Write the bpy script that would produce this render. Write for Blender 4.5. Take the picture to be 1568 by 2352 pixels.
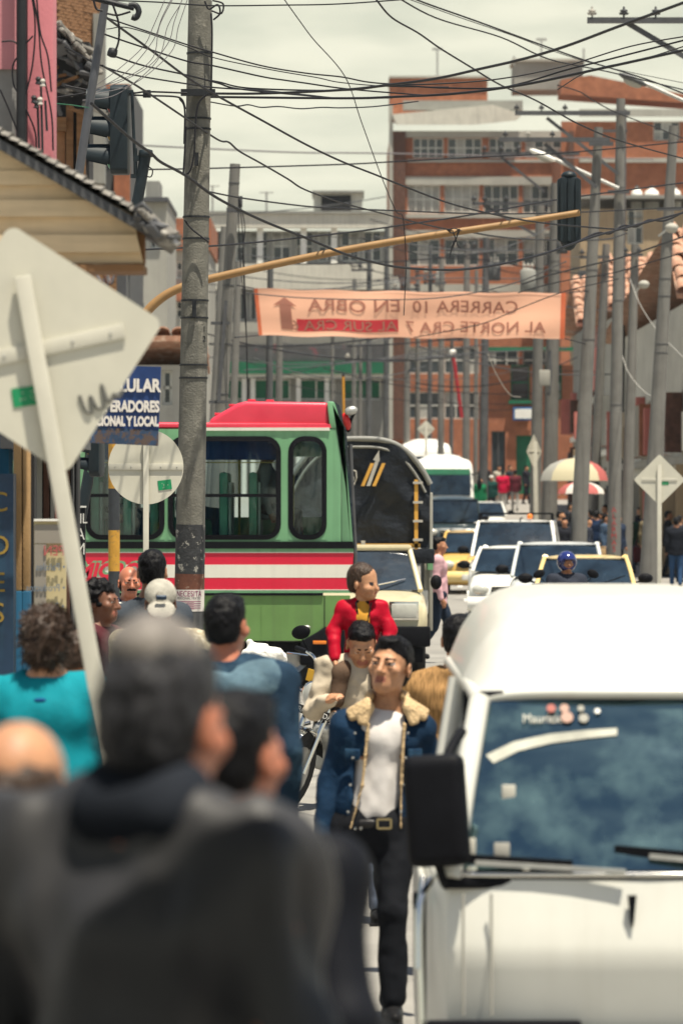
import bpy, bmesh, math, random
import numpy as np
from mathutils import Vector, Matrix, Euler
R = math.radians
rnd = random.Random(7)
scene = bpy.context.scene
for _o in list(bpy.data.objects): bpy.data.objects.remove(_o)

# ------------------------------------------------------------------ camera, sky, sun, exposure
CAM_Z, FOC, HORIZON = 2.25, 10453.0, 1150.0       # FOC and HORIZON on a picture 1568 wide, 2352 high
cam_data = bpy.data.cameras.new('camera')
cam_data.sensor_fit = 'HORIZONTAL'; cam_data.sensor_width = 15.0; cam_data.lens = 100.0
cam_data.clip_start = 0.5; cam_data.clip_end = 4000
cam_data.dof.use_dof = True; cam_data.dof.focus_distance = 34.0; cam_data.dof.aperture_fstop = 3.4
cam = bpy.data.objects.new('camera', cam_data); scene.collection.objects.link(cam)
cam.location = (0, 0, CAM_Z); cam.rotation_euler = (R(90) - math.atan(26 / FOC), 0, 0)
scene.camera = cam

SUN_EL, SUN_AZ = R(75), R(38)                     # azimuth: from behind the camera (-Y) towards +X
sun_dir = Vector((math.sin(SUN_AZ) * math.cos(SUN_EL), -math.cos(SUN_AZ) * math.cos(SUN_EL), math.sin(SUN_EL)))
sd = bpy.data.lights.new('sun', 'SUN'); sd.energy = 5.0; sd.angle = R(0.6); sd.color = (1.0, 0.92, 0.76)
sun = bpy.data.objects.new('sun', sd); scene.collection.objects.link(sun)
sun.rotation_euler = (-sun_dir).to_track_quat('-Z', 'Y').to_euler(); sun.location = (0, 0, 60)

world = bpy.data.worlds.new('World'); scene.world = world; world.use_nodes = True
wt = world.node_tree; wt.nodes.clear()
def wn(t, **k):
    n = wt.nodes.new(t)
    for a, b in k.items(): setattr(n, a, b)
    return n
sky = wn('ShaderNodeTexSky', sky_type='NISHITA', sun_disc=False)
sky.sun_elevation = SUN_EL; sky.sun_rotation = math.atan2(sun_dir.x, sun_dir.y); sky.air_density = 1.2; sky.dust_density = 1.2
skymul = wn('ShaderNodeVectorMath', operation='SCALE'); skymul.inputs['Scale'].default_value = 0.055
wt.links.new(sky.outputs[0], skymul.inputs[0])
tc = wn('ShaderNodeTexCoord')
# cloud layer: thick and pale towards the horizon, broken higher up
sep = wn('ShaderNodeSeparateXYZ'); wt.links.new(tc.outputs['Generated'], sep.inputs[0])
den = wn('ShaderNodeMath', operation='ADD'); den.inputs[1].default_value = 0.16; wt.links.new(sep.outputs['Z'], den.inputs[0])
dv = wn('ShaderNodeVectorMath', operation='DIVIDE'); wt.links.new(tc.outputs['Generated'], dv.inputs[0])
comb = wn('ShaderNodeCombineXYZ')
for _k in ('X', 'Y', 'Z'): wt.links.new(den.outputs[0], comb.inputs[_k])
wt.links.new(comb.outputs[0], dv.inputs[1])
cn = wn('ShaderNodeTexNoise'); cn.inputs['Scale'].default_value = 1.6; cn.inputs['Detail'].default_value = 7; cn.inputs['Roughness'].default_value = 0.58
wt.links.new(dv.outputs[0], cn.inputs['Vector'])
cov = wn('ShaderNodeMapRange'); cov.inputs['From Min'].default_value = 0.53; cov.inputs['From Max'].default_value = 0.68
wt.links.new(cn.outputs['Fac'], cov.inputs['Value'])
low = wn('ShaderNodeMapRange'); low.inputs['From Min'].default_value = 0.12; low.inputs['From Max'].default_value = 0.45
low.inputs['To Min'].default_value = 0.95; low.inputs['To Max'].default_value = 0.0
wt.links.new(sep.outputs['Z'], low.inputs['Value'])
mx = wn('ShaderNodeMath', operation='MAXIMUM'); wt.links.new(cov.outputs[0], mx.inputs[0]); wt.links.new(low.outputs[0], mx.inputs[1])
cr = wn('ShaderNodeTexNoise'); cr.inputs['Scale'].default_value = 5.0; cr.inputs['Detail'].default_value = 4; wt.links.new(dv.outputs[0], cr.inputs['Vector'])
ramp = wn('ShaderNodeValToRGB'); ramp.color_ramp.elements[0].position = 0.36; ramp.color_ramp.elements[1].position = 0.64
ramp.color_ramp.elements[0].color = (0.42, 0.43, 0.345, 1); ramp.color_ramp.elements[1].color = (0.56, 0.55, 0.44, 1)
wt.links.new(cr.outputs['Fac'], ramp.inputs[0])
mixc = wn('ShaderNodeMix', data_type='RGBA'); wt.links.new(mx.outputs[0], mixc.inputs[0])
wt.links.new(skymul.outputs[0], mixc.inputs[6]); wt.links.new(ramp.outputs[0], mixc.inputs[7])
bg = wn('ShaderNodeBackground'); wt.links.new(mixc.outputs[2], bg.inputs['Color']); bg.inputs['Strength'].default_value = 1.0
wo = wn('ShaderNodeOutputWorld'); wt.links.new(bg.outputs[0], wo.inputs['Surface'])

vs = scene.view_settings
vs.view_transform = 'Standard'; vs.look = 'None'; vs.gamma = 1.0; vs.exposure = 0.75; vs.use_curve_mapping = False
scene.cycles.use_denoising = True
scene.cycles.max_bounces = 6; scene.cycles.transmission_bounces = 6; scene.cycles.glossy_bounces = 3; scene.cycles.diffuse_bounces = 3
scene.cycles.caustics_reflective = False; scene.cycles.caustics_refractive = False

# ------------------------------------------------------------------ helpers
def at(u, v, Y):
    return Vector(((u - 784) / FOC * Y, Y, CAM_Z - (v - HORIZON) / FOC * Y))
def px(Y): return Y / FOC
GP = [(-20, .0), (25, 0), (50, .16), (58, .14), (66, .03), (98, .05), (115, .2), (135, .32), (160, 1.1), (190, 2.1), (300, 4.5), (600, 9), (1500, 14)]
def ground(Y):
    for (a, za), (b, zb) in zip(GP, GP[1:]):
        if Y <= b: return za + (zb - za) * (Y - a) / (b - a)
    return GP[-1][1]

MATS = {}
def mat(name, col=(.5, .5, .5), rough=.6, var=.12, scale=6., bump=0., bscale=40., metal=0., spec=.4, coat=0., streak=0., streak_col=None,
        patch=None, patch_scale=3., patch_lo=.55, patch_hi=.62, trans=0., alpha=None, emit=None, sheen=None, bump_dist=.01, stretch=None, hue=.0):
    if name in MATS: return MATS[name]
    m = bpy.data.materials.new(name); m.use_nodes = True; nt = m.node_tree; b = nt.nodes['Principled BSDF']; L = nt.links.new
    MATS[name] = m
    def n(t): return nt.nodes.new(t)
    tcn = n('ShaderNodeTexCoord'); vec = tcn.outputs['Object']
    if stretch:
        mp = n('ShaderNodeMapping'); mp.inputs['Scale'].default_value = stretch; L(vec, mp.inputs[0]); vec = mp.outputs[0]
    nz = n('ShaderNodeTexNoise'); nz.inputs['Scale'].default_value = scale; nz.inputs['Detail'].default_value = 6; nz.inputs['Roughness'].default_value = .62
    L(vec, nz.inputs['Vector'])
    rp = n('ShaderNodeValToRGB'); rp.color_ramp.elements[0].position = .3; rp.color_ramp.elements[1].position = .7
    rp.color_ramp.elements[0].color = (*[max(0, c * (1 - var) - hue * .01 * k) for k, c in enumerate(col)], 1)
    rp.color_ramp.elements[1].color = (*[min(1, c * (1 + var)) for c in col], 1)
    L(nz.outputs['Fac'], rp.inputs[0]); out = rp.outputs[0]
    if patch:
        n2 = n('ShaderNodeTexNoise'); n2.inputs['Scale'].default_value = patch_scale; n2.inputs['Detail'].default_value = 8; n2.inputs['Roughness'].default_value = .68
        L(tcn.outputs['Object'], n2.inputs['Vector'])
        mr = n('ShaderNodeMapRange'); mr.inputs['From Min'].default_value = patch_lo; mr.inputs['From Max'].default_value = patch_hi; L(n2.outputs['Fac'], mr.inputs['Value'])
        mm = n('ShaderNodeMix'); mm.data_type = 'RGBA'; L(mr.outputs[0], mm.inputs[0]); L(out, mm.inputs[6]); mm.inputs[7].default_value = (*patch, 1); out = mm.outputs[2]
    if streak:
        mp = n('ShaderNodeMapping'); mp.inputs['Scale'].default_value = (9, 9, .5); L(tcn.outputs['Object'], mp.inputs[0])
        n3 = n('ShaderNodeTexNoise'); n3.inputs['Scale'].default_value = 1.3; n3.inputs['Detail'].default_value = 5; L(mp.outputs[0], n3.inputs['Vector'])
        mr = n('ShaderNodeMapRange'); mr.inputs['From Min'].default_value = .48; mr.inputs['From Max'].default_value = .72; mr.inputs['To Max'].default_value = streak; L(n3.outputs['Fac'], mr.inputs['Value'])
        mm = n('ShaderNodeMix'); mm.data_type = 'RGBA'; L(mr.outputs[0], mm.inputs[0]); L(out, mm.inputs[6])
        mm.inputs[7].default_value = (*(streak_col or [c * .35 for c in col]), 1); out = mm.outputs[2]
    L(out, b.inputs['Base Color'])
    b.inputs['Roughness'].default_value = rough; b.inputs['Metallic'].default_value = metal; b.inputs['Specular IOR Level'].default_value = spec
    b.inputs['Coat Weight'].default_value = coat; b.inputs['Coat Roughness'].default_value = .06
    if trans: b.inputs['Transmission Weight'].default_value = trans; b.inputs['IOR'].default_value = 1.1
    if sheen: b.inputs['Sheen Weight'].default_value = 1; b.inputs['Sheen Tint'].default_value = (*sheen, 1); b.inputs['Sheen Roughness'].default_value = .28
    if alpha is not None: b.inputs['Alpha'].default_value = alpha
    if emit: b.inputs['Emission Color'].default_value = (*emit, 1); b.inputs['Emission Strength'].default_value = 1
    if bump:
        n4 = n('ShaderNodeTexNoise'); n4.inputs['Scale'].default_value = bscale; n4.inputs['Detail'].default_value = 4; L(vec, n4.inputs['Vector'])
        bp = n('ShaderNodeBump'); bp.inputs['Strength'].default_value = bump; bp.inputs['Distance'].default_value = bump_dist; L(n4.outputs['Fac'], bp.inputs['Height'])
        L(bp.outputs[0], b.inputs['Normal'])
    return m

def glass(name, tint=(.5, .6, .6), see=.6, rough=.03, ior=1.75, wob=.12, wsc=2.2, gcol=(.95, .95, .95), refl_paint=None):
    """Thin tinted pane: part clear, part mirror."""
    if name in MATS: return MATS[name]
    m = bpy.data.materials.new(name); m.use_nodes = True; nt = m.node_tree; nt.nodes.clear(); MATS[name] = m
    t = nt.nodes.new('ShaderNodeBsdfTransparent'); t.inputs[0].default_value = (*[c * see for c in tint], 1)
    g = nt.nodes.new('ShaderNodeBsdfGlossy'); g.inputs['Roughness'].default_value = rough; g.inputs[0].default_value = (*gcol, 1)
    fr = nt.nodes.new('ShaderNodeFresnel'); fr.inputs[0].default_value = ior
    nz = nt.nodes.new('ShaderNodeTexNoise'); nz.inputs['Scale'].default_value = wsc; bp = nt.nodes.new('ShaderNodeBump'); bp.inputs['Strength'].default_value = wob; bp.inputs['Distance'].default_value = .02
    nt.links.new(nz.outputs['Fac'], bp.inputs['Height']); nt.links.new(bp.outputs[0], g.inputs['Normal'])
    mix = nt.nodes.new('ShaderNodeMixShader'); o = nt.nodes.new('ShaderNodeOutputMaterial')
    nt.links.new(fr.outputs[0], mix.inputs[0]); nt.links.new(t.outputs[0], mix.inputs[1]); nt.links.new(g.outputs[0], mix.inputs[2]); nt.links.new(mix.outputs[0], o.inputs[0])
    if refl_paint:  # mottled reflections painted on the pane as a noise-masked diffuse tint
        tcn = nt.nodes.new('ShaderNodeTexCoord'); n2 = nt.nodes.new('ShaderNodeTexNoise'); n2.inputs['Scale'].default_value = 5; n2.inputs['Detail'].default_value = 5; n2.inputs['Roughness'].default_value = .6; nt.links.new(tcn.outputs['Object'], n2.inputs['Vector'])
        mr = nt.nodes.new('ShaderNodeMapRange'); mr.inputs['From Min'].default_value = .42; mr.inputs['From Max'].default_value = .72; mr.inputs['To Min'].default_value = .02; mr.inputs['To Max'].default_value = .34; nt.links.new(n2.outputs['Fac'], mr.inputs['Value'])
        df = nt.nodes.new('ShaderNodeBsdfDiffuse'); df.inputs[0].default_value = (*refl_paint, 1); m2 = nt.nodes.new('ShaderNodeMixShader')
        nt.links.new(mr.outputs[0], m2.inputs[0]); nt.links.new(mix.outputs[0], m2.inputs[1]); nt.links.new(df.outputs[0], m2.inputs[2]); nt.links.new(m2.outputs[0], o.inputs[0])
    return m

COL = scene.collection
def tag(o, label=None, cat=None, group=None, kind=None):
    if label: o['label'] = label
    if cat: o['category'] = cat
    if group: o['group'] = group
    if kind: o['kind'] = kind
    return o
def thing(name, label, cat, loc=(0, 0, 0), rz=0., group=None):
    o = bpy.data.objects.new(name, None); COL.objects.link(o); o.empty_display_size = .2
    o.location = loc; o.rotation_euler = (0, 0, rz)
    return tag(o, label, cat, group)
def link_mesh(name, me, m, parent=None):
    o = bpy.data.objects.new(name, me); COL.objects.link(o)
    if m is not None:
        if isinstance(m, (list, tuple)):
            if len(me.materials) == 0:
                for q in m: me.materials.append(q)
        elif len(me.materials) == 0: me.materials.append(m)
    if parent is not None: o.parent = parent
    return o
def copy_tree(o, parent=None):
    c = o.copy(); COL.objects.link(c); c.parent = parent
    for ch in o.children: copy_tree(ch, c)
    return c

class MB:
    """Collects vertices and faces, then links them as ONE mesh object."""
    def __init__(s): s.v = []; s.f = []; s.mi = []; s.cur = 0
    def add(s, vs, fs):
        k = len(s.v); s.v += [tuple(p) for p in vs]
        for f in fs: s.f.append(tuple(i + k for i in f)); s.mi.append(s.cur)
        return s
    def box(s, c, d, M=None):
        x, y, z = d[0] / 2, d[1] / 2, d[2] / 2
        vs = [Vector((a, b, e)) for e in (-z, z) for b in (-y, y) for a in (-x, x)]
        if M is not None: vs = [M @ p for p in vs]
        c = Vector(c)
        return s.add([p + c for p in vs], [(0, 2, 3, 1), (4, 5, 7, 6), (0, 1, 5, 4), (2, 6, 7, 3), (0, 4, 6, 2), (1, 3, 7, 5)])
    def bx(s, x0, x1, y0, y1, z0, z1):
        return s.box(((x0 + x1) / 2, (y0 + y1) / 2, (z0 + z1) / 2), (abs(x1 - x0), abs(y1 - y0), abs(z1 - z0)))
    def quad(s, a, b, c, d): return s.add([a, b, c, d], [(0, 1, 2, 3)])
    def bar(s, p, q, w, h, up=(0, 0, 1)):
        p, q = Vector(p), Vector(q); d = (q - p).normalized(); sx = d.cross(Vector(up))
        if sx.length < 1e-4: sx = d.cross(Vector((1, 0, 0)))
        sx.normalize(); sz = sx.cross(d)
        vs = [e + sx * a * w / 2 + sz * b * h / 2 for e in (p, q) for a, b in ((-1, -1), (1, -1), (1, 1), (-1, 1))]
        return s.add(vs, [(3, 2, 1, 0), (4, 5, 6, 7), (0, 1, 5, 4), (1, 2, 6, 5), (2, 3, 7, 6), (3, 0, 4, 7)])
    def tube(s, pts, r, n=8, cap=True):
        pts = [Vector(p) for p in pts]; m = len(pts); rs = r if isinstance(r, (list, tuple)) else [r] * m
        ref = Vector((.31, .2, .93)); rings = []
        for i, p in enumerate(pts):
            d = (pts[min(i + 1, m - 1)] - pts[max(i - 1, 0)]).normalized()
            a = d.cross(ref)
            if a.length < .1: a = d.cross(Vector((1, 0, 0)))
            a.normalize(); b = d.cross(a)
            rings.append([p + (a * math.cos(2 * math.pi * k / n) + b * math.sin(2 * math.pi * k / n)) * rs[i] for k in range(n)])
        return s.loft(rings, cap)
    def loft(s, rings, cap=True, closed=True):
        n = len(rings[0]); vs = [p for r in rings for p in r]; fs = []
        for i in range(len(rings) - 1):
            for k in range(n if closed else n - 1):
                k2 = (k + 1) % n
                fs.append((i * n + k, i * n + k2, (i + 1) * n + k2, (i + 1) * n + k))
        if cap and closed:
            fs.append(tuple(reversed(range(n)))); fs.append(tuple((len(rings) - 1) * n + k for k in range(n)))
        return s.add(vs, fs)
    def lathe(s, prof, c=(0, 0, 0), n=16, M=None, cap=True):
        c = Vector(c); rings = []
        for r, z in prof:
            ring = [Vector((r * math.cos(2 * math.pi * k / n), r * math.sin(2 * math.pi * k / n), z)) for k in range(n)]
            rings.append([(M @ p if M is not None else p) + c for p in ring])
        return s.loft(rings, cap)
    def ell(s, c, r, n=12, m=8, M=None):
        prof = [(math.sin(math.pi * (i + .001) / (m + .002)), -math.cos(math.pi * (i + .001) / (m + .002))) for i in range(m + 1)]
        D = Matrix.Diagonal(Vector(r)); D = (M @ D) if M is not None else D
        return s.lathe([(max(a, .01), b) for a, b in prof], c, n, D)
    def prism(s, poly, ax_u, ax_v, o, depth):
        """2-D outline poly laid in the plane (ax_u, ax_v) at o, given depth (a vector)."""
        ax_u, ax_v, o, depth = Vector(ax_u), Vector(ax_v), Vector(o), Vector(depth); n = len(poly)
        a = [o + ax_u * p[0] + ax_v * p[1] for p in poly]; vs = a + [p + depth for p in a]
        return s.add(vs, [tuple(range(n)), tuple(reversed(range(n, 2 * n)))] + [(k, n + k, n + (k + 1) % n, (k + 1) % n) for k in range(n)])
    def holed(s, o, U, V, W, H, holes, depth):
        """A wall sheet W x H at o (axes U, V) with rectangular holes (u0,u1,v0,v1) and reveals going back by the vector depth."""
        o, U, V, depth = Vector(o), Vector(U), Vector(V), Vector(depth)
        us = sorted({0, W, *[h[0] for h in holes], *[h[1] for h in holes]}); vs_ = sorted({0, H, *[h[2] for h in holes], *[h[3] for h in holes]})
        for a, b in zip(us, us[1:]):
            for c, d in zip(vs_, vs_[1:]):
                m = ((a + b) / 2, (c + d) / 2)
                if any(h[0] < m[0] < h[1] and h[2] < m[1] < h[3] for h in holes): continue
                s.quad(o + U * a + V * c, o + U * b + V * c, o + U * b + V * d, o + U * a + V * d)
        for h in holes:
            P = [o + U * h[0] + V * h[2], o + U * h[1] + V * h[2], o + U * h[1] + V * h[3], o + U * h[0] + V * h[3]]
            for k in range(4): s.quad(P[k], P[(k + 1) % 4], P[(k + 1) % 4] + depth, P[k] + depth)
        return s
    def build(s, name, m, parent=None, smooth=False, bevel=0., seg=2, world=False, sub=0, auto=None):
        me = bpy.data.meshes.new(name); v = s.v
        if world and parent is not None:
            q = parent
            L = Vector((0, 0, 0)); Mw = Matrix.Identity(4); ch = []
            while q is not None: ch.append(q); q = q.parent
            for q in reversed(ch): Mw = Mw @ Matrix.LocRotScale(q.location, q.rotation_euler, q.scale)
            Mi = Mw.inverted(); v = [tuple(Mi @ Vector(p)) for p in v]
        me.from_pydata([tuple(p) for p in v], [], s.f)
        mats = m if isinstance(m, (list, tuple)) else [m]
        for q in mats: me.materials.append(q)
        if len(mats) > 1: me.polygons.foreach_set('material_index', s.mi)
        bm = bmesh.new(); bm.from_mesh(me)
        bmesh.ops.recalc_face_normals(bm, faces=bm.faces)
        if bevel: bmesh.ops.bevel(bm, geom=[e for e in bm.edges if len(e.link_faces) == 2 and e.calc_face_angle(0) > .5], offset=bevel, segments=seg, affect='EDGES', profile=.6)
        bm.to_mesh(me); bm.free()
        if smooth or bevel:
            me.polygons.foreach_set('use_smooth', [True] * len(me.polygons))
            try: me.set_sharp_from_angle(angle=R(auto or (80 if smooth else 40)))
            except Exception: pass
        o = bpy.data.objects.new(name, me); COL.objects.link(o)
        if parent is not None: o.parent = parent
        if sub:
            md = o.modifiers.new('sub', 'SUBSURF'); md.levels = sub; md.render_levels = sub
        return o

def part(name, m, parent, fn, *a, **k):
    b = MB(); fn(b, *a); return b.build(name, m, parent, **k)

_fc = {}
def text_mesh(name, txt, size, m, loc, rot, parent=None, extrude=.002, sx=1., align='CENTER', bold=0., shear=0., world_parent=None):
    cu = bpy.data.curves.new(name, 'FONT'); cu.body = txt; cu.size = size; cu.extrude = extrude; cu.align_x = align; cu.align_y = 'CENTER'; cu.offset = bold; cu.shear = shear
    cu.resolution_u = 3
    o = bpy.data.objects.new(name, cu); COL.objects.link(o); bpy.context.view_layer.update()
    dg = bpy.context.evaluated_depsgraph_get(); me = bpy.data.meshes.new_from_object(o.evaluated_get(dg))
    bpy.data.objects.remove(o); bpy.data.curves.remove(cu)
    if sx != 1: me.transform(Matrix.Diagonal((sx, 1, 1, 1)))
    me.materials.clear(); me.materials.append(m)
    q = bpy.data.objects.new(name, me); COL.objects.link(q); q.location = loc; q.rotation_euler = rot
    if parent is not None: q.parent = parent
    return q

def spline(pts, n=10):
    """Catmull-Rom through points."""
    P = [Vector(p) for p in pts]; P = [P[0] * 2 - P[1]] + P + [P[-1] * 2 - P[-2]]; out = []
    for i in range(1, len(P) - 2):
        a, b, c, d = P[i - 1:i + 3]
        for k in range(n):
            t = k / n
            out.append(.5 * ((2 * b) + (c - a) * t + (2 * a - 5 * b + 4 * c - d) * t * t + (3 * b - a - 3 * c + d) * t ** 3))
    out.append(P[-2]); return out

# ------------------------------------------------------------------ smooth-union solids (bodies, hair, clothing)
def surface_nets(F, xs, ys, zs):
    S = F < 0; nx, ny, nz = F.shape
    corners = [S[i:nx - 1 + i, j:ny - 1 + j, k:nz - 1 + k] for i in (0, 1) for j in (0, 1) for k in (0, 1)]
    cnt = sum(c.astype(np.int8) for c in corners); act = (cnt > 0) & (cnt < 8)
    I, J, K = np.nonzero(act); N = len(I)
    idx = -np.ones(act.shape, dtype=np.int64); idx[I, J, K] = np.arange(N)
    acc = np.zeros((N, 3)); w = np.zeros(N); C = [(i, j, k) for i in (0, 1) for j in (0, 1) for k in (0, 1)]
    co = (xs, ys, zs)
    for a in range(8):
        for b in range(a + 1, 8):
            df = [C[b][t] - C[a][t] for t in range(3)]
            if sum(abs(q) for q in df) != 1: continue
            fa = F[I + C[a][0], J + C[a][1], K + C[a][2]]; fb = F[I + C[b][0], J + C[b][1], K + C[b][2]]
            m = (fa < 0) != (fb < 0); t = np.where(m, fa / np.where(m, fa - fb, 1), 0)
            pa = np.stack([xs[I + C[a][0]], ys[J + C[a][1]], zs[K + C[a][2]]], 1); pb = np.stack([xs[I + C[b][0]], ys[J + C[b][1]], zs[K + C[b][2]]], 1)
            acc += np.where(m[:, None], pa + (pb - pa) * t[:, None], 0); w += m
    V = acc / np.maximum(w, 1)[:, None]; Q = []
    for ax in range(3):
        sl0 = [slice(1, -1)] * 3; sl1 = [slice(1, -1)] * 3; sl0[ax] = slice(0, -1); sl1[ax] = slice(1, None)
        a = S[tuple(sl0)]; b = S[tuple(sl1)]
        for flip in (0, 1):
            e = (a & ~b) if not flip else (~a & b)
            i, j, k = np.nonzero(e); p = [i + 1, j + 1, k + 1]; p[ax] = p[ax] - 1
            o1, o2 = [(1, 2), (2, 0), (0, 1)][ax]
            def g(d1, d2):
                q = [x.copy() for x in p]; q[o1] -= d1; q[o2] -= d2; return idx[q[0], q[1], q[2]]
            f = np.stack([g(1, 1), g(0, 1), g(0, 0), g(1, 0)], 1)
            if flip: f = f[:, ::-1]
            Q.append(f)
    return V, np.concatenate(Q)

_nr = np.random.RandomState(3); _lat = _nr.rand(32, 32, 32)
def vnoise(p, f):
    q = p * f + 100.; i = np.floor(q).astype(int); t = q - i; t = t * t * (3 - 2 * t); r = 0
    for a in (0, 1):
        for b in (0, 1):
            for c in (0, 1):
                wgt = (t[:, 0] if a else 1 - t[:, 0]) * (t[:, 1] if b else 1 - t[:, 1]) * (t[:, 2] if c else 1 - t[:, 2])
                r = r + wgt * _lat[(i[:, 0] + a) % 32, (i[:, 1] + b) % 32, (i[:, 2] + c) % 32]
    return r - .5

class Solid:
    def __init__(s): s.p = []
    def cap(s, a, b, ra, rb=None, k=.03, m=0, op=1, flat=None):
        s.p.append(('c', np.array(a, float), np.array(b, float), ra, ra if rb is None else rb, k, m, op, flat)); return s
    def ell(s, c, r, rot=None, k=.03, m=0, op=1):
        s.p.append(('e', np.array(c, float), np.array(r, float), np.array(Euler(rot).to_matrix()) if rot else np.eye(3), None, k, m, op, None)); return s
    def box(s, c, h, rot=None, rad=.01, k=.01, m=0, op=1):
        s.p.append(('b', np.array(c, float), np.array(h, float), np.array(Euler(rot).to_matrix()) if rot else np.eye(3), rad, k, m, op, None)); return s
    def mesh(s, name, mats, res, parent=None, fine=None, noise=None, xf=None, smooth_it=1, clipz=None):
        lo = np.full(3, 9e9); hi = -lo; B = []
        for P in s.p:
            if P[0] == 'c': r = max(P[3], P[4]); a = np.minimum(P[1], P[2]) - r; b = np.maximum(P[1], P[2]) + r
            else: r = np.abs(P[3] @ np.diag(P[2])).sum(1) + (P[4] or 0); a = P[1] - r; b = P[1] + r
            B.append((a - P[5] * 1.6, b + P[5] * 1.6))
            if P[7] > 0: lo = np.minimum(lo, a); hi = np.maximum(hi, b)
        lo -= 3 * res; hi += 3 * res
        if clipz is not None: lo[2] = max(lo[2], clipz)
        def axis(d):
            if fine:
                flo, fhi, fr = fine; out = [lo[d]]
                while out[-1] < hi[d]:
                    x = out[-1]; out.append(x + (fr if flo[d] <= x <= fhi[d] else min(res, max(fr, (flo[d] - x) if x < flo[d] else res))))
                return np.array(out)
            return np.arange(lo[d], hi[d] + res, res)
        xs, ys, zs = axis(0), axis(1), axis(2)
        F = np.full((len(xs), len(ys), len(zs)), .5, np.float32); Mi = np.zeros(F.shape, np.int8); Mb = np.full(F.shape, 9., np.float32)
        for P, (a, b) in zip(s.p, B):
            i0, i1 = np.searchsorted(xs, a[0]), np.searchsorted(xs, b[0]); j0, j1 = np.searchsorted(ys, a[1]), np.searchsorted(ys, b[1]); k0, k1 = np.searchsorted(zs, a[2]), np.searchsorted(zs, b[2])
            if i1 <= i0 or j1 <= j0 or k1 <= k0: continue
            X, Y, Z = np.meshgrid(xs[i0:i1], ys[j0:j1], zs[k0:k1], indexing='ij'); kk = P[5]
            if P[0] == 'c':
                A, Bq = P[1], P[2]; d = Bq - A; L2 = max(d @ d, 1e-9)
                t = np.clip(((X - A[0]) * d[0] + (Y - A[1]) * d[1] + (Z - A[2]) * d[2]) / L2, 0, 1)
                fx = P[8] or (1, 1, 1)
                D = np.sqrt(((X - A[0] - t * d[0]) / fx[0]) ** 2 + ((Y - A[1] - t * d[1]) / fx[1]) ** 2 + ((Z - A[2] - t * d[2]) / fx[2]) ** 2) - (P[3] + (P[4] - P[3]) * t)
            else:
                Rm = P[3].T; dx, dy, dz = X - P[1][0], Y - P[1][1], Z - P[1][2]
                q = [Rm[r, 0] * dx + Rm[r, 1] * dy + Rm[r, 2] * dz for r in range(3)]
                if P[0] == 'e':
                    h = P[2]; k0_ = np.sqrt((q[0] / h[0]) ** 2 + (q[1] / h[1]) ** 2 + (q[2] / h[2]) ** 2); k1_ = np.sqrt((q[0] / h[0] ** 2) ** 2 + (q[1] / h[1] ** 2) ** 2 + (q[2] / h[2] ** 2) ** 2)
                    D = k0_ * (k0_ - 1) / np.maximum(k1_, 1e-6)
                else:
                    qq = [np.abs(q[r]) - P[2][r] + P[4] for r in range(3)]
                    D = np.sqrt(sum(np.maximum(e, 0) ** 2 for e in qq)) + np.minimum(np.maximum(np.maximum(qq[0], qq[1]), qq[2]), 0) - P[4]
            sl = (slice(i0, i1), slice(j0, j1), slice(k0, k1)); G = F[sl]
            if P[7] > 0:
                h = np.maximum(kk - np.abs(G - D), 0) / max(kk, 1e-6); new = np.minimum(G, D) - h * h * kk * .25
                if P[7] == 2: F[sl] = G
                else: F[sl] = new
                mm = D < Mb[sl]
                if P[7] == 2: mm = D < 0
                Mi[sl] = np.where(mm, P[6], Mi[sl]); Mb[sl] = np.where(mm, -9. if P[7] == 2 else D, Mb[sl])
            else:
                h = np.maximum(kk - np.abs(G + D), 0) / max(kk, 1e-6); F[sl] = np.maximum(G, -D) + h * h * kk * .25
        F[0] = F[-1] = .1; F[:, 0] = F[:, -1] = .1; F[:, :, 0] = F[:, :, -1] = .1
        V, Q = surface_nets(F, xs, ys, zs)
        if len(V) == 0: return None
        for _ in range(smooth_it):
            S2 = np.zeros_like(V); c = np.zeros(len(V))
            for a, b in ((0, 1), (1, 2), (2, 3), (3, 0)):
                np.add.at(S2, Q[:, a], V[Q[:, b]]); np.add.at(S2, Q[:, b], V[Q[:, a]]); np.add.at(c, Q[:, a], 1); np.add.at(c, Q[:, b], 1)
            V = V * .5 + .5 * S2 / np.maximum(c, 1)[:, None]
        ci = np.clip(np.searchsorted(xs, V[:, 0]) - 1, 0, len(xs) - 2); cj = np.clip(np.searchsorted(ys, V[:, 1]) - 1, 0, len(ys) - 2); ck = np.clip(np.searchsorted(zs, V[:, 2]) - 1, 0, len(zs) - 2)
        vm = Mi[ci, cj, ck]
        if noise:
            nrm = np.zeros_like(V); e1 = V[Q[:, 1]] - V[Q[:, 0]]; e2 = V[Q[:, 3]] - V[Q[:, 0]]; fn = np.cross(e1, e2)
            for a in range(4): np.add.at(nrm, Q[:, a], fn)
            nrm /= np.maximum(np.linalg.norm(nrm, axis=1), 1e-9)[:, None]
            for f, amp in noise:
                f = np.array(f, float) if hasattr(f, '__len__') else np.array([f] * 3, float)
                V = V + nrm * (vnoise(V * f[None, :] , 1.) * 2 * amp)[:, None]
        if xf is not None:
            M4 = np.array(xf); V = V @ M4[:3, :3].T + M4[:3, 3]
        me = bpy.data.meshes.new(name)
        me.vertices.add(len(V)); me.vertices.foreach_set('co', V.astype(np.float32).ravel())
        me.loops.add(len(Q) * 4); me.loops.foreach_set('vertex_index', Q.astype(np.int32).ravel())
        me.polygons.add(len(Q)); me.polygons.foreach_set('loop_start', np.arange(0, len(Q) * 4, 4, dtype=np.int32))
        try: me.polygons.foreach_set('loop_total', np.full(len(Q), 4, dtype=np.int32))
        except Exception: pass
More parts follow.
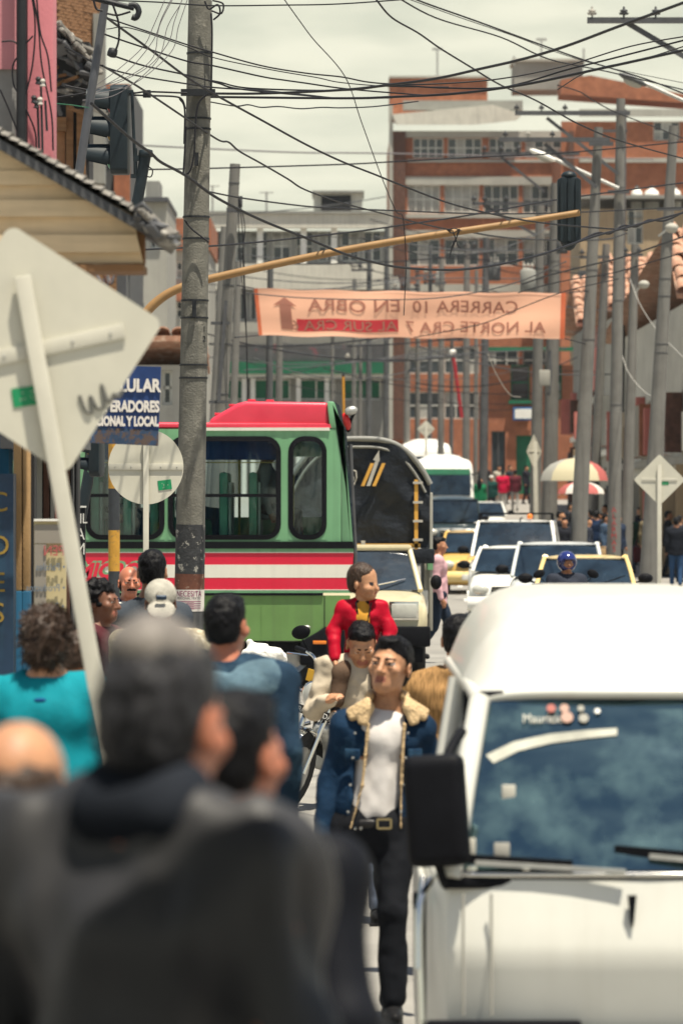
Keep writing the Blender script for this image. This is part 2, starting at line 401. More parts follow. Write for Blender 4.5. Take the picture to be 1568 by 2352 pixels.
        mats = mats if isinstance(mats, (list, tuple)) else [mats]
        for q in mats: me.materials.append(q)
        if len(mats) > 1: me.polygons.foreach_set('material_index', np.minimum(vm[Q[:, 0]], len(mats) - 1).astype(np.int32))
        me.polygons.foreach_set('use_smooth', [True] * len(Q)); me.update(calc_edges=True); me.validate()
        o = bpy.data.objects.new(name, me); COL.objects.link(o)
        if parent is not None: o.parent = parent
        return o
# ================================================================== materials
M_road = mat('road_surface', (.24, .23, .21), .9, .16, 1.2, .35, 90, patch=(.17, .165, .155), patch_scale=.5, patch_lo=.5, patch_hi=.7)
M_walk = mat('pavement_concrete', (.25, .235, .215), .9, .14, 2, .3, 60)
M_kerb = mat('kerb_concrete', (.28, .265, .24), .85, .15, 3, .3, 60)
M_paint = mat('road_paint', (.72, .71, .66), .7, .15, 6)
M_conc = mat('pole_concrete', (.15, .145, .125), .88, .25, 9, .5, 70, streak=.65, streak_col=(.06, .06, .058), patch=(.27, .255, .22), patch_scale=14, patch_lo=.56, patch_hi=.7)
M_conc_far = mat('pole_concrete_pale', (.165, .16, .148), .9, .14, 3, streak=.4)
M_conc_dark = mat('pole_weathered', (.09, .093, .096), .9, .2, 4, streak=.5)
M_black = mat('black_metal', (.018, .02, .024), .55, .2, 10, spec=.3)
M_cable = mat('cable_rubber', (.012, .012, .016), .6, .1, 5, spec=.25)
M_cable_grey = mat('cable_grey', (.15, .14, .15), .7, .1, 5)
M_insul = mat('insulator_porcelain', (.42, .40, .36), .3, .1, 9)
M_steel = mat('galvanised_steel', (.45, .45, .43), .45, .15, 20, metal=.6)
M_dsteel = mat('dark_steel_angle', (.07, .072, .078), .6, .2, 8)
M_signback = mat('sign_back_painted', (.58, .56, .47), .55, .06, 5, streak=.12, streak_col=(.42, .40, .33))
M_signpost = mat('sign_post_painted', (.55, .53, .45), .6, .08, 6, streak=.2, streak_col=(.4, .37, .3))
M_green_st = mat('green_sticker', (.01, .25, .10), .5, .12, 40)
M_white = mat('white_paint', (.78, .77, .72), .6, .07, 4)
M_offwhite = mat('offwhite_render', (.56, .54, .47), .85, .12, 1.2, streak=.35, streak_col=(.3, .29, .26))
M_greywall = mat('grey_render', (.25, .25, .23), .9, .15, .8, streak=.45, streak_col=(.2, .2, .19))
M_palegrey = mat('pale_grey_render', (.36, .35, .31), .9, .12, .8, streak=.4, streak_col=(.27, .26, .24))
M_brickfar = mat('brick_facade', (.33, .125, .065), .9, .3, 2.5, .3, 12, streak=.3, streak_col=(.19, .085, .055), patch=(.25, .09, .05), patch_scale=.5, patch_lo=.45, patch_hi=.7)
M_brickwall = mat('brick_single', (.24, .125, .062), .9, .35, 3, .3, 80)
M_mortar = mat('mortar', (.22, .18, .13), .95, .15, 10)
M_tile = mat('clay_roof_tile', (.36, .19, .125), .9, .35, 2.5, patch=(.5, .36, .27), patch_scale=6, patch_lo=.5, patch_hi=.62)
M_tilegrey = mat('grey_weathered_tile', (.17, .16, .145), .95, .35, 14, .8, 40, patch=(.42, .40, .36), patch_scale=18, patch_lo=.55, patch_hi=.66)
M_winglass = mat('window_dark_glass', (.03, .04, .048), .12, .3, .7, spec=.6)
M_curtain = mat('window_curtain', (.35, .35, .32), .7, .25, 2)
M_frame = mat('window_frame_white', (.6, .6, .55), .6, .06, 3)
M_greenpaint = mat('green_paint', (.01, .13, .065), .6, .15, 2)
M_navy = mat('navy_paint', (.012, .035, .075), .5, .3, 6, streak=.5, streak_col=(.02, .09, .13))
M_bluepaint = mat('blue_paint', (.01, .10, .20), .7, .15, 5, streak=.3, streak_col=(.02, .05, .08))
M_tanpaint = mat('tan_paint', (.42, .26, .12), .85, .12, 8, .2, 60)
M_tanwall = mat('tan_render', (.36, .27, .17), .9, .12, 1.2, streak=.3)
M_pink = mat('pink_render', (.56, .19, .22), .85, .1, 4, .15, 60, streak=.2, streak_col=(.40, .13, .16))
M_redrender = mat('salmon_render', (.52, .17, .14), .85, .14, 2, streak=.3)
M_cement = mat('bare_cement', (.22, .215, .21), .95, .15, 3, .3, 50, patch=(.50, .2, .22), patch_scale=1.2, patch_lo=.53, patch_hi=.58)
M_board = mat('beige_board', (.64, .49, .31), .7, .10, 3, stretch=(1, 1, 8), streak=.1)
M_wood = mat('old_wood', (.19, .10, .045), .8, .35, 6, .3, 40, stretch=(.4, 3, 3))
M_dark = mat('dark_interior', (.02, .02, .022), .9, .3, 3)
M_rust = mat('rusty_metal', (.10, .045, .03), .8, .4, 6)

# ================================================================== ground, road, pavements
def drift(Y): return .013 * max(0, Y - 20)
def ribbon(name, m, rows, z_off, label_cat=None, thick=0):
    """rows: (Y, x_left, x_right)."""
    b = MB(); L = [Vector((a, Y, ground(Y) + z_off)) for Y, a, c in rows]; Rr = [Vector((c, Y, ground(Y) + z_off)) for Y, a, c in rows]
    for k in range(len(rows) - 1):
        b.quad(L[k], Rr[k], Rr[k + 1], L[k + 1])
        if thick:
            d = Vector((0, 0, thick))
            b.quad(L[k] - d, L[k], L[k + 1], L[k + 1] - d); b.quad(Rr[k], Rr[k] - d, Rr[k + 1] - d, Rr[k + 1])
    if thick:
        d = Vector((0, 0, thick)); b.quad(L[0], L[0] - d, Rr[0] - d, Rr[0]); b.quad(L[-1], Rr[-1], Rr[-1] - d, L[-1] - d)
    o = b.build(name, m); return tag(o, kind='structure')
YS = [-20, 0, 10, 20, 25, 32, 40, 50, 62, 80, 100, 115, 125, 135, 148, 160, 175, 190, 220, 260, 300, 400, 600, 1500]
ribbon('ground', M_walk, [(y, -500, 500) for y in YS], -.03)
ribbon('road', M_road, [(y, -1.2 + drift(y), 4.0 + drift(y)) for y in YS if y <= 400], 0)
ribbon('cross_street', M_road, [(y, -60, 60) for y in (37, 42, 50, 56, 62)], .004)
def raised(name, xl, xr, ys, hf):
    b = MB(); n = len(ys)
    for k in range(n - 1):
        y0, y1 = ys[k], ys[k + 1]; P = []
        for y in (y0, y1): P.append([Vector((xl(y), y, ground(y) + hf(y))), Vector((xr(y), y, ground(y) + hf(y)))])
        b.quad(P[0][0], P[0][1], P[1][1], P[1][0]); d = Vector((0, 0, -.6))
        b.quad(P[0][0] + d, P[0][0], P[1][0], P[1][0] + d); b.quad(P[0][1], P[0][1] + d, P[1][1] + d, P[1][1])
        if k == 0: b.quad(P[0][0], P[0][0] + d, P[0][1] + d, P[0][1])
        if k == n - 2: b.quad(P[1][0], P[1][1], P[1][1] + d, P[1][0] + d)
    return tag(b.build(name, M_walk), kind='structure')
def kerb_x(y): return .12 - (y - 5) * .028
def walk_h(y): return .33 if y < 8 else (.33 - (y - 8) / 8 * .17 if y < 16 else .16)
raised('pavement_left', lambda y: -14, kerb_x, [-6, 0, 5, 8, 12, 16, 20, 25, 30, 35], walk_h)
raised('pavement_right_near', lambda y: 4.0 + drift(y), lambda y: 16, [-6, 10, 25, 36], lambda y: .15)
raised('pavement_right', lambda y: 3.6 + drift(y), lambda y: 12 + drift(y), [62, 80, 100, 115, 125, 135, 148, 160, 175, 190, 220, 260, 300], lambda y: .15)
raised('pavement_far_left', lambda y: -40, lambda y: -1.6 + drift(y), [62, 80, 100, 115, 125, 135, 148, 160, 175, 190, 220, 260, 300], lambda y: .15)
kb = tag(MB().build('kerb', M_kerb), kind='structure')
def kerbstones(xf, ys, hf, parent):
    y = ys[0]; k = 0
    while y < ys[1]:
        ln = .8; b = MB(); z0 = ground(y) + hf(y) + .012; z1 = ground(y + ln) + hf(y + ln) + .012
        P = [Vector((xf(y + t * (ln - .02)) + dx, y + t * (ln - .02), (z0 if t == 0 else z1) + dz)) for t in (0, 1) for dx, dz in ((-.13, -.3), (.03, -.3), (.03, -.02), (.01, 0), (-.13, 0))]
        b.loft([P[:5], P[5:]]); b.build('kerb_stone', M_kerb, parent); y += ln; k += 1
kerbstones(kerb_x, (14, 35), walk_h, kb)
kerbstones(lambda y: 3.7 + drift(y), (64, 128), lambda y: .15, kb)
mk = tag(MB().build('road_marking', M_paint), kind='structure')
for y in range(62, 200, 6):
    b = MB(); xc = 1.7 + drift(y)
    b.quad((xc - .06, y, ground(y) + .008), (xc + .06, y, ground(y) + .008), (xc + .1, y + 2.6, ground(y + 2.6) + .008), (xc - .02, y + 2.6, ground(y + 2.6) + .008)); b.build('lane_dash', M_paint, mk)
for k in range(5):
    b = MB(); x = -.8 + k * 1.0; b.quad((x, 63.0, ground(63) + .009), (x + .5, 63.0, ground(63) + .009), (x + .5, 65.2, ground(65.2) + .009), (x, 65.2, ground(65.2) + .009)); b.build('crossing_bar', M_paint, mk)

# ================================================================== buildings
def window(root, o, U, V, w, h, back, nx=1, nz=1, fr=None, pane=None, bar=.06, name='window'):
    """A framed window set in a hole: part window > pane sub-parts."""
    o, U, V, back = Vector(o), Vector(U).normalized(), Vector(V).normalized(), Vector(back); q = o + back * .55; nb = back.normalized()
    b = MB()
    def rect(u0, u1, v0, v1): b.prism([(u0, v0), (u1, v0), (u1, v1), (u0, v1)], U, V, q, nb * .07)
    rect(0, bar, 0, h); rect(w - bar, w, 0, h); rect(bar, w - bar, 0, bar); rect(bar, w - bar, h - bar, h)
    for i in range(1, nx): rect(w * i / nx - bar / 2, w * i / nx + bar / 2, bar, h - bar)
    for j in range(1, nz):
        for i in range(nx): rect(w * i / nx + bar / 2, w * (i + 1) / nx - bar / 2, h * j / nz - bar / 2, h * j / nz + bar / 2)
    f = b.build(name, fr or M_frame, root, world=True)
    for i in range(nx):
        for j in range(nz):
            g = MB(); a0, a1, c0, c1 = w * i / nx + .01, w * (i + 1) / nx - .01, h * j / nz + .01, h * (j + 1) / nz - .01
            pm = pane or (M_winglass if rnd.random() < .7 else M_curtain)
            g.prism([(a0, c0), (a1, c0), (a1, c1), (a0, c1)], U, V, q + nb * (.04 + rnd.random() * .012), nb * .012); g.build('pane', pm, f, world=True)
    return f

def block(name, label, x0, x1, y0, y1, z0, z1, wall, front=(), side=(), cat='building', group=None, fr=None, pane=None, rec=.22, parts=True, skew=0.):
    """Box building. front: holes (x0,x1,z0,z1,nx,nz) on the face towards the camera; side: holes (y0,y1,z0,z1,nx,nz) on the x0 face."""
    root = thing(name, label, cat, ((x0 + x1) / 2, y0, z0), 0, group); b = MB()
    b.holed((x0, y0, z0), (1, 0, 0), (0, 0, 1), x1 - x0, z1 - z0, [(h[0] - x0, h[1] - x0, h[2] - z0, h[3] - z0) for h in front], (0, rec, 0))
    b.holed((x0, y1, z0), (0, -1, 0), (0, 0, 1), y1 - y0, z1 - z0, [(y1 - h[1], y1 - h[0], h[2] - z0, h[3] - z0) for h in side], (rec, 0, 0))
    b.quad((x1, y0, z0), (x1, y1, z0), (x1, y1, z1), (x1, y0, z1)); b.quad((x1, y1, z0), (x0, y1, z0), (x0, y1, z1), (x1, y1, z1)); b.quad((x0, y0, z1), (x1, y0, z1), (x1, y1, z1), (x0, y1, z1))
    b.build('wall', wall, root, world=True)
    for h in front:
        window(root, (h[0], y0, h[2]), (1, 0, 0), (0, 0, 1), h[1] - h[0], h[3] - h[2], (0, rec, 0), *(h[4:6] if len(h) > 4 else (1, 1)), fr=(h[6] if len(h) > 6 and h[6] else fr), pane=(h[7] if len(h) > 7 else pane))
    for h in side:
        window(root, (x0, h[1], h[2]), (0, -1, 0), (0, 0, 1), h[1] - h[0], h[3] - h[2], (rec, 0, 0), *(h[4:6] if len(h) > 4 else (1, 1)), fr=(h[6] if len(h) > 6 and h[6] else fr), pane=(h[7] if len(h) > 7 else pane))
    return root
def pr(u0, u1, v0, v1, Y):
    a, b = at(u0, v1, Y), at(u1, v0, Y); return a.x, b.x, a.z, b.z
def slab(name, m, root, u0, u1, v0, v1, Y, Y2=None, bevel=0):
    x0, x1, z0, z1 = pr(u0, u1, v0, v1, Y); b = MB(); b.bx(x0, x1, Y, Y2 or Y + .5, z0, z1); return b.build(name, m, root, world=True, bevel=bevel)
def tiled_roof(root, x0, x1, y0, y1, z0, z1, m=M_tile, tw=.36, axis='x'):
    """Roof slope rising from (y0,z0) to (y1,z1) built of single tiles, columns of half-round clay tiles."""
    deck = MB(); deck.add([(x0, y0, z0), (x1, y0, z0), (x1, y1, z1), (x0, y1, z1), (x0, y0, z0 - .12), (x1, y0, z0 - .12), (x1, y1, z1 - .12), (x0, y1, z1 - .12)],
                          [(0, 1, 2, 3), (7, 6, 5, 4), (0, 4, 5, 1), (1, 5, 6, 2), (2, 6, 7, 3), (3, 7, 4, 0)])
    rf = deck.build('roof', m, root, world=True)
    ln = math.hypot(y1 - y0, z1 - z0); d = Vector((0, y1 - y0, z1 - z0)) / ln; up = Vector((0, -d.z, d.y)); nrow = max(2, int(ln / .7)); ncol = max(2, int((x1 - x0) / tw))
    me = None
    for i in range(ncol):
        for j in range(nrow):
            c = Vector((x0 + (i + .5) * (x1 - x0) / ncol, y0, z0)) + d * (j * ln / nrow)
            if me is None:
                b = MB(); w = (x1 - x0) / ncol * .46; lt = ln / nrow * 1.12
                rings = [[Vector((w * k * math.cos(math.pi * q / 5), 0, 0)) + d * t + up * (w * .75 * k * math.sin(math.pi * q / 5) + .02 + .05 * (1 - t / lt)) for q in range(6)] for t, k in ((0, 1.), (lt, .8))]
                b.loft(rings, closed=False); b.add([p - up * .03 for p in rings[0]] + rings[0], [(q, q + 1, q + 7, q + 6) for q in range(5)])
                o = b.build('roof_tile', m, rf, smooth=True); me = o.data
            else:
                o = bpy.data.objects.new('roof_tile', me); COL.objects.link(o); o.parent = rf
            o.location = c - root.location + Vector((rnd.uniform(-.03, .03), 0, rnd.uniform(0, .03))); o.rotation_euler = (0, 0, rnd.uniform(-.06, .06))
    return rf

# --- tall brick block at the end of the street
YB = 262.
x0, x1, _, z1 = pr(896, 1330, 300, 284, YB); g0 = ground(YB)
fw = []
for (a, b_, n) in ((948, 1018, 4), (1028, 1106, 4), (1122, 1196, 4), (1206, 1290, 4)):
    q = pr(a, b_, 316, 362, YB); fw.append((*q, n, 2))
for (a, b_, n) in ((936, 1010, 4), (1020, 1100, 4), (1110, 1190, 4), (1200, 1280, 4)):
    q = pr(a, b_, 424, 490, YB); fw.append((*q, n, 2, None, M_curtain if a < 1100 else None))
for v0 in (548, 672, 796, 900):
    for (a, b_, n) in ((936, 1010, 3), (1020, 1100, 3), (1110, 1190, 3), (1200, 1280, 3)):
        q = pr(a, b_, v0, v0 + 62, YB); fw.append((*q, n, 2))
bb = block('brick_apartment_block', 'tall orange brick apartment block with long window bands behind the wires', x0, x1, YB, YB + 20, g0, z1, M_brickfar, fw)
for (v0, v1, a) in ((300, 315, 910), (366, 372, 935), (405, 424, 930), (491, 500, 930), (528, 546, 930), (652, 670, 930)): slab('concrete_band', M_palegrey, bb, a, 1318, v0, v1, YB - .15, YB - .005)
slab('pier', M_rust, bb, 904, 931, 300, 1010, YB - .35, YB - .16); slab('corner_pier', M_palegrey, bb, 893, 902, 240, 1010, YB - .5, YB - .36)
b = MB(); p = [at(900, 262, YB - .8), at(1130, 240, YB - .8), at(1200, 262, YB - .8), at(1185, 276, YB - .8), at(1090, 286, YB - .8), at(912, 286, YB - .8)]
b.add(p + [q + Vector((0, 6, .5)) for q in p], [(0, 1, 2, 3, 4, 5), (11, 10, 9, 8, 7, 6)] + [(k, (k + 1) % 6, 6 + (k + 1) % 6, 6 + k) for k in range(6)]); b.build('roof_ledge', M_offwhite, bb, world=True)
slab('penthouse', M_brickfar, bb, 895, 1119, 178, 262, YB + 3, YB + 9); slab('penthouse_coping', M_palegrey, bb, 893, 1121, 173, 178, YB + 2.8, YB + 9.2)
slab('terrace_parapet', M_greywall, bb, 925, 1200, 230, 252, YB + .6, YB + 1.2)
wt_ = slab('water_tank', M_greywall, bb, 1180, 1338, 140, 205, YB + 4, YB + 8); slab('tank_lid', M_palegrey, bb, 1176, 1342, 134, 140, YB + 3.8, YB + 8.2)
for u, v0, v1 in ((1004, 110, 176), (1243, 88, 136), (1180, 128, 150), (1340, 110, 150)):
    b = MB(); b.tube([at(u, v1, YB + 4), at(u, v0, YB + 4)], .06, 6)
    if u in (1004, 1243):
        for k in range(3): b.bar(at(u - 12, v0 + k * 2, YB + 4 + k * .3), at(u + 12, v0 + k * 2, YB + 4 + k * .3), .05, .05)
    b.build('antenna', M_steel, bb, world=True)
# right wing
x0, x1, _, z1 = pr(1288, 1640, 300, 178, 250)
fw = [(*pr(1500, 1560, 278, 322, 250), 3, 2), (*pr(1570, 1630, 278, 322, 250), 3, 2), (*pr(1380, 1480, 470, 520, 250), 4, 2), (*pr(1310, 1360, 470, 520, 250), 2, 2)]
rb = block('brick_corner_block', 'orange brick block with sloping parapet right of the water tank', x0, x1, 250, 261, ground(250), z1 - .9, M_brickfar, fw)
b = MB(); p = [at(1288, 215, 249.9), at(1288, 182, 249.9), at(1355, 172, 249.9), at(1640, 230, 249.9), at(1640, 240, 249.9)]
b.prism([(q.x, q.z) for q in p], (1, 0, 0), (0, 0, 1), (0, 249.9, 0), (0, 4, 0)); b.build('sloping_parapet', M_brickfar, rb, world=True)
for v0, v1 in ((250, 266), (362, 372), (450, 462)): slab('concrete_band', M_palegrey, rb, 1330, 1640, v0, v1, 249.7, 249.99)
slab('drain_pipe', M_rust, rb, 1306, 1318, 300, 470, 249.6, 249.98)

# --- grey four-storey block left of the street, green shutters on its lower floors
YG = 200.; x0, x1, _, z1 = pr(455, 892, 540, 492, YG); fw = []
for a in range(470, 880, 52): fw.append((*pr(a, a + 42, 530, 600, YG), 2, 2))
for a in range(470, 880, 52): fw.append((*pr(a, a + 44, 672, 735, YG), 3, 1))
for a in range(470, 880, 104): fw.append((*pr(a + 4, a + 92, 870, 918, YG), 2, 1, M_white, M_greenpaint))
gb = block('grey_commercial_building', 'grey four-storey building with white parapet and green shutters above the bus', x0, x1, YG, YG + 14, ground(YG), z1, M_greywall, fw)
slab('parapet', M_offwhite, gb, 452, 895, 490, 523, YG - .5, YG - .01); slab('roof_coping', M_greywall, gb, 450, 897, 484, 490, YG - .6, YG + .2)
slab('floor_band', M_offwhite, gb, 453, 894, 605, 664, YG - .3, YG - .01); slab('balcony_rail', M_palegrey, gb, 453, 894, 740, 762, YG - .9, YG - .7)
slab('green_fascia', M_greenpaint, gb, 453, 894, 830, 858, YG - .7, YG - .31); slab('dark_fascia', M_cement, gb, 453, 894, 790, 829, YG - .6, YG - .31); slab('white_band', M_white, gb, 453, 894, 858, 867, YG - .5, YG - .012)
for u in (510, 590, 690, 760): slab('white_post', M_white, gb, u, u + 14, 524, 604, YG - .2, YG - .012)
for u in (555, 575, 680, 745): slab('shop_post', M_white, gb, u, u + 11, 867, 1150, YG - .4, YG - .012)
slab('roof_hut', M_offwhite, gb, 720, 832, 442, 484, YG + 2, YG + 6); slab('hut_opening', M_dark, gb, 738, 806, 448, 484, YG + 1.9, YG + 1.99); slab('hut_roof', M_greywall, gb, 716, 836, 437, 442, YG + 1.8, YG + 6.2)
for u, v0 in ((612, 440), (488, 425)):
    b = MB(); b.tube([at(u, 484, YG + 1), at(u, v0, YG + 1)], .05, 6); b.bar(at(u - 16, v0 + 2, YG + 1), at(u + 16, v0 + 2, YG + 1), .05, .05); b.build('antenna', M_steel, gb, world=True)

# --- small brick corner house with green windows, far right of the carriageway
YC = 192.; x0, x1, _, z1 = pr(1112, 1330, 900, 805, YC)
cb = block('brick_corner_house', 'two-storey brick house with green window frames beyond the small white sign', x0, x1, YC, YC + 8, ground(YC), z1, M_brickfar,
           [(*pr(1172, 1216, 838, 918, YC), 1, 2, M_greenpaint), (*pr(1250, 1290, 838, 918, YC), 1, 2, M_greenpaint), (*pr(1185, 1225, 1000, 1135, YC), 1, 1, M_greenpaint, M_greenpaint), (*pr(1128, 1160, 990, 1135, YC), 2, 1, M_dsteel)])
slab('green_eave', M_greenpaint, cb, 1108, 1334, 797, 805, YC - .6, YC + .3); slab('window_sill', M_greenpaint, cb, 1168, 1220, 919, 928, YC - .25, YC - .01)
s_ = slab('shop_sign', mat('sign_blue', (.02, .13, .35), .4), cb, 1178, 1226, 935, 965, YC - .35, YC - .2); slab('sign_face', M_white, s_, 1182, 1222, 939, 961, YC - .37, YC - .352)

# --- houses of the right-hand row, their fronts facing the carriageway
row = [(112, 146, 7.4, M_offwhite, 'white rendered house with brown doors behind the right-hand poles', True),
       (146.2, 160, 7.9, M_palegrey, 'pale grey row house with clay tiled roof right of the umbrellas', True),
       (160.2, 172, 6.9, M_redrender, 'salmon row house squeezed between two grey ones', False),
       (172.2, 184, 7.6, M_greywall, 'dark grey row house next to the brick corner house', True)]
for k, (ya, yb, hh, wm, lab, tiles) in enumerate(row):
    xx = 7.3 + drift((ya + yb) / 2); zz = ground((ya + yb) / 2) - .4; sd_ = []; fr_ = []
    n = int((yb - ya) / 2.6)
    for i in range(n):
        c = ya + (i + .5) * (yb - ya) / n
        sd_.append((c - .55, c + .55, zz + .6, zz + 2.9, 1, 1, M_rust if i % 2 else M_dsteel, M_rust if i % 2 else None)); sd_.append((c - .5, c + .5, zz + 3.9, zz + 5.2, 2, 2))
    for i in range(3): fr_.append((xx + .8 + i * 2, xx + 1.8 + i * 2, zz + 3.9, zz + 5.2, 2, 2))
    rr = block('row_house', lab, xx, xx + 7, ya, yb, zz, zz + hh, wm, fr_, sd_, 'house', 'houses of the right-hand row')
    if tiles:
        tiled_roof(rr, xx - .5, xx + 7.2, ya - .4, ya + 3.6, zz + hh + .05, zz + hh + 1.9)
        b = MB(); b.add([(xx - .5, ya + 3.6, zz + hh + 1.8), (xx + 7.2, ya + 3.6, zz + hh + 1.8), (xx + 7.2, yb, zz + hh), (xx - .5, yb, zz + hh)], [(0, 1, 2, 3)]); b.build('back_roof', M_tile, rr, world=True)
    for i in range(int((yb - ya) / .8)):
        yy = ya + .2 + i * .8 + rnd.uniform(-.3, .3); mm_ = [M_white, M_rust, M_redrender, M_palegrey, M_tanwall, M_dsteel, M_brickfar, M_offwhite][rnd.randrange(8)]; up_ = rnd.random() < .5
        b = MB(); z0_ = zz + (3.6 if up_ else .4); b.bx(xx - rnd.uniform(.1, .75), xx - .013, yy, yy + rnd.uniform(.1, .5), z0_, z0_ + (rnd.uniform(.8, 1.8) if up_ else rnd.uniform(2., 2.9))); b.build('sign_panel' if up_ else 'door_surround', mm_, rr, world=True)
    b = MB(); b.bx(xx - .12, xx - .01, ya, yb, zz + 3.3, zz + 3.5); b.build('string_course', M_white if k % 2 else M_palegrey, rr, world=True)
# taller tan block with tanks behind the row
x0, x1, _, z1 = pr(1332, 1640, 500, 455, 205)
tb = block('tan_block', 'plain tan rendered block above the clay tile roofs', x0, x1, 205, 214, ground(205), z1, M_tanwall, [(*pr(1440, 1476, 480, 560, 205), 2, 2), (*pr(1590, 1620, 480, 560, 205), 2, 2)])
slab('roof_slab', M_greywall, tb, 1326, 1645, 447, 455, 204.6, 214); slab('dark_eave', M_dsteel, tb, 1330, 1640, 620, 655, 204.2, 204.98)
for k, (u, v, w) in enumerate(((1462, 385, 26), (1496, 395, 34), (1548, 392, 30))):
    c = at(u, v + 32, 207); b = MB(); r = w * px(207) / 2
    b.lathe([(r * .9, 0), (r, .1), (r, 1.0), (r * .9, 1.15), (r * .3, 1.3), (.1, 1.32)], (0, 0, 0), 14)
    o = b.build('roof_tank', M_white, None, smooth=True); o.location = (c.x, 207, z1 + .17); tag(o, ['small white roof tank nearest the lamp arm', 'widest white roof tank on the tan block', 'white roof tank at the right edge of the tan block'][k], 'water tank', 'white roof tanks')
    l = MB(); l.lathe([(r * .32, 0), (r * .32, .1), (.05, .12)], (0, 0, 1.31), 10); l.build('tank_cap', M_dsteel, o)
# far jumble at the end of the street
for k, (u0, u1, vt, Y, m, lab, nx, nz) in enumerate((
        (880, 985, 610, 236, M_palegrey, 'pale narrow building under the brick block', 3, 5), (975, 1062, 560, 300, M_brickfar, 'brick building half hidden behind the banner', 3, 6),
        (1050, 1125, 640, 226, M_greywall, 'grey narrow building left of the brick corner house', 3, 4), (1128, 1215, 585, 246, M_offwhite, 'cream building above the banner end', 3, 5),
        (770, 905, 870, 330, M_palegrey, 'low pale house at the far end of the street', 4, 2), (1210, 1345, 610, 240, M_cement, 'bare cement building behind the traffic signal', 4, 5))):
    x0, x1, z0, z1 = pr(u0, u1, 1100, vt, Y); h = []; zb = ground(Y)
    for i in range(nx):
        for j in range(nz):
            w = (x1 - x0) / nx; hh = (z1 - zb) / nz
            h.append((x0 + w * (i + .22), x0 + w * (i + .8), zb + hh * (j + .3), zb + hh * (j + .8), 2, 1))
    r_ = block('far_building', lab, x0, x1, Y, Y + 8, zb, z1, m, h, group='buildings at the far end')
    b = MB(); b.bx(x0 - .2, x1 + .2, Y - .3, Y + 8.2, z1 + .002, z1 + .3); b.build('roof_slab', M_white if k % 2 else M_greywall, r_, world=True)

# --- left-hand buildings
# corner shop with boarded gable and tiled eave
YE = 18.0
cs = thing('corner_shop', 'corner shop with beige boarded gable under a grey tiled eave', 'shop', (at(60, 600, YE).x, YE, walk_h(18)))
def edge_v(u): return 342 + (u - 0) * (492 - 342) / 304.
tops = [345, 392, 425, 460, 498, 540, 580, 604]
for k, (va, vb) in enumerate(zip(tops, tops[1:])):
    b = MB(); poly = []
    u1b = 304 + (vb - 492) * .22 if vb > 492 else 304; u1t = 304 + (va - 492) * .22 if va > 492 else 304
    ut = (va - 342) / 150 * 304; ub = (vb - 342) / 150 * 304
    A = lambda u, v: (at(u, v, YE).x, at(u, v, YE).z)
    if va < 492: poly = [A(-160, vb), A(min(ub, u1b), vb), A(min(ut, u1t), va), A(-160, va)]
    else: poly = [A(-160, vb), A(u1b, vb), A(u1t, va), A(-160, va)]
    if va < 492 < vb: poly = [A(-160, vb), A(u1b, vb), A(304, 492), A(ut, va), A(-160, va)]
    off = .02 * (k % 2) + rnd.uniform(0, .012)
    b.prism(poly, (1, 0, 0), (0, 0, 1), (0, YE - off, 0), (0, .05, 0)); b.build('board', M_board, cs, world=True)
slab('beam', M_wood, cs, -160, 330, 606, 622, YE - .04, YE + .3); slab('corner_post', M_wood, cs, 306, 332, 500, 605, YE + .02, YE + .12)
slab('boarding_back', M_wood, cs, -160, 300, 500, 604, YE + .1, YE + .14)
# roof: sloping slab plus tile ends along its verge
P0, P1 = at(-160, 225, YE - .09), at(392, 548, YE - .09); d = (P1 - P0).normalized(); nrm = Vector((-d.z, 0, d.x)); nrm = nrm if nrm.z > 0 else -nrm
b = MB(); b.add([P0, P1, P1 + Vector((0, .6, 0)), P0 + Vector((0, .6, 0))] + [q - nrm * .035 for q in (P0, P1, P1 + Vector((0, .6, 0)), P0 + Vector((0, .6, 0)))],
                [(0, 1, 2, 3), (7, 6, 5, 4), (0, 4, 5, 1), (1, 5, 6, 2), (2, 6, 7, 3), (3, 7, 4, 0)]); rf = b.build('roof', M_dsteel, cs, world=True)
L = (P1 - P0).length; n = 26
for i in range(n):
    for j in range(2):
        b = MB(); c = P0 + d * (L * (i + .0) / n) + Vector((0, .13 + j * .28, 0)) + nrm * .005; w = .15; ll = L / n * 1.15
        rg = [[c + d * t + Vector((w * k * math.cos(math.pi * q / 6), w * k * math.cos(math.pi * q / 6) * 1.0, 0)) * 0 + Vector((0, w * k * math.cos(math.pi * q / 6), 0)) + nrm * (.022 * k * math.sin(math.pi * q / 6) + .008 + .010 * (t / ll) + rnd.uniform(0, .008)) for q in range(7)] for t, k in ((0, .85), (ll, 1.))]
        b.loft(rg, closed=False); b.add(rg[1] + [p - nrm * .02 for p in rg[1]], [(q, q + 1, q + 8, q + 7) for q in range(6)]); b.add(rg[0][:1] + rg[1][:1] + [rg[1][0] - nrm * .03, rg[0][0] - nrm * .03], [(0, 1, 2, 3)])
        b.build('roof_tile', M_tilegrey, rf, world=True, smooth=True)
for k in range(34):
    t = rnd.random() ** .7; c = at(318 + 72 * t + rnd.uniform(-6, 6), 490 + 58 * t + rnd.uniform(-12, 16), YE - .28 + rnd.uniform(-.03, .2)); b = MB(); b.box((0, 0, 0), (.05 + .03 * rnd.random(), .06, .016)); o = b.build('broken_tile', M_tilegrey if k % 3 else M_dsteel, rf, bevel=.004, seg=1); o.location = c - cs.location; o.rotation_euler = (rnd.uniform(-.7, .7), rnd.uniform(.1, 1.2), rnd.uniform(-1, 1))
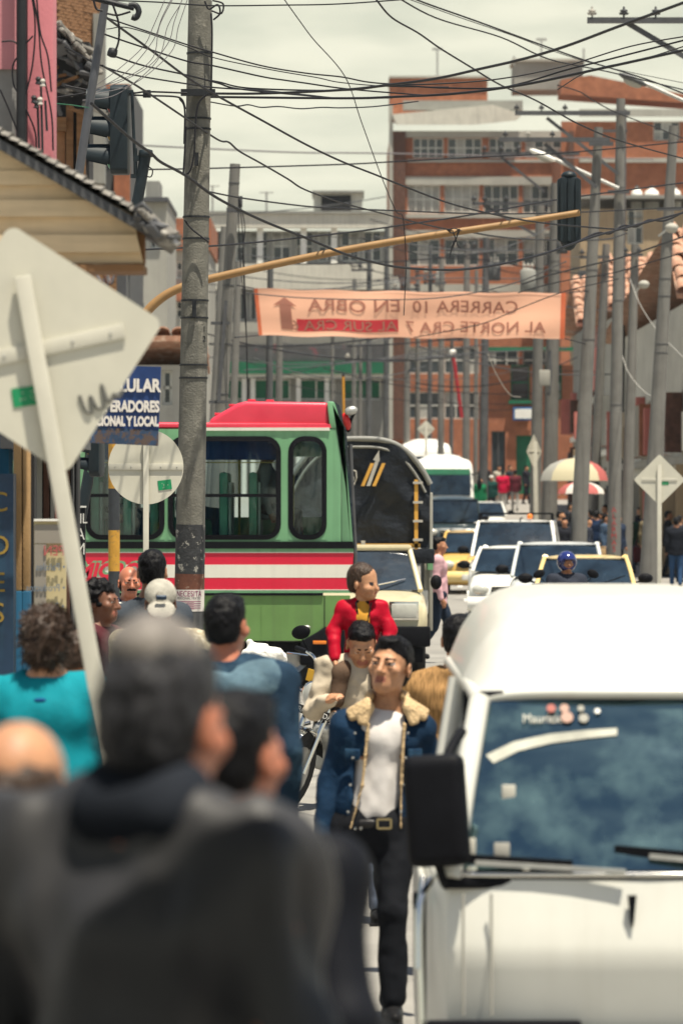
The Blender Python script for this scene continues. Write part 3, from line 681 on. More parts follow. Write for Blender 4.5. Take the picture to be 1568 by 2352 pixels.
# shop wall, pier and fascia
YW = 25.
slab('shop_wall', M_bluepaint, cs, -700, 20, 640, 2100, YW, YW + .3); slab('navy_panel', M_navy, cs, -300, 31, 1088, 2100, YW - .8, YW - .6)
for u0, u1 in ((31, 50), (52, 68)): slab('pier', M_tanpaint, cs, u0, u1, 1000, 1358, YW - .5, YW - .3, bevel=.008); slab('pier_base', M_bluepaint, cs, u0 - 1, u1 + 1, 1358, 2150, YW - .51, YW - .29, bevel=.008)
slab('door_jamb', M_black, cs, 70, 79, 1000, 2150, YW - .4, YW - .2); slab('shutter_box', M_dsteel, cs, 0, 190, 960, 1030, YW - .2, YW + .6)
for k, (u0, u1, m) in enumerate(((84, 96, M_palegrey), (100, 112, M_rust), (116, 124, M_palegrey), (126, 131, M_redrender), (134, 160, M_rust), (164, 168, M_dsteel))): slab('shutter_slat', m, cs, u0, u1, 1030, 2150, YW + .1 + k * .02, YW + .2 + k * .02)
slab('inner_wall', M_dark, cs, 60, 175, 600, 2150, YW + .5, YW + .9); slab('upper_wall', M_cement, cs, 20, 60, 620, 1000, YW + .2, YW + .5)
for k in range(16):
    u = rnd.uniform(195, 275); v = rnd.uniform(618, 690); b = MB(); p = at(u, v, YE + 2.0)
    b.tube(spline([p, p + Vector((rnd.uniform(-.05, .05), 0, -.05)), p + Vector((rnd.uniform(-.1, .1), .05, rnd.uniform(-.12, .05)))], 4), .006, 5); b.build('loose_wire', M_rust if k % 2 else M_cable_grey, cs, world=True)
slab('eave_panel', M_wood, cs, -160, 288, 622, 700, YE + 2.4, YE + 2.6); slab('eave_post', M_dsteel, cs, 268, 290, 605, 700, YE + 1.9, YE + 2.1)
yl = mat('yellow_letter', (.26, .17, .03), .8, .3, 20)
for t_, v in (('C', 1145), ('O', 1245), ('E', 1330), ('S', 1400)):
    p = at(-4, v - 105 + 115, YW - .82); text_mesh('sign_letter', t_, .15, yl, Vector((p.x, YW - .803, p.z)) - cs.location, (R(90), 0, 0), cs)

# pink house with bare cement patch and service pipes
YP = 24.0
ph = thing('pink_house', 'pink rendered house above the corner shop roof', 'house', (at(60, 300, YP).x, YP, walk_h(24)))
slab('wall', M_cement, ph, -500, 62, -260, 700, YP, YP + .3); slab('wall_upper', mat('pink_faded', (.50, .21, .235), .9, .1, 3, .2, 60), ph, -500, 61, -260, 158, YP - .02, YP - .004); slab('corner_strip', M_pink, ph, 63, 122, -260, 700, YP - .03, YP + .28, bevel=.01)
slab('roof_coping', M_offwhite, ph, 60, 124, -270, -261, YP - .1, YP + .3)
b = MB(); b.tube([at(50, 700, YP - .12), at(50, -250, YP - .12)], .028, 10); b.build('drain_pipe', M_black, ph, world=True, smooth=True)
for pts in ([(62, -60), (80, 40), (76, 140), (60, 215)], [(70, -40), (88, 60), (96, 150), (118, 260), (122, 345)], [(48, 120), (30, 150), (32, 195), (50, 222)], [(60, 250), (80, 300), (84, 345)], [(0, 205), (18, 245), (42, 305)], [(4, 95), (30, 94), (46, 105), (60, 98), (76, 82)], [(82, -30), (92, 70), (110, 130), (118, 210)]):
    b = MB(); b.tube(spline([at(u, v, YP - .13) for u, v in pts], 8), .005, 5); b.build('service_cable', M_cable, ph, world=True)
for k, (u, v) in enumerate(((88, 185), (98, 190), (78, 228), (92, 232), (84, 240))):
    b = MB(); c = at(u, v, YP - .2); b.lathe([(.004, -.02), (.016, -.016), (.01, 0), (.016, .01), (.008, .022)], c, 8); b.build('insulator', M_insul if k % 2 else M_black, ph, world=True)
for u, v0, v1 in ((94, 190, 350), (86, 225, 340), (104, 230, 300)): b = MB(); b.bar(at(u, v0, YP - .16), at(u + 4, v1, YP - .16), .012, .012); b.build('bracket', M_black, ph, world=True)

# dark old house with collapsing tile roof behind it
od = thing('old_house', 'dark derelict roof edge between the pink house and the brick gable', 'house', (at(165, 300, 60).x, 60, ground(60)))
slab('wall', M_dark, od, 60, 205, 95, 1200, 60, 61); slab('plank', M_wood, od, 152, 168, 240, 420, 59.8, 59.95); slab('plank', M_wood, od, 126, 152, 268, 300, 59.7, 59.9); slab('plank', M_wood, od, 176, 196, 250, 430, 59.75, 59.9)
slab('brick_patch', M_brickwall, od, 122, 150, 300, 400, 59.85, 59.98)
for k in range(46):
    t = k / 45; u = 122 + t * 88 + rnd.uniform(-4, 4); v = 62 + t * 85 + rnd.uniform(-10, 14) + (k % 3) * 12
    c = at(u, v, 59.6 + rnd.uniform(-.3, .3)); b = MB(); b.box((0, 0, 0), (.20, .34, .06)); o = b.build('roof_tile', [M_tilegrey, M_dark, M_dsteel][k % 3], od, bevel=.015, seg=1); o.location = c - od.location; o.rotation_euler = (rnd.uniform(-.5, .5), .6 + rnd.uniform(-.4, .4), rnd.uniform(-.8, .8))
for k in range(18):
    c = at(rnd.uniform(124, 205), rnd.uniform(150, 250), 59.5); b = MB(); b.bar(c, c + Vector((rnd.uniform(-.35, .35), .1, rnd.uniform(-.2, .2))), .05, .04); b.build('batten', [M_dsteel, M_wood, M_tilegrey][k % 3], od, world=True)
# tall brick gable of single bricks
YK = 112.; A0, A1 = at(122, 600, YK - 1.2), at(238, 600, YK + 1.2); U = Vector((A1.x - A0.x, A1.y - A0.y, 0)); Wk = U.length; U.normalize(); N = Vector((U.y, -U.x, 0)); ztop = at(0, -40, YK).z; zbot = ground(YK)
bg_ = thing('brick_gable', 'tall bare brick gable behind the slanting service mast', 'building', (A0.x, A0.y, zbot))
b = MB(); b.add([A0 * 1 - N * .01, A1 - N * .01, A1 - N * 4, A0 - N * 4] and [Vector((q.x, q.y, z)) for z in (zbot, ztop) for q in (A0 - N * .02, A1 - N * .02, A1 - N * 5, A0 - N * 5)], [(0, 1, 5, 4), (1, 2, 6, 5), (2, 3, 7, 6), (3, 0, 4, 7), (4, 5, 6, 7)]); b.build('wall', M_mortar, bg_, world=True)
zlo, zhi = at(0, 415, YK).z, ztop; bw, bh = .245, .082; me = None; ncol = int(Wk / (bw + .015)); nbr = 0; rest = MB()
rz_ = math.atan2(U.y, U.x); z = zhi - bh; rowi = 0
while z > zlo:
    for i in range(ncol + 1):
        u = (i - (.5 if rowi % 2 else 0)) * (bw + .015) + bw / 2 + .01
        if u - bw / 2 < 0 or u + bw / 2 > Wk: continue
        c = A0 + U * u + N * rnd.uniform(.0, .02); c.z = z
        vv = HORIZON + (CAM_Z - z) * FOC / c.y
        if nbr < 298 and (vv < 190 or i > ncol - 3):
            if me is None: bb_ = MB(); bb_.box((0, 0, 0), (bw, .12, bh - .014)); o = bb_.build('brick', M_brickwall, bg_); me = o.data
            else: o = bpy.data.objects.new('brick', me); COL.objects.link(o); o.parent = bg_
            o.location = c - bg_.location; o.rotation_euler = (0, 0, rz_ + rnd.uniform(-.03, .03)); nbr += 1
        else: rest.box(c, (bw, .12, bh - .014), Matrix.Rotation(rz_, 3, 'Z'))
    z -= bh; rowi += 1
tag(rest.build('brick_rest', M_brickwall, bg_, world=True), kind='stuff')
slab('corner_render', M_greywall, bg_, 214, 240, 30, 420, YK + .4, YK + 1.1)
# small distant pieces left of the big pole
lb = block('left_grey_house', 'grey house with red chimney behind the side-on traffic signal', *pr(195, 298, 900, 190, 118)[:2], 118, 126, ground(118), at(0, 192, 118).z, M_conc_dark, [(*pr(243, 270, 300, 370, 118), 1, 2)])
slab('chimney', M_brickfar, lb, 238, 297, 192, 222, 117.6, 117.98); slab('brick_corner', M_brickfar, lb, 262, 298, 380, 520, 117.7, 117.99)
lt = block('left_tank_house', 'pale house with concrete roof tank left of the big pole', *pr(330, 384, 900, 500, 150)[:2], 150, 158, ground(150), at(0, 462, 150).z, M_palegrey, [(*pr(345, 372, 520, 570, 150), 2, 1)])
slab('tank', M_greywall, lt, 334, 366, 415, 455, 150.5, 153); slab('roof_slab', M_dsteel, lt, 328, 386, 452, 462, 149.6, 158)
lh = block('left_tiled_house', 'grey house with clay tiled roof behind the blue sign', *pr(285, 470, 900, 780, 95)[:2], 95, 103, ground(95), at(0, 838, 95).z, M_palegrey, [(*pr(372, 396, 850, 930, 95), 1, 2), (*pr(430, 460, 850, 930, 95), 1, 2)])
xa, xb, za, zb = pr(280, 474, 838, 772, 95); tiled_roof(lh, xa, xb, 94.6, 97.5, za, zb, tw=.35)
lm = block('left_back_block', 'grey block with brown roofs low behind the yellow mast arm', *pr(300, 480, 900, 560, 185)[:2], 185, 195, ground(185), at(0, 575, 185).z, M_palegrey, [(*pr(a, a + 28, v, v + 40, 185), 2, 2) for a in (310, 350, 392, 436) for v in (600, 690)])
slab('roof', M_brickfar, lm, 296, 484, 500, 574, 184.7, 195.2); slab('balcony', M_brickfar, lm, 340, 420, 655, 690, 184, 184.98)
# ================================================================== poles and their crossarms
POLES = {}
def pole(name, label, ub, vb, ut, vt, Y, wb, wt, m, group='utility poles', n=14, bands=(), taper_to_ground=True):
    k = (ub - ut) / (vb - vt); zb = ground(Y); vg = HORIZON + (CAM_Z - zb) * FOC / Y; ug = ut + k * (vg - vt); wg = wt + (wb - wt) * (vg - vt) / (vb - vt)
    A, B = at(ug, vg, Y), at(ut, vt, Y)
    r = thing(name, label, 'pole', (A.x, Y, zb - .02), 0, group)
    b = MB(); N = 8; b.tube([A.lerp(B, i / N) for i in range(N + 1)], [(wg + (wt - wg) * i / N) / 2 * px(Y) for i in range(N + 1)], n); b.build('shaft', m, r, world=True, smooth=True, auto=60)
    for v in bands:
        t = (vg - v) / (vg - vt); c = A.lerp(B, t); rr = (wg + (wt - wg) * t) / 2 * px(Y) + .006; q = MB(); q.lathe([(rr, -.007), (rr, .007)], c, n, cap=True); q.build('strap', M_dsteel if len(bands) < 9 else M_black, r, world=True)
    POLES[label] = (A, B, r); return r
def pole_at(r, v):
    for A, B, q in POLES.values():
        if q is r:
            vg = HORIZON + (CAM_Z - A.z) * FOC / A.y; vt = HORIZON + (CAM_Z - B.z) * FOC / B.y; return A.lerp(B, (vg - v) / (vg - vt))
def crossarm(r, u0, u1, v, ins=(), h=9, brace=None, Y=None, tilt=0, drop=False):
    Y = Y or r.location.y - .2; b = MB(); b.bar(at(u0, v, Y), at(u1, v + tilt, Y), .09, h * px(Y)); a = b.build('crossarm', M_dsteel, r, world=True)
    for u in ins:
        c = at(u, v, Y) + Vector((0, 0, h * px(Y) / 2)); s = (24 if Y < 70 else 15) * px(Y); q = MB()
        q.lathe([(s * .1, 0), (s * .1, s * .25), (s * .42, s * .28), (s * .48, s * .45), (s * .25, s * .5), (s * .38, s * .6), (s * .36, s * .72), (s * .12, s * .8), (s * .1, s * 1.05)], c, 10); q.build('insulator', M_insul if u % 3 == 0 else M_dsteel, a, world=True, smooth=True, auto=50)
    if brace:
        q = MB(); q.bar(at(brace[0], brace[1], Y + .05), at(brace[2], brace[3], Y + .05), .05, .07); q.build('brace', M_dsteel, r, world=True)
    return a
# the big pole in focus
big = pole('concrete_pole', 'large mottled concrete pole in front of the bus', 436, 1300, 460, 0, 34.5, 67, 54, M_conc, n=24, bands=(122, 272, 296, 498, 548, 690, 730, 838, 868))
def band(v0, v1, m, name):
    b = MB(); A_, B_ = pole_at(big, v1), pole_at(big, v0); b.tube([A_, B_], [(67 + (54 - 67) * (1300 - v) / 1300) / 2 * px(34.5) + .0025 for v in (v1, v0)], 24, cap=False); b.build(name, m, big, world=True, smooth=True)
band(1205, 1318, mat('tar_band', (.03, .032, .036), .8, .3, 20, .4, 60, patch=(.30, .29, .26), patch_scale=16, patch_lo=.56, patch_hi=.6), 'tar_band')
band(1318, 1354, mat('rust_band', (.12, .045, .028), .85, .3, 14, patch=(.28, .2, .15), patch_scale=20, patch_lo=.6, patch_hi=.64), 'brown_band')
band(1400, 1800, M_conc_dark, 'pole_foot')
for k, (v, t_) in enumerate(((757, '01'), (779, '02'))):
    p = at(467, v, 34.5); text_mesh('pole_number', t_, .062, M_black, Vector((p.x - .005, 34.5 - .075, p.z)) - big.location, (R(90), 0, R(28)), big)
b = MB(); c = pole_at(big, 215); b.bar(c + Vector((-.13, -.12, 0)), c + Vector((.13, -.12, 0)), .05, .05); b.build('pole_clamp', M_black, big, world=True)
for pts in ([(427, 290), (424, 350), (421, 400)], [(476, 215), (455, 240), (448, 300), (446, 350), (437, 390), (425, 402)], [(485, 30), (487, 80), (485, 215)], [(424, 505), (440, 525), (480, 556)], [(412, 225), (424, 250), (423, 330)], [(470, 2), (480, 20), (500, 10), (505, 30), (490, 45)], [(488, 0), (512, 8), (508, 30), (486, 24)]):
    q = MB(); q.tube(spline([at(u, v, 34.35) for u, v in pts], 8), .007, 6); q.build('pole_cable', M_cable, big, world=True)
q = MB(); q.bar(at(452, 350, 34.37), at(451, 380, 34.37), .03, .03); q.bar(at(446, 690, 34.37), at(446, 728, 34.37), .025, .03); q.build('pole_fitting', M_black, big, world=True)
# notice pasted on the pole
po = thing('paper_notice', 'white paper notice with purple heading pasted on the big pole', 'poster', (pole_at(big, 1400).x, 34.5, pole_at(big, 1400).z))
b = MB(); rr = 67 / 2 * px(34.5) + .006; c0 = pole_at(big, 1404); c1 = pole_at(big, 1354)
rings = [[Vector((c.x + rr * math.sin(a), c.y - rr * math.cos(a), c.z)) for a in [R(x) for x in range(-80, 81, 16)]] for c in (c0, c1)]
b.loft(rings, closed=False); pp = b.build('paper', mat('paper_white', (.66, .62, .58), .8, .1, 9), po, world=True, smooth=True)
purp = mat('print_purple', (.22, .02, .10), .7); dk = mat('print_dark', (.05, .04, .05), .7)
def wrap_text(txt, size, v, m, sx=1.):
    o = text_mesh('print', txt, size, m, (0, 0, 0), (0, 0, 0), po, extrude=0, sx=sx); c = pole_at(big, v)
    for vv in o.data.vertices:
        a = vv.co.x / (rr + .002); z = vv.co.y; vv.co = Vector((c.x + (rr + .002) * math.sin(a), c.y - (rr + .002) * math.cos(a), c.z + z)) - po.location
wrap_text('NECESITA', .062, 1364, purp, .78); wrap_text('PERSONAL MIXTO', .026, 1374, dk, .9)
for v in (1383, 1388, 1393, 1398): wrap_text('• • ▬ ▬▬ ▬ ▬▬', .01, v, purp, 1.)
for v in (1382, 1387, 1392, 1397):
    b = MB(); c = pole_at(big, v); rings = [[Vector((c.x + (rr + .002) * math.sin(a), c.y - (rr + .002) * math.cos(a), c.z + dz)) for a in [R(x) for x in range(-50, 51, 10)]] for dz in (0, .005)]; b.loft(rings, closed=False); b.build('print_line', purp, po, world=True)

# left-hand poles beyond the junction
l1 = pole('concrete_pole', 'slender pale pole left of the banner with an upright crossarm', 508, 950, 540, 376, 66, 30, 24, M_conc_far, bands=(420, 655, 790, 905))
crossarm(l1, 520, 552, 482, h=10); crossarm(l1, 484, 528, 742, h=7); crossarm(l1, 480, 524, 923, h=7)
q = MB(); q.bar(at(519, 690, 65.7), at(502, 925, 65.7), .05, .05); q.build('spare_crossarm', M_dsteel, l1, world=True)
q = MB(); q.bar(at(552, 450, 65.7), at(552, 475, 65.7), .06, .06); q.build('junction_box', M_dsteel, l1, world=True)
for du, sgn in ((556, 1), (562, -1), (548, 1)):
    q = MB(); q.tube(spline([at(548, 452, 65.6), at(du, 520, 65.6), at(du + 4 * sgn, 600, 65.6), at(566, 780, 65.6), at(568, 925, 65.6)], 6), .008, 5); q.build('down_cable', M_cable, l1, world=True)
pole('concrete_pole', 'thicker grey pole just left of the slender pale pole', 494, 950, 516, 520, 80, 24, 18, M_conc_far)
pole('concrete_pole', 'grey pole hidden half behind the slender pale pole', 536, 950, 548, 600, 92, 18, 15, M_conc_far)
for k, (u, w, vt, Y, m, lab) in enumerate(((618, 17, 600, 120, M_conc_dark, 'dark pole under the banner arrow'), (640, 17, 690, 130, M_conc_far, 'paler pole right of the dark one under the banner arrow'))):
    pole('concrete_pole', lab, u, 950, u + 3, vt, Y, w, w * .8, m)
for k, (u, w, vt, Y, m, lab) in enumerate(((762, 9, 700, 190, M_conc_far, 'leftmost thin far pole over the bus roof end'), (812, 12, 640, 185, M_conc_far, 'far pole above the bus mirror'), (826, 10, 780, 198, M_conc_far, 'pale far pole close right of the bus mirror'),
        (846, 14, 560, 190, M_conc_dark, 'dark far pole above the tarpaulin crown'), (868, 11, 720, 210, M_conc_far, 'slim far pole above the tarpaulin slope'), (886, 14, 520, 196, M_conc_dark, 'dark far pole beside the brick block edge'),
        (934, 15, 600, 182, M_conc_far, 'far pole left of the white bus'), (958, 12, 640, 205, M_conc_far, 'pole standing over the white bus roof'), (986, 11, 560, 226, M_conc_dark, 'thin dark pole behind the white bus'),
        (1012, 15, 590, 176, M_conc_far, 'pole over the middle of the white bus'), (1036, 9, 700, 222, M_conc_dark, 'thin pole beside the slanted red pole'), (1070, 17, 560, 172, M_conc_far, 'pale pole over the right end of the white bus'), (1092, 10, 620, 186, M_conc_far, 'slim pole left of the dark roadside pole'))):
    r = pole('concrete_pole', lab, u, 1000, u + 2, vt, Y, w, w * .8, m, group='far utility poles')
    if k % 2 == 0: crossarm(r, u - 34, u + 30, vt + 40 + k * 4, (u - 28, u - 8, u + 22), h=5)
    elif k % 3 == 0: crossarm(r, u - 40, u + 12, vt + 60, (u - 36, u - 20), h=5)
rp = thing('red_pole', 'slanted thin red pole above the white bus', 'pole', at(1056, 1000, 168)); q = MB(); q.tube([at(1060, 960, 168), at(1040, 812, 168)], .07, 8); q.build('shaft', mat('red_paint', (.35, .02, .03), .5), rp, world=True, smooth=True)
q = MB(); q.ell(at(1039, 808, 168), (.12, .12, .12), 8, 6); q.build('finial', M_white, rp, world=True)
op = thing('orange_post', 'thin orange post standing behind the bus roof', 'post', at(790, 960, 108)); q = MB(); q.tube([at(790, 1000, 108), at(788, 862, 108)], .03, 8); q.build('shaft', mat('orange_paint', (.55, .25, .02), .5), op, world=True, smooth=True); q = MB(); q.ell(at(788, 862, 108), (.04, .04, .04), 8, 6); q.build('cap', M_black, op, world=True)
# right-hand poles
r2 = pole('concrete_pole', 'tall concrete pole with red lettering and a long crossarm', 1409, 1270, 1425, 226, 98, 32, 20, M_conc_far, bands=(430, 690, 930))
crossarm(r2, 1182, 1446, 259, (1186, 1243, 1297), h=10, brace=(1255, 270, 1420, 400)); crossarm(r2, 1395, 1445, 440, h=8)
for k, c in enumerate('ALARMAS'):
    p = at(1411, 1172 + k * 15, 97.6); text_mesh('letter', c, .17, mat('print_red', (.35, .05, .05), .7), Vector((p.x, 97.83, p.z)) - r2.location, (R(90), 0, 0), r2)
r1 = pole('concrete_pole', 'thick pale pole standing in front of the umbrellas', 1328, 1240, 1374, 292, 88, 39, 20, M_conc_far, bands=(620, 780))
crossarm(r1, 1146, 1400, 320, (1160, 1212, 1268), h=10, brace=(1250, 330, 1370, 430)); crossarm(r1, 1352, 1408, 330, h=9)
r3 = pole('concrete_pole', 'tall pole with dark straps near the right edge', 1496, 1200, 1546, 288, 84, 40, 20, M_conc_far, bands=(640, 680, 790, 810), )
crossarm(r3, 1508, 1566, 480, h=6)
r4 = pole('concrete_pole', 'dark roadside pole left of the brick corner house', 1110, 1100, 1116, 545, 168, 20, 15, M_conc_dark)
r5 = pole('concrete_pole', 'left one of the paired poles beside the brick corner house', 1230, 1130, 1240, 470, 128, 27, 20, M_conc_far, bands=(640,))
r6 = pole('concrete_pole', 'right one of the paired poles with a meter box', 1262, 1130, 1276, 420, 122, 36, 22, M_conc_far, bands=(600,))
q = MB(); q.box(at(1250, 868, 121.4), (.3, .2, .42)); q.build('meter_box', M_palegrey, r6, world=True, bevel=.03)
q = MB(); q.tube(spline([at(1262, 805, 121.6), at(1264, 860, 121.5), at(1262, 900, 121.4), at(1256, 905, 121.4)], 5), .04, 6); q.build('meter_cable', M_dsteel, r6, world=True)
crossarm(r5, 1100, 1262, 352, (1112, 1140, 1180), h=8, Y=126) if False else None
r7 = pole('concrete_pole', 'slim pole between the thick pale pole and the lettered pole', 1366, 1080, 1392, 560, 132, 24, 17, M_conc_far)
r8 = pole('concrete_pole', 'slim pole right of the lettered pole', 1440, 1160, 1458, 560, 112, 27, 18, M_conc_far)
r9 = pole('concrete_pole', 'dark pole behind the lettered pole', 1424, 1100, 1432, 250, 140, 16, 13, M_conc_dark)
crossarm(r5, 1105, 1330, 352, (1112, 1150, 1190), h=8, brace=(1150, 360, 1250, 440)); crossarm(r6, 1085, 1268, 467, (1088, 1112, 1162), h=7, brace=(1110, 470, 1230, 540)); crossarm(r4, 1040, 1128, 572, (1044, 1066, 1088), h=6)
crossarm(r7, 1330, 1400, 590, (1336, 1352), h=7); crossarm(r8, 1428, 1476, 585, (1436, 1468), h=7); crossarm(r9, 1380, 1440, 300, h=6)
# pole beyond the right edge carrying the top crossarm with three insulators
rx = pole('concrete_pole', 'pole just beyond the right edge carrying the topmost crossarm', 1640, 1200, 1650, -60, 62, 46, 34, M_conc_far)
crossarm(rx, 1348, 1660, 46, (1359, 1432, 1505), h=13, brace=(1440, 52, 1640, 170))
# street lamps: arm and head as things of their own
def lamp(label, tip, root_px, Y, head_w, m, rp=None, flip=1):
    r = thing('street_lamp', label, 'street lamp', at(*root_px, Y)); b = MB(); b.tube([at(*root_px, Y), at(tip[0] + head_w * .4, tip[1] + 8, Y)], 4.5 * px(Y), 8); b.build('arm', M_steel, r, world=True, smooth=True)
    c = at(tip[0], tip[1], Y); w = head_w * px(Y); d = (at(*root_px, Y) - c).normalized(); M3 = Matrix(((d.x, 0, -d.z), (0, 1, 0), (d.z, 0, d.x)))
    q = MB(); q.ell(c, (w * .55, .16, .085 * w / .5 * .7), 14, 8, M3); h = q.build('lamp_head', m, r, world=True, smooth=True); q = MB(); q.ell(c - Vector((0, 0, .05)), (w * .36, .12, .07), 12, 6, M3); q.build('lamp_glass', M_palegrey, h, world=True, smooth=True)
lamp('white street lamp on a long arm above the traffic signal', (1246, 356), (1420, 432), 97.5, 62, M_white)
lamp('dark street lamp hanging in from the top right edge', (1452, 182), (1640, 262), 74, 66, M_dsteel)
for lab, u, v, Y in (('small white lamp on the strapped pole', 1542, 522, 83.4), ('small grey lamp between the right-hand poles', 1478, 652, 100)):
    r = thing('street_lamp', lab, 'street lamp', at(u, v, Y)); q = MB(); q.lathe([(.04, -.10), (.09, -.08), (.13, 0), (.10, .05), (.04, .08)], at(u, v, Y), 12); q.build('lamp_head', M_palegrey, r, world=True, smooth=True); q = MB(); q.tube([at(u, v - 4, Y), at(u - 30 if u > 1500 else u - 20, v + 20, Y + .2)], .02, 6); q.build('arm', M_steel, r, world=True)
# clutter on the wires: transformers
for lab, u, v, Y, hh in (('round grey transformer on the paired poles', 1212, 640, 124, 60), ('small dark transformer below the white street lamp', 1290, 560, 121, 44), ('grey transformer on the pole beside the brick block', 905, 660, 188, 44), ('pale transformer hung between far poles above the banner', 1010, 640, 178, 36), ('dark transformer over the banner right end', 1135, 620, 150, 48)):
    r = thing('transformer', lab, 'transformer', at(u, v + hh / 2, Y), 0, 'pole transformers'); h = hh * px(Y); w = h * .3; q = MB(); q.lathe([(w * .9, 0), (w, .05 * h), (w, .8 * h), (w * .8, .86 * h), (w * .3, .9 * h)], (0, 0, 0), 12); q.build('tank', M_conc_dark if 'dark' in lab else M_greywall, r, smooth=True, auto=50)
    for s in (-1, 0, 1): q = MB(); q.lathe([(w * .12, 0), (w * .2, h * .05), (w * .12, h * .1), (w * .18, h * .15), (w * .06, h * .26)], (s * w * .5, 0, h * .86), 8); q.build('bushing', M_insul, r)

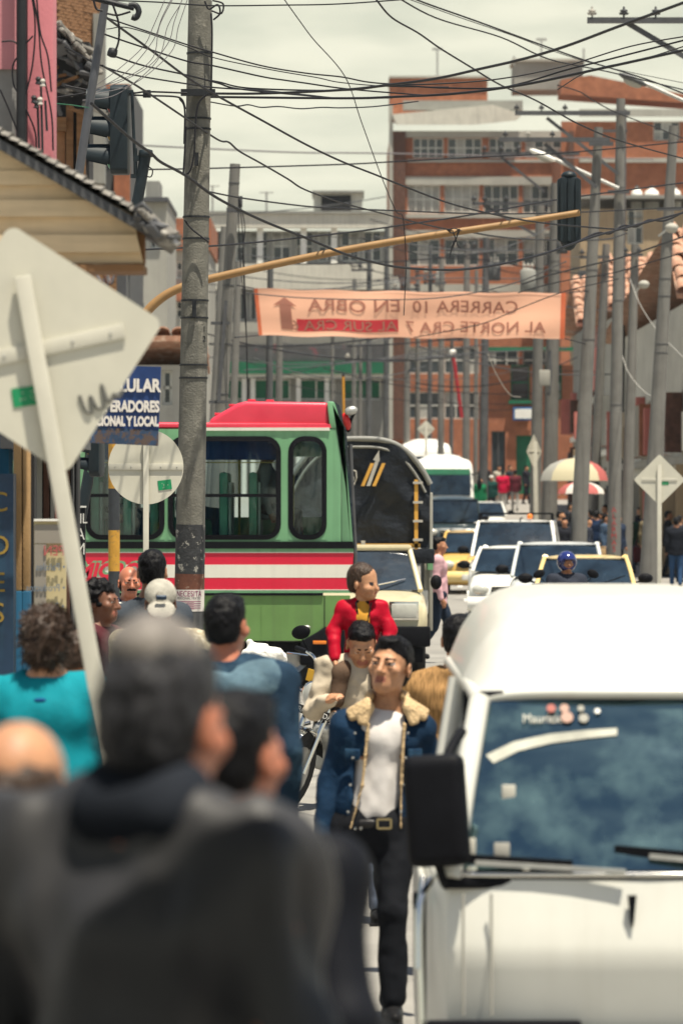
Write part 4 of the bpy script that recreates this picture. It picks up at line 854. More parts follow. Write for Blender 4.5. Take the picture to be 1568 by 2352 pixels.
# ================================================================== overhead cables
WIRES = [
 ('thick cable rising from the big pole to the top right corner', [(470, 214), (600, 214), (784, 206), (895, 194), (1000, 180), (1100, 158), (1200, 135), (1300, 105), (1420, 60), (1600, -6)], 35, 26, 3.2),
 ('thick cable sagging right from the clamp of the big pole', [(480, 222), (784, 225), (900, 222), (1050, 214), (1200, 194), (1350, 163), (1600, 108)], 35, 28, 3.0),
 ('cable kinked under the brick penthouse', [(430, 175), (500, 187), (575, 202), (784, 207), (900, 196), (1010, 201), (1130, 202), (1200, 190), (1300, 160), (1400, 135), (1600, 84)], 35, 30, 2.0),
 ('topmost loose cable from the left mast to the right edge', [(245, 40), (340, 72), (430, 102), (488, 119), (600, 150), (700, 167), (784, 176), (840, 187), (900, 192), (1000, 192), (1150, 180), (1300, 150), (1450, 105), (1600, 78)], 33, 34, 1.8),
 ('thin cable just below the topmost loose cable', [(245, 66), (300, 64), (430, 107), (488, 131), (625, 160), (725, 177), (784, 189), (900, 198), (1030, 199)], 33, 34, 1.3),
 ('wavy cable third from the top left of the sky', [(237, 77), (320, 105), (430, 140), (488, 150), (600, 175), (650, 183), (700, 190), (784, 202), (895, 212), (1010, 218), (1130, 205)], 33, 36, 2.0),
 ('cable from the black knob to the big pole', [(262, 128), (330, 150), (430, 172), (500, 190), (560, 205), (784, 226)], 32, 35, 2.2),
 ('cable passing below the black knob', [(150, 108), (225, 147), (300, 170), (430, 192), (500, 201), (600, 207), (700, 217), (784, 225), (900, 224)], 31, 36, 2.0),
 ('long diagonal cable crossing the big pole beneath the clamp', [(245, 40), (350, 117), (430, 177), (500, 220), (600, 275), (700, 330), (784, 370), (860, 400), (934, 430), (1034, 467), (1134, 492), (1234, 510), (1334, 520), (1440, 528)], 30, 44, 2.4),
 ('wavy diagonal cable ending in the knot on the mast arm', [(235, 150), (320, 200), (425, 270), (500, 320), (525, 326), (550, 347), (600, 375), (660, 410), (700, 435), (784, 465), (860, 485), (934, 505), (984, 517), (1030, 527)], 30, 44.7, 2.2),
 ('slack cable from the mast arm knot towards the right poles', [(1030, 527), (1060, 528), (1134, 542), (1234, 550), (1384, 550), (1440, 535)], 44.7, 70, 2.0),
 ('thick diagonal cable sagging under the mast arm', [(210, 237), (300, 317), (345, 350), (370, 372), (425, 402), (500, 455), (600, 505), (700, 545), (784, 580), (850, 600), (930, 615), (1050, 619), (1150, 606), (1250, 582), (1350, 547), (1420, 527), (1600, 480)], 28, 42, 3.0),
 ('twisted partner of the sagging thick cable at the right', [(1320, 558), (1370, 535), (1400, 536), (1430, 518), (1460, 520), (1490, 505), (1530, 505), (1600, 470)], 40, 42, 2.4),
 ('level cable across the second floor of the brick block', [(320, 389), (485, 386), (784, 377), (900, 371), (1100, 360), (1300, 350), (1600, 322)], 50, 60, 1.8),
 ('level cable just above the mast arm tip', [(430, 432), (480, 440), (560, 455), (700, 473), (784, 478), (900, 483), (1100, 490), (1300, 488), (1600, 474)], 40, 58, 1.8),
 ('cable rising right from the tiled eave', [(330, 573), (480, 565), (600, 555), (784, 535), (900, 520), (1100, 490), (1300, 455), (1600, 415)], 40, 55, 2.0),
 ('thin loose line dropping past the banner', [(640, -20), (690, 50), (720, 90), (792, 175), (830, 280), (870, 390), (908, 483), (925, 500), (932, 600), (930, 660), (927, 724)], 38, 42, 1.2),
 ('cable along the top edge of the picture', [(250, 0), (360, 4), (485, 12), (640, 11), (784, 8), (980, -6)], 33, 36, 1.8),
 ('twisted pair left of the brick block', [(480, 233), (540, 243), (570, 240), (600, 246), (640, 244), (690, 249), (740, 246), (784, 247), (860, 244), (960, 232)], 35, 40, 1.6),
 ('cable diving from the top edge to the right poles', [(850, -20), (865, 0), (900, 40), (960, 75), (1010, 110), (1075, 150), (1150, 195), (1230, 230), (1330, 285), (1430, 325), (1600, 372)], 38, 48, 2.0),
 ('first of two parallel cables from the top edge to the right', [(890, -20), (1000, 40), (1150, 85), (1260, 135), (1400, 165), (1600, 213)], 40, 50, 1.8),
 ('second of two parallel cables from the top edge to the right', [(930, -20), (960, 0), (1100, 50), (1250, 105), (1350, 140), (1480, 180), (1600, 226)], 40, 50, 2.0),
 ('thin cable between the parallel ones', [(905, -15), (1040, 34), (1180, 82), (1280, 120), (1400, 155), (1600, 196)], 42, 52, 1.0),
 ('wavy cable rising right over the corner block', [(1280, 205), (1340, 168), (1400, 150), (1440, 145), (1500, 128), (1600, 96)], 40, 34, 1.4),
 ('faint far line over the grey building', [(300, 332), (500, 342), (700, 350), (900, 352), (1500, 366)], 120, 160, 1.8),
 ('cable from crossarm to lamp beneath the water tank', [(1280, 195), (1330, 210), (1370, 235), (1420, 260), (1500, 290), (1600, 330)], 60, 66, 1.4),
 ('dark cable running down right past the salmon roofs', [(1200, 652), (1260, 632), (1340, 612), (1430, 590), (1520, 560), (1600, 532)], 70, 60, 2.0),
 ('fine cable between the banner and the right poles', [(1190, 672), (1250, 655), (1320, 640), (1400, 628), (1500, 600), (1600, 570)], 72, 66, 1.4),
 ('white line sagging left under the banner end', [(1120, 812), (1140, 860), (1170, 905), (1196, 912)], 100, 110, .9),
 ('pale line hanging between the lettered pole and the strapped pole', [(1446, 640), (1470, 700), (1510, 760), (1568, 820)], 100, 90, .8),
 ('pale slack line beside the lettered pole', [(1420, 780), (1440, 850), (1480, 900), (1510, 912)], 100, 90, .9),
 ('far bundle crossing below the banner on the left', [(480, 790), (600, 800), (760, 820), (900, 830), (1080, 812), (1300, 800)], 130, 150, 1.8),
 ('second far bundle low under the banner', [(480, 820), (640, 836), (800, 832), (1000, 818), (1200, 822)], 140, 150, 1.5),
 ('far cable over the green fascia', [(560, 850), (760, 838), (960, 812), (1120, 790)], 140, 150, 1.4),
 ('far cable over the mid windows of the grey building', [(470, 650), (620, 668), (800, 660), (1000, 640), (1200, 640)], 150, 160, 1.6),
 ('far cable just above the banner on the left', [(470, 620), (600, 640), (760, 650), (930, 640), (1150, 600)], 140, 150, 1.4),
 ('far cable crossing the banner top', [(560, 672), (700, 684), (900, 688), (1040, 680), (1180, 650), (1300, 600)], 84, 70, 1.4),
 ('thin shadowy cable crossing the banner lettering', [(950, 775), (1100, 745), (1200, 705), (1300, 668), (1420, 640)], 84, 70, 1.2),
]
for lab, pts, Ya, Yb, r in WIRES:
    n = len(pts); P = [at(u, v, Ya + (Yb - Ya) * (u - pts[0][0]) / ((pts[-1][0] - pts[0][0]) or 1) if abs(pts[-1][0] - pts[0][0]) > 60 else Ya) for u, v in pts]
    P = spline(P, 7); b = MB(); b.tube(P, r * px((Ya + Yb) / 2), 6); m = M_cable if not ('white' in lab or 'pale' in lab or 'faint' in lab) else M_insul
    if 'far' in lab: m = M_dsteel if 'faint' not in lab else M_cable_grey
    tag(b.build('overhead_cable', m, None, smooth=True), lab, 'cable', 'overhead cables')
rw = random.Random(11)
for k in range(34):
    u0 = rw.uniform(430, 1150); u1 = u0 + rw.uniform(250, 620); v0 = rw.uniform(470, 880); v1 = v0 + rw.uniform(-70, 70); Y0 = rw.uniform(95, 190); sag = rw.uniform(8, 40); pts = [at(u0 + (u1 - u0) * t, v0 + (v1 - v0) * t + sag * 4 * t * (1 - t), Y0 + 14 * t) for t in [i / 8 for i in range(9)]]
    b = MB(); b.tube(pts, rw.uniform(.010, .022), 5); tag(b.build('overhead_cable', M_cable if k % 3 else M_dsteel, None), 'one of the many thin far cables tangled between the poles', 'cable', 'thin far cables')
# fan of thin grey house drops at the upper left
for k, (a, lab) in enumerate((([(205, 206), (270, 160), (330, 105), (352, 60), (378, 0)], 'leftmost grey drop line fanning up from the left bracket'), ([(212, 210), (290, 165), (350, 95), (372, 40), (395, -6)], 'second grey drop line of the fan'), ([(216, 204), (300, 172), (352, 130), (366, 60), (397, -4)], 'third grey drop line of the fan with a kink'),
        ([(218, 212), (330, 160), (385, 100), (400, 50), (420, -6)], 'fourth grey drop line of the fan'), ([(220, 216), (310, 190), (392, 120), (410, 60), (432, -6)], 'rightmost grey drop line of the fan'), ([(190, 230), (270, 215), (360, 140), (385, 60), (414, 10)], 'lowest grey drop line of the fan'))):
    b = MB(); b.tube(spline([at(u, v, 31) for u, v in a], 8), 1.0 * px(31), 5); tag(b.build('drop_line', M_cable_grey, None, smooth=True), lab, 'cable', 'house drop lines')
for lab, pts, Y in (('upper strand of the level pair reaching the pole clamp', [(150, 196), (215, 208), (300, 213), (340, 210), (430, 213)], 33.5), ('lower strand of the level pair with black clamps', [(120, 225), (180, 216), (220, 211), (300, 217), (345, 219), (400, 221), (418, 228), (426, 250)], 33.5), ('greenish thin line at the left bracket', [(100, 235), (160, 240), (205, 247)], 27)):
    b = MB(); b.tube(spline([at(u, v, Y) for u, v in pts], 7), 2.2 * px(Y) if 'green' not in lab else 1 * px(Y), 6); o = tag(b.build('overhead_cable', M_cable if 'green' not in lab else M_greenpaint, None, smooth=True), lab, 'cable', 'overhead cables')
    if 'lower' in lab:
        for u in (333, 342, 250, 285): q = MB(); q.box(at(u, 215, Y - .03), (.03, .04, .055)); q.build('clamp', M_black, o, bevel=.005)
kn = thing('cable_knot', 'tangled loop of black cable tied on the mast arm', 'cable', at(1045, 530, 44.8))
for pts in ([(1025, 527), (1040, 535), (1055, 526), (1048, 545), (1040, 560), (1032, 590)], [(1038, 528), (1046, 548), (1050, 562), (1058, 570)], [(1052, 528), (1046, 552), (1036, 575)], [(1028, 530), (1042, 524), (1060, 530)]):
    q = MB(); q.tube(spline([at(u, v, 44.75) for u, v in pts], 6), .006, 5); q.build('loop', M_cable, kn, world=True)
# slanting service mast, top left
sm = thing('service_mast', 'slanting grey steel mast with a black arm at top left', 'mast', at(176, 400, 29)); b = MB(); b.tube([at(172, 460, 29), at(247, -30, 29)], [.030, .026], 12); b.build('mast', mat('mast_steel', (.10, .105, .12), .5, .15, 8, metal=.3), sm, world=True, smooth=True)
b = MB(); b.tube([at(210, -6, 28.9), at(258, 6, 28.9), at(290, 14, 28.9), at(308, 18, 28.9)], .018, 8); b.build('arm', M_black, sm, world=True, smooth=True)
b = MB(); b.tube(spline([at(296, 12, 28.9), at(312, 12, 28.9), at(319, 26, 28.9), at(312, 40, 28.9), at(303, 38, 28.9)], 5), [.02] * 21, 8); b.build('hook', M_black, sm, world=True, smooth=True)
for k, pts in enumerate(([(258, 6), (272, 50), (273, 90), (265, 118)], [(245, 30), (270, 34), (300, 26)], [(215, 0), (222, 20), (236, 24)])): q = MB(); q.tube(spline([at(u, v, 28.85) for u, v in pts], 6), .007, 6); q.build('lead', M_cable, sm, world=True)
kb_ = thing('cable_end_cap', 'black cable end cap hanging beside the slanting mast', 'cable end', at(258, 122, 30)); q = MB(); q.lathe([(.01, -.03), (.03, -.025), (.034, 0), (.03, .028), (.012, .034)], at(258, 121, 30), 10, Matrix.Rotation(.3, 3, 'Y')); q.build('cap', M_black, kb_, world=True, smooth=True)

# ================================================================== traffic signals and mast arm
ym = mat('mast_yellow', (.27, .155, .06), .5, .15, 6, streak=.3, streak_col=(.25, .13, .05), patch=(.12, .10, .08), patch_scale=10, patch_lo=.64, patch_hi=.7)
ma = thing('mast_arm', 'long yellow mast arm curving out over the street', 'mast arm', (at(262, 1400, 45).x, 45, ground(45)))
zb_ = ground(45); xb_ = at(262, 1000, 45).x
b = MB(); pth = spline([(xb_, 45, zb_), (xb_, 45, 2.6), at(266, 860, 45), at(300, 775, 45), at(338, 715, 45), at(380, 678, 45), at(430, 655, 45), at(500, 636, 45), at(700, 592, 45), at(900, 555, 45), at(1130, 520, 45), at(1331, 488, 45)], 6)
b.tube(pth, [.055 - .022 * min(1, i / len(pth)) for i in range(len(pth))], 12); b.build('arm', ym, ma, world=True, smooth=True)
yb_ = mat('stripe_yellow', (.50, .26, .035), .6, .2, 12, patch=(.2, .13, .06), patch_scale=20, patch_lo=.58, patch_hi=.64); bk_ = mat('stripe_black', (.03, .035, .042), .6, .25, 12)
v = 1060
for k, (v0, v1) in enumerate(((1060, 1122), (1122, 1218), (1218, 1312), (1312, 1400), (1400, 1500), (1500, 1580))):
    b = MB(); b.tube([at(262, v1, 45), at(262, v0, 45)], .0575, 14, cap=False); b.build('stripe', yb_ if k in (0, 2, 4) else bk_, ma, world=True, smooth=True)
b = MB(); b.tube([at(262, 1121, 45), at(262, 1018, 45)], .0573, 14, cap=False); b.build('stripe', yb_, ma, world=True, smooth=True)
def signal(label, c, rz, h, m, visors=True):
    """Three-lamp signal head; local front is -Y. c: centre."""
    r = thing('traffic_signal', label, 'traffic signal', c, rz); w = h * .36; d = h * .2
    b = MB(); pf = [(-w / 2, -h / 2 + .03), (-w * .3, -h / 2), (w * .3, -h / 2), (w / 2, -h / 2 + .03), (w / 2, h / 2 - .03), (w * .3, h / 2), (-w * .3, h / 2), (-w / 2, h / 2 - .03)]
    b.prism(pf, (1, 0, 0), (0, 0, 1), (0, -d / 2, 0), (0, d, 0)); b.build('housing', m, r, bevel=.012)
    for k, (zz, mc) in enumerate(((h * .31, (.25, .02, .02)), (0, (.3, .18, .02)), (-h * .31, (.02, .2, .1)))):
        q = MB(); q.lathe([(w * .36, 0), (w * .34, .015), (w * .2, .03), (.01, .035)], (0, -d / 2, zz), 16, Matrix.Rotation(R(90), 3, 'X')); q.build('lens', mat('signal_lens_%d' % k, mc, .2, .1), r, smooth=True)
        q = MB(); n = 14; A0, A1 = R(-35), R(215)
        for rad, o in ((w * .43, 0),):
            rg = []
            for yy, cut in ((-d / 2, 0), (-d / 2 - h * .27, .6)):
                rg.append([Vector((rad * (1.08 if cut else 1) * math.cos(A0 + cut * .75 + (A1 - A0 - cut * 1.5) * i / n), yy + (0 if not cut else .0), zz + rad * math.sin(A0 + cut * .75 + (A1 - A0 - cut * 1.5) * i / n))) for i in range(n + 1)])
            q.loft(rg, closed=False); rg2 = [[p + Vector((0, 0, 0)) - (Vector((p.x, 0, p.z - zz)).normalized() * .008) for p in g_] for g_ in rg]; q.loft(rg2, closed=False)
            q.add(rg[1] + rg2[1], [(i, i + 1, n + 2 + i, n + 1 + i) for i in range(n)])
        q.build('visor', m, r, smooth=True)
    return r
M_sig = mat('signal_black', (.012, .02, .026), .5, .25, 8, spec=.3)
s1 = signal('traffic signal seen from behind at the tip of the mast arm', at(1306, 482, 45.2), R(180), 152 * px(45), M_sig)
b = MB(); b.bx(-.03, .03, .13, .2, -.34, .34); b.bx(-.05, .05, .06, .14, .2, .24); b.lathe([(.06, 0), (.07, .03), (.04, .06), (.01, .065)], (0, 0, .325), 12); b.build('bracket', M_sig, s1) if False else None
q = MB(); q.lathe([(.075, 0), (.08, .02), (.055, .05), (.012, .06)], (0, 0, 152 * px(45) / 2), 12); q.build('top_cap', M_sig, s1, smooth=True); q = MB(); q.lathe([(.02, -.075), (.055, -.05), (.085, 0)], (0, 0, -152 * px(45) / 2), 12); q.build('bottom_cap', M_sig, s1, smooth=True)
q = MB(); hh = 152 * px(45)
for xx in (-.075, 0, .075): q.bx(xx - .014, xx + .014, .0656, .085, -hh * .47, hh * .47)
q.build('rib', M_sig, s1)
s2 = signal('traffic signal seen side-on at the upper left', at(276, 298, 33.5), R(-93), 205 * px(33.5), M_sig)
br = thing('signal_post', 'tilted dark post holding the side-on traffic signal', 'post', (at(103, 1655, 33.4).x, 33.4, ground(33.4))); b = MB(); b.tube([at(103, 1655, 33.4), at(275, 690, 33.4), at(334, 358, 33.4)], .042, 12); b.build('post', M_sig, br, world=True, smooth=True)
b = MB(); b.lathe([(.05, -.02), (.055, 0), (.05, .03), (.02, .04)], at(335, 354, 33.4), 12); b.build('cap', M_sig, br, world=True, smooth=True)
b = MB(); b.tube([at(303, 208, 33.4), at(310, 370, 33.4)], .012, 8); b.bar(at(300, 404, 33.4), at(316, 404, 33.4), .03, .03); b.tube([at(311, 404, 33.4), at(311, 340, 33.4)], .014, 8); b.bar(at(308, 365, 33.4), at(330, 360, 33.4), .03, .04); b.bar(at(270, 212, 33.4), at(306, 209, 33.4), .02, .02); b.build('bracket', M_sig, br, world=True)
b = MB(); b.tube(spline([at(338, 380, 33.3), at(350, 390, 33.3), at(347, 405, 33.3), at(334, 404, 33.3)], 5), .005, 5); b.build('lead', M_cable, br, world=True)
# second signal low behind the round sign
s3 = signal('dark traffic signal half hidden between blue sign and round sign', at(222, 1030, 30), R(-105), 130 * px(30), M_sig)

# ================================================================== banner across the street
YN = 87.
bn = thing('street_banner', 'orange street banner with mirrored lettering hung across the road', 'banner', (at(940, 720, YN).x, YN, at(940, 778, YN).z))
TL, TR, BL, BR = at(583, 662, YN), at(1299, 672, YN - 1), at(594, 770, YN), at(1296, 777, YN - 1)
def bsurf(s, t, off=0.):
    p = (TL.lerp(TR, s)).lerp(BL.lerp(BR, s), t); w = .03 * math.sin(s * 9 + t * 2) + .012 * math.sin(s * 23 + t * 4) + .01 * math.sin(t * 9 + s * 5); return p + Vector((0, w + off, -.02 * math.sin(s * math.pi) + .012 * math.sin(s * 31)))
def bcloth(s0, s1, t0, t1, off, m, name, ns=60, nt=6, parent=bn):
    b = MB(); rings = [[bsurf(s0 + (s1 - s0) * i / ns, t0 + (t1 - t0) * j / nt, off) for i in range(ns + 1)] for j in range(nt + 1)]; b.loft(rings, closed=False); return b.build(name, m, parent, world=True, smooth=True)
def cloth_mat(name, col, tr=.55):
    m = bpy.data.materials.new(name); m.use_nodes = True; nt = m.node_tree; bs = nt.nodes['Principled BSDF']; bs.inputs['Base Color'].default_value = (*col, 1); bs.inputs['Roughness'].default_value = .7
    t = nt.nodes.new('ShaderNodeBsdfTranslucent'); t.inputs[0].default_value = (*col, 1); mx_ = nt.nodes.new('ShaderNodeMixShader'); mx_.inputs[0].default_value = tr; o = nt.nodes['Material Output']
    nt.links.new(bs.outputs[0], mx_.inputs[1]); nt.links.new(t.outputs[0], mx_.inputs[2]); nt.links.new(mx_.outputs[0], o.inputs[0]); return m
M_ban = cloth_mat('banner_cloth', (.95, .52, .35), .2); M_ban2 = cloth_mat('banner_cloth_pale', (.96, .58, .41), .2); M_edge = cloth_mat('banner_edge', (.75, .20, .09), .3)
bcloth(0, 1, 0, 1, 0, M_ban, 'cloth'); bcloth(0, .012, 0, 1, -.004, M_edge, 'hem', 2); bcloth(.985, 1, 0, 1, -.004, M_edge, 'hem', 2)
bcloth(.012, .985, 0, .05, -.004, M_ban2, 'hem'); bcloth(.012, .985, .94, 1, -.004, M_ban2, 'hem')
M_ink = cloth_mat('banner_ink', (.40, .17, .12), .2); M_inkred = cloth_mat('banner_red', (.60, .045, .06), .3)
def ban_text(txt, s0, s1, t0, t1, off=-.012, m=M_ink):
    """Lettering that reads from the far side: mirrored for the camera."""
    o = text_mesh('lettering', txt, 1., m, (0, 0, 0), (0, 0, 0), bn, extrude=0, bold=.008); me = o.data
    xs_ = [v.co.x for v in me.vertices]; ys_ = [v.co.y for v in me.vertices]; xa_, xb_2, ya_, yb_2 = min(xs_), max(xs_), min(ys_), max(ys_)
    for v in me.vertices:
        s = s1 - (v.co.x - xa_) / (xb_2 - xa_) * (s1 - s0); t = t1 - (v.co.y - ya_) / (yb_2 - ya_) * (t1 - t0); v.co = bsurf(s, t, off) - bn.location
    return o
S = lambda u: (u - 583) / 716.
bcloth(S(676), S(913), .62, .88, -.006, M_inkred, 'red_box', 20, 3)
ban_text('CARRERA 10', S(948), S(1190), .19, .45); ban_text('EN OBRA', S(704), S(918), .19, .46); ban_text('AL NORTE CRA 7', S(930), S(1255), .64, .88); ban_text('AL SUR CRA 6', S(662), S(911), .65, .86)
b = MB(); ar = [(.078, .86), (.115, .86), (.115, .34), (.135, .36), (.096, .17), (.056, .36), (.078, .34)]; b.add([bsurf(s, t, -.012) for s, t in ar], [(2, 3, 4), (2, 4, 6), (6, 4, 5)]); b.build('arrow', M_ink, bn, world=True); bcloth(.078, .115, .34, .86, -.010, M_ink, 'arrow_shaft', 3, 5)
for a, c in ((TL, at(545, 655, 66)), (BL, at(540, 775, 66)), (TR, at(1352, 668, 88)), (BR, at(1346, 790, 88))): q = MB(); q.tube([a, c], .012, 5); q.build('cord', M_cable, bn, world=True)

# ================================================================== road signs seen from behind, blue shop sign
def sign_back(label, cx, cv, Y, size, kind, rot=0., yaw=0., post=None, sticker=None, scr=False, pw=.05):
    """kind: 'diamond' or 'round'. rot: roll of plate; the pole leads to a pixel below."""
    c = at(cx, cv, Y); gz = post[2] if len(post) > 2 else ground(Y)
    r = thing('road_sign', label, 'road sign', (at(post[0], post[1], Y).x, Y, gz)); Rz = Matrix.Rotation(yaw, 3, 'Z') @ Matrix.Rotation(rot, 3, 'Y')
    b = MB()
    if kind == 'round': poly = [(size / 2 * math.cos(R(a)), size / 2 * math.sin(R(a))) for a in range(0, 360, 8)]
    else:
        h = size / math.sqrt(2); poly = []
        for k in range(4):
            a = R(90 * k); cr_ = h - .07 * size
            for j in (-30, -10, 10, 30): poly.append((cr_ * math.cos(a) + .07 * size * 1.0 * math.cos(a + R(j)), cr_ * math.sin(a) + .07 * size * math.sin(a + R(j))))
    b.prism(poly, Rz @ Vector((1, 0, 0)), Rz @ Vector((0, 0, 1)), c, Rz @ Vector((0, .003, 0))); b.build('plate', M_signback, r, world=True)
    X, Z, Nn = Rz @ Vector((1, 0, 0)), Rz @ Vector((0, 0, 1)), Rz @ Vector((0, -1, 0)); L_ = size * .5 * (.98 if kind == 'round' else 1.0)
    for A_, B_, nm in ((c - X * L_, c + X * L_, 'brace'),):
        q = MB(); q.bar(A_ + Nn * .017, B_ + Nn * .017, size * .075 if nm == 'brace' else .05, .028, up=Nn) if False else q.bar(A_ + Nn * .006, B_ + Nn * .006, .008, size * .085, up=(Z if A_ == c - X * L_ else X)); o = q.build(nm, M_signpost, r, world=True, bevel=.002)
        for t in (.08, .3, .7, .92): p = A_.lerp(B_, t) + Nn * .011; k = MB(); k.lathe([(.005, 0), (.004, .003), (.001, .004)], p, 8, Matrix.Rotation(R(90), 3, 'X')); k.build('rivet', M_steel, o, world=True)
    top = c + Z * L_ * .85 + Nn * .025; foot = at(post[0], post[1], Y); foot = Vector((foot.x, foot.y, foot.z)); dirv = (foot - c); t = (gz - top.z) / dirv.z; q = MB(); q.bar(top, top + dirv * t, pw, .025, up=(0, 1, 0)); q.build('post', M_signpost, r, world=True, bevel=.006)
    if sticker:
        p = c + X * sticker[0] + Z * sticker[1] + Nn * .002; q = MB(); sx_, sz_ = sticker[2], sticker[3]; Xr = (Matrix.Rotation(sticker[4] if len(sticker) > 4 else 0, 3, 'Y') @ X); Zr = (Matrix.Rotation(sticker[4] if len(sticker) > 4 else 0, 3, 'Y') @ Z)
        q.prism([(-sx_, -sz_), (sx_, -sz_), (sx_, sz_), (-sx_, sz_)], Xr, Zr, p, Nn * .0015); st = q.build('sticker', M_green_st, r, world=True)
        for k in range(7): d = MB(); pp_ = p + Xr * rnd.uniform(-.6, .6) * sx_ + Zr * rnd.uniform(-.6, .6) * sz_ + Nn * .002; d.box(pp_, (sx_ * .12, .001, sz_ * .1)); d.build('print', M_offwhite, st, world=True)
    return r, c, X, Z, Nn
r_, c, X, Z, Nn = sign_back('blurred white diamond sign seen from behind at the left edge', 88, 802, 15.2, .586, 'diamond', R(-12.5), R(6), (215, 1510, .2), sticker=(-.075, -.145, .045, .032, R(4)), pw=.055)
scr_m = mat('marker_ink', (.13, .13, .12), .7)
scr_ = [(a_ - .06, e_ - .06) for a_, e_ in [(.16, -.12), (.17, -.175), (.19, -.18), (.195, -.13), (.21, -.175), (.235, -.165), (.24, -.10), (.25, -.16), (.275, -.14), (.285, -.155), (.31, -.13)]]
q = MB(); q.tube(spline([c + X * a + Z * e + Nn * .003 for a, e in scr_], 6), .006, 5); q.build('scribble', scr_m, r_, world=True)
sign_back('round white sign seen from behind left of the big pole', 335, 1072, 33.8, .56, 'round', 0, R(4), (335, 1265, ground(33)), sticker=(.14, -.135, .05, .036, R(-7)), pw=.042)
sign_back('white diamond sign seen from behind at the right edge', 1514, 1102, 80, .62, 'diamond', 0, R(-6), (1514, 1322), sticker=(.10, -.05, .06, .04), pw=.075)
sign_back('small white diamond sign turned aside left of the umbrellas', 1226, 1037, 126, .66, 'diamond', 0, R(62), (1228, 1160), pw=.12)
sign_back('tiny white diamond sign over the white bus roof', 978, 985, 174, .46, 'diamond', 0, 0, (978, 1040), pw=.1)
bs = thing('shop_sign', 'worn dark blue sign with white lettering about phone calls', 'sign', at(293, 1020, 24)); YS_ = 24.0
b = MB(); b.prism([(at(u, v, YS_).x, at(u, v, YS_).z) for u, v in ((205, 1017), (363, 1024), (370, 842), (205, 838))], (1, 0, 0), (0, 0, 1), (0, YS_, 0), (0, .02, 0))
b.build('plate', mat('sign_blue_worn', (.012, .04, .15), .5, .2, 10, streak=.2), bs, world=True)
b = MB(); b.prism([(at(u, v, YS_).x, at(u, v, YS_).z) for u, v in ((205, 1017), (363, 1023), (364, 988), (205, 980))], (1, 0, 0), (0, 0, 1), (0, YS_ - .003, 0), (0, .002, 0)); b.build('rust_strip', mat('sign_rust', (.03, .06, .12), .8, .4, 15, patch=(.10, .07, .06), patch_scale=18, patch_lo=.48, patch_hi=.54), bs, world=True)
M_sl = mat('sign_lettering', (.70, .66, .62), .6, .1, 30)
for txt, u1, v, sz, sx_ in (('CELULAR', 368, 887, .092, .78), ('OPERADORES', 366, 935, .080, .66), ('NACIONAL Y LOCAL', 364, 969, .068, .60)):
    p = at(u1, v, YS_); text_mesh('lettering', txt, sz, M_sl, Vector((p.x, YS_ - .006, p.z)) - bs.location, (R(90), R(.5), 0), bs, sx=sx_, align='RIGHT', bold=.004)
b = MB(); b.bar(at(205, 850, YS_ + .03), at(-40, 846, YS_ + .03), .02, .02); b.bar(at(205, 1000, YS_ + .03), at(-40, 1000, YS_ + .03), .02, .02); b.build('bracket', M_dsteel, bs, world=True)
# hanging shop boards by the pavement
hb = thing('shop_board', 'beige standing board with mirrored red and blue lettering', 'sign board', at(113, 1430, 23)); M_bb = mat('board_cream', (.50, .42, .24), .6, .06, 4); M_bg2 = mat('board_grey', (.26, .235, .20), .7, .06, 4)
slab('panel', M_bb, hb, 78, 152, 1196, 1500, 23, 23.015); slab('top_strip', M_bg2, hb, 79, 151, 1205, 1248, 22.99, 22.998); slab('shade_strip', M_bg2, hb, 79, 106, 1250, 1500, 22.99, 22.998); slab('rail', M_white, hb, 78, 152, 1192, 1197, 22.98, 23.02)
rdm, blm = mat('ink_red', (.42, .09, .09), .7), mat('ink_bluegrey', (.16, .20, .25), .7)
for txt, u, v, sz, m in (('PEN', 148, 1268, .075, rdm), ('• Pañales', 150, 1305, .052, blm), ('• Productos', 150, 1353, .052, blm), ('• Ropa', 148, 1395, .052, blm)):
    p = at(u, v - 2, 22.985); text_mesh('lettering', txt, sz, m, Vector((p.x, 22.985, p.z)) - hb.location, (R(90), 0, R(180)), hb, align='LEFT', sx=.8)
hv = thing('hanging_sign', 'narrow black hanging sign with white stacked letters', 'sign', at(180, 1430, 27.2)); slab('panel', M_black, hv, 172, 196, 1165, 1445, 27.2, 27.24); slab('rail', M_white, hv, 171, 197, 1162, 1166, 27.19, 27.25)
for txt, v in (('ML', 1192), ('A', 1228), ('M', 1262), ('E', 1390), ('B', 1412), ('D', 1434)): p = at(185, v, 27.19); text_mesh('lettering', txt, .085 if txt == 'ML' else .1, M_white, Vector((p.x, 27.19, p.z)) - hv.location, (R(90), 0, 0), hv, sx=.75)
b = MB(); b.tube([at(184, 1163, 27.2), at(178, 1040, 27.2)], .004, 5); b.build('hanger', M_cable, hv, world=True)
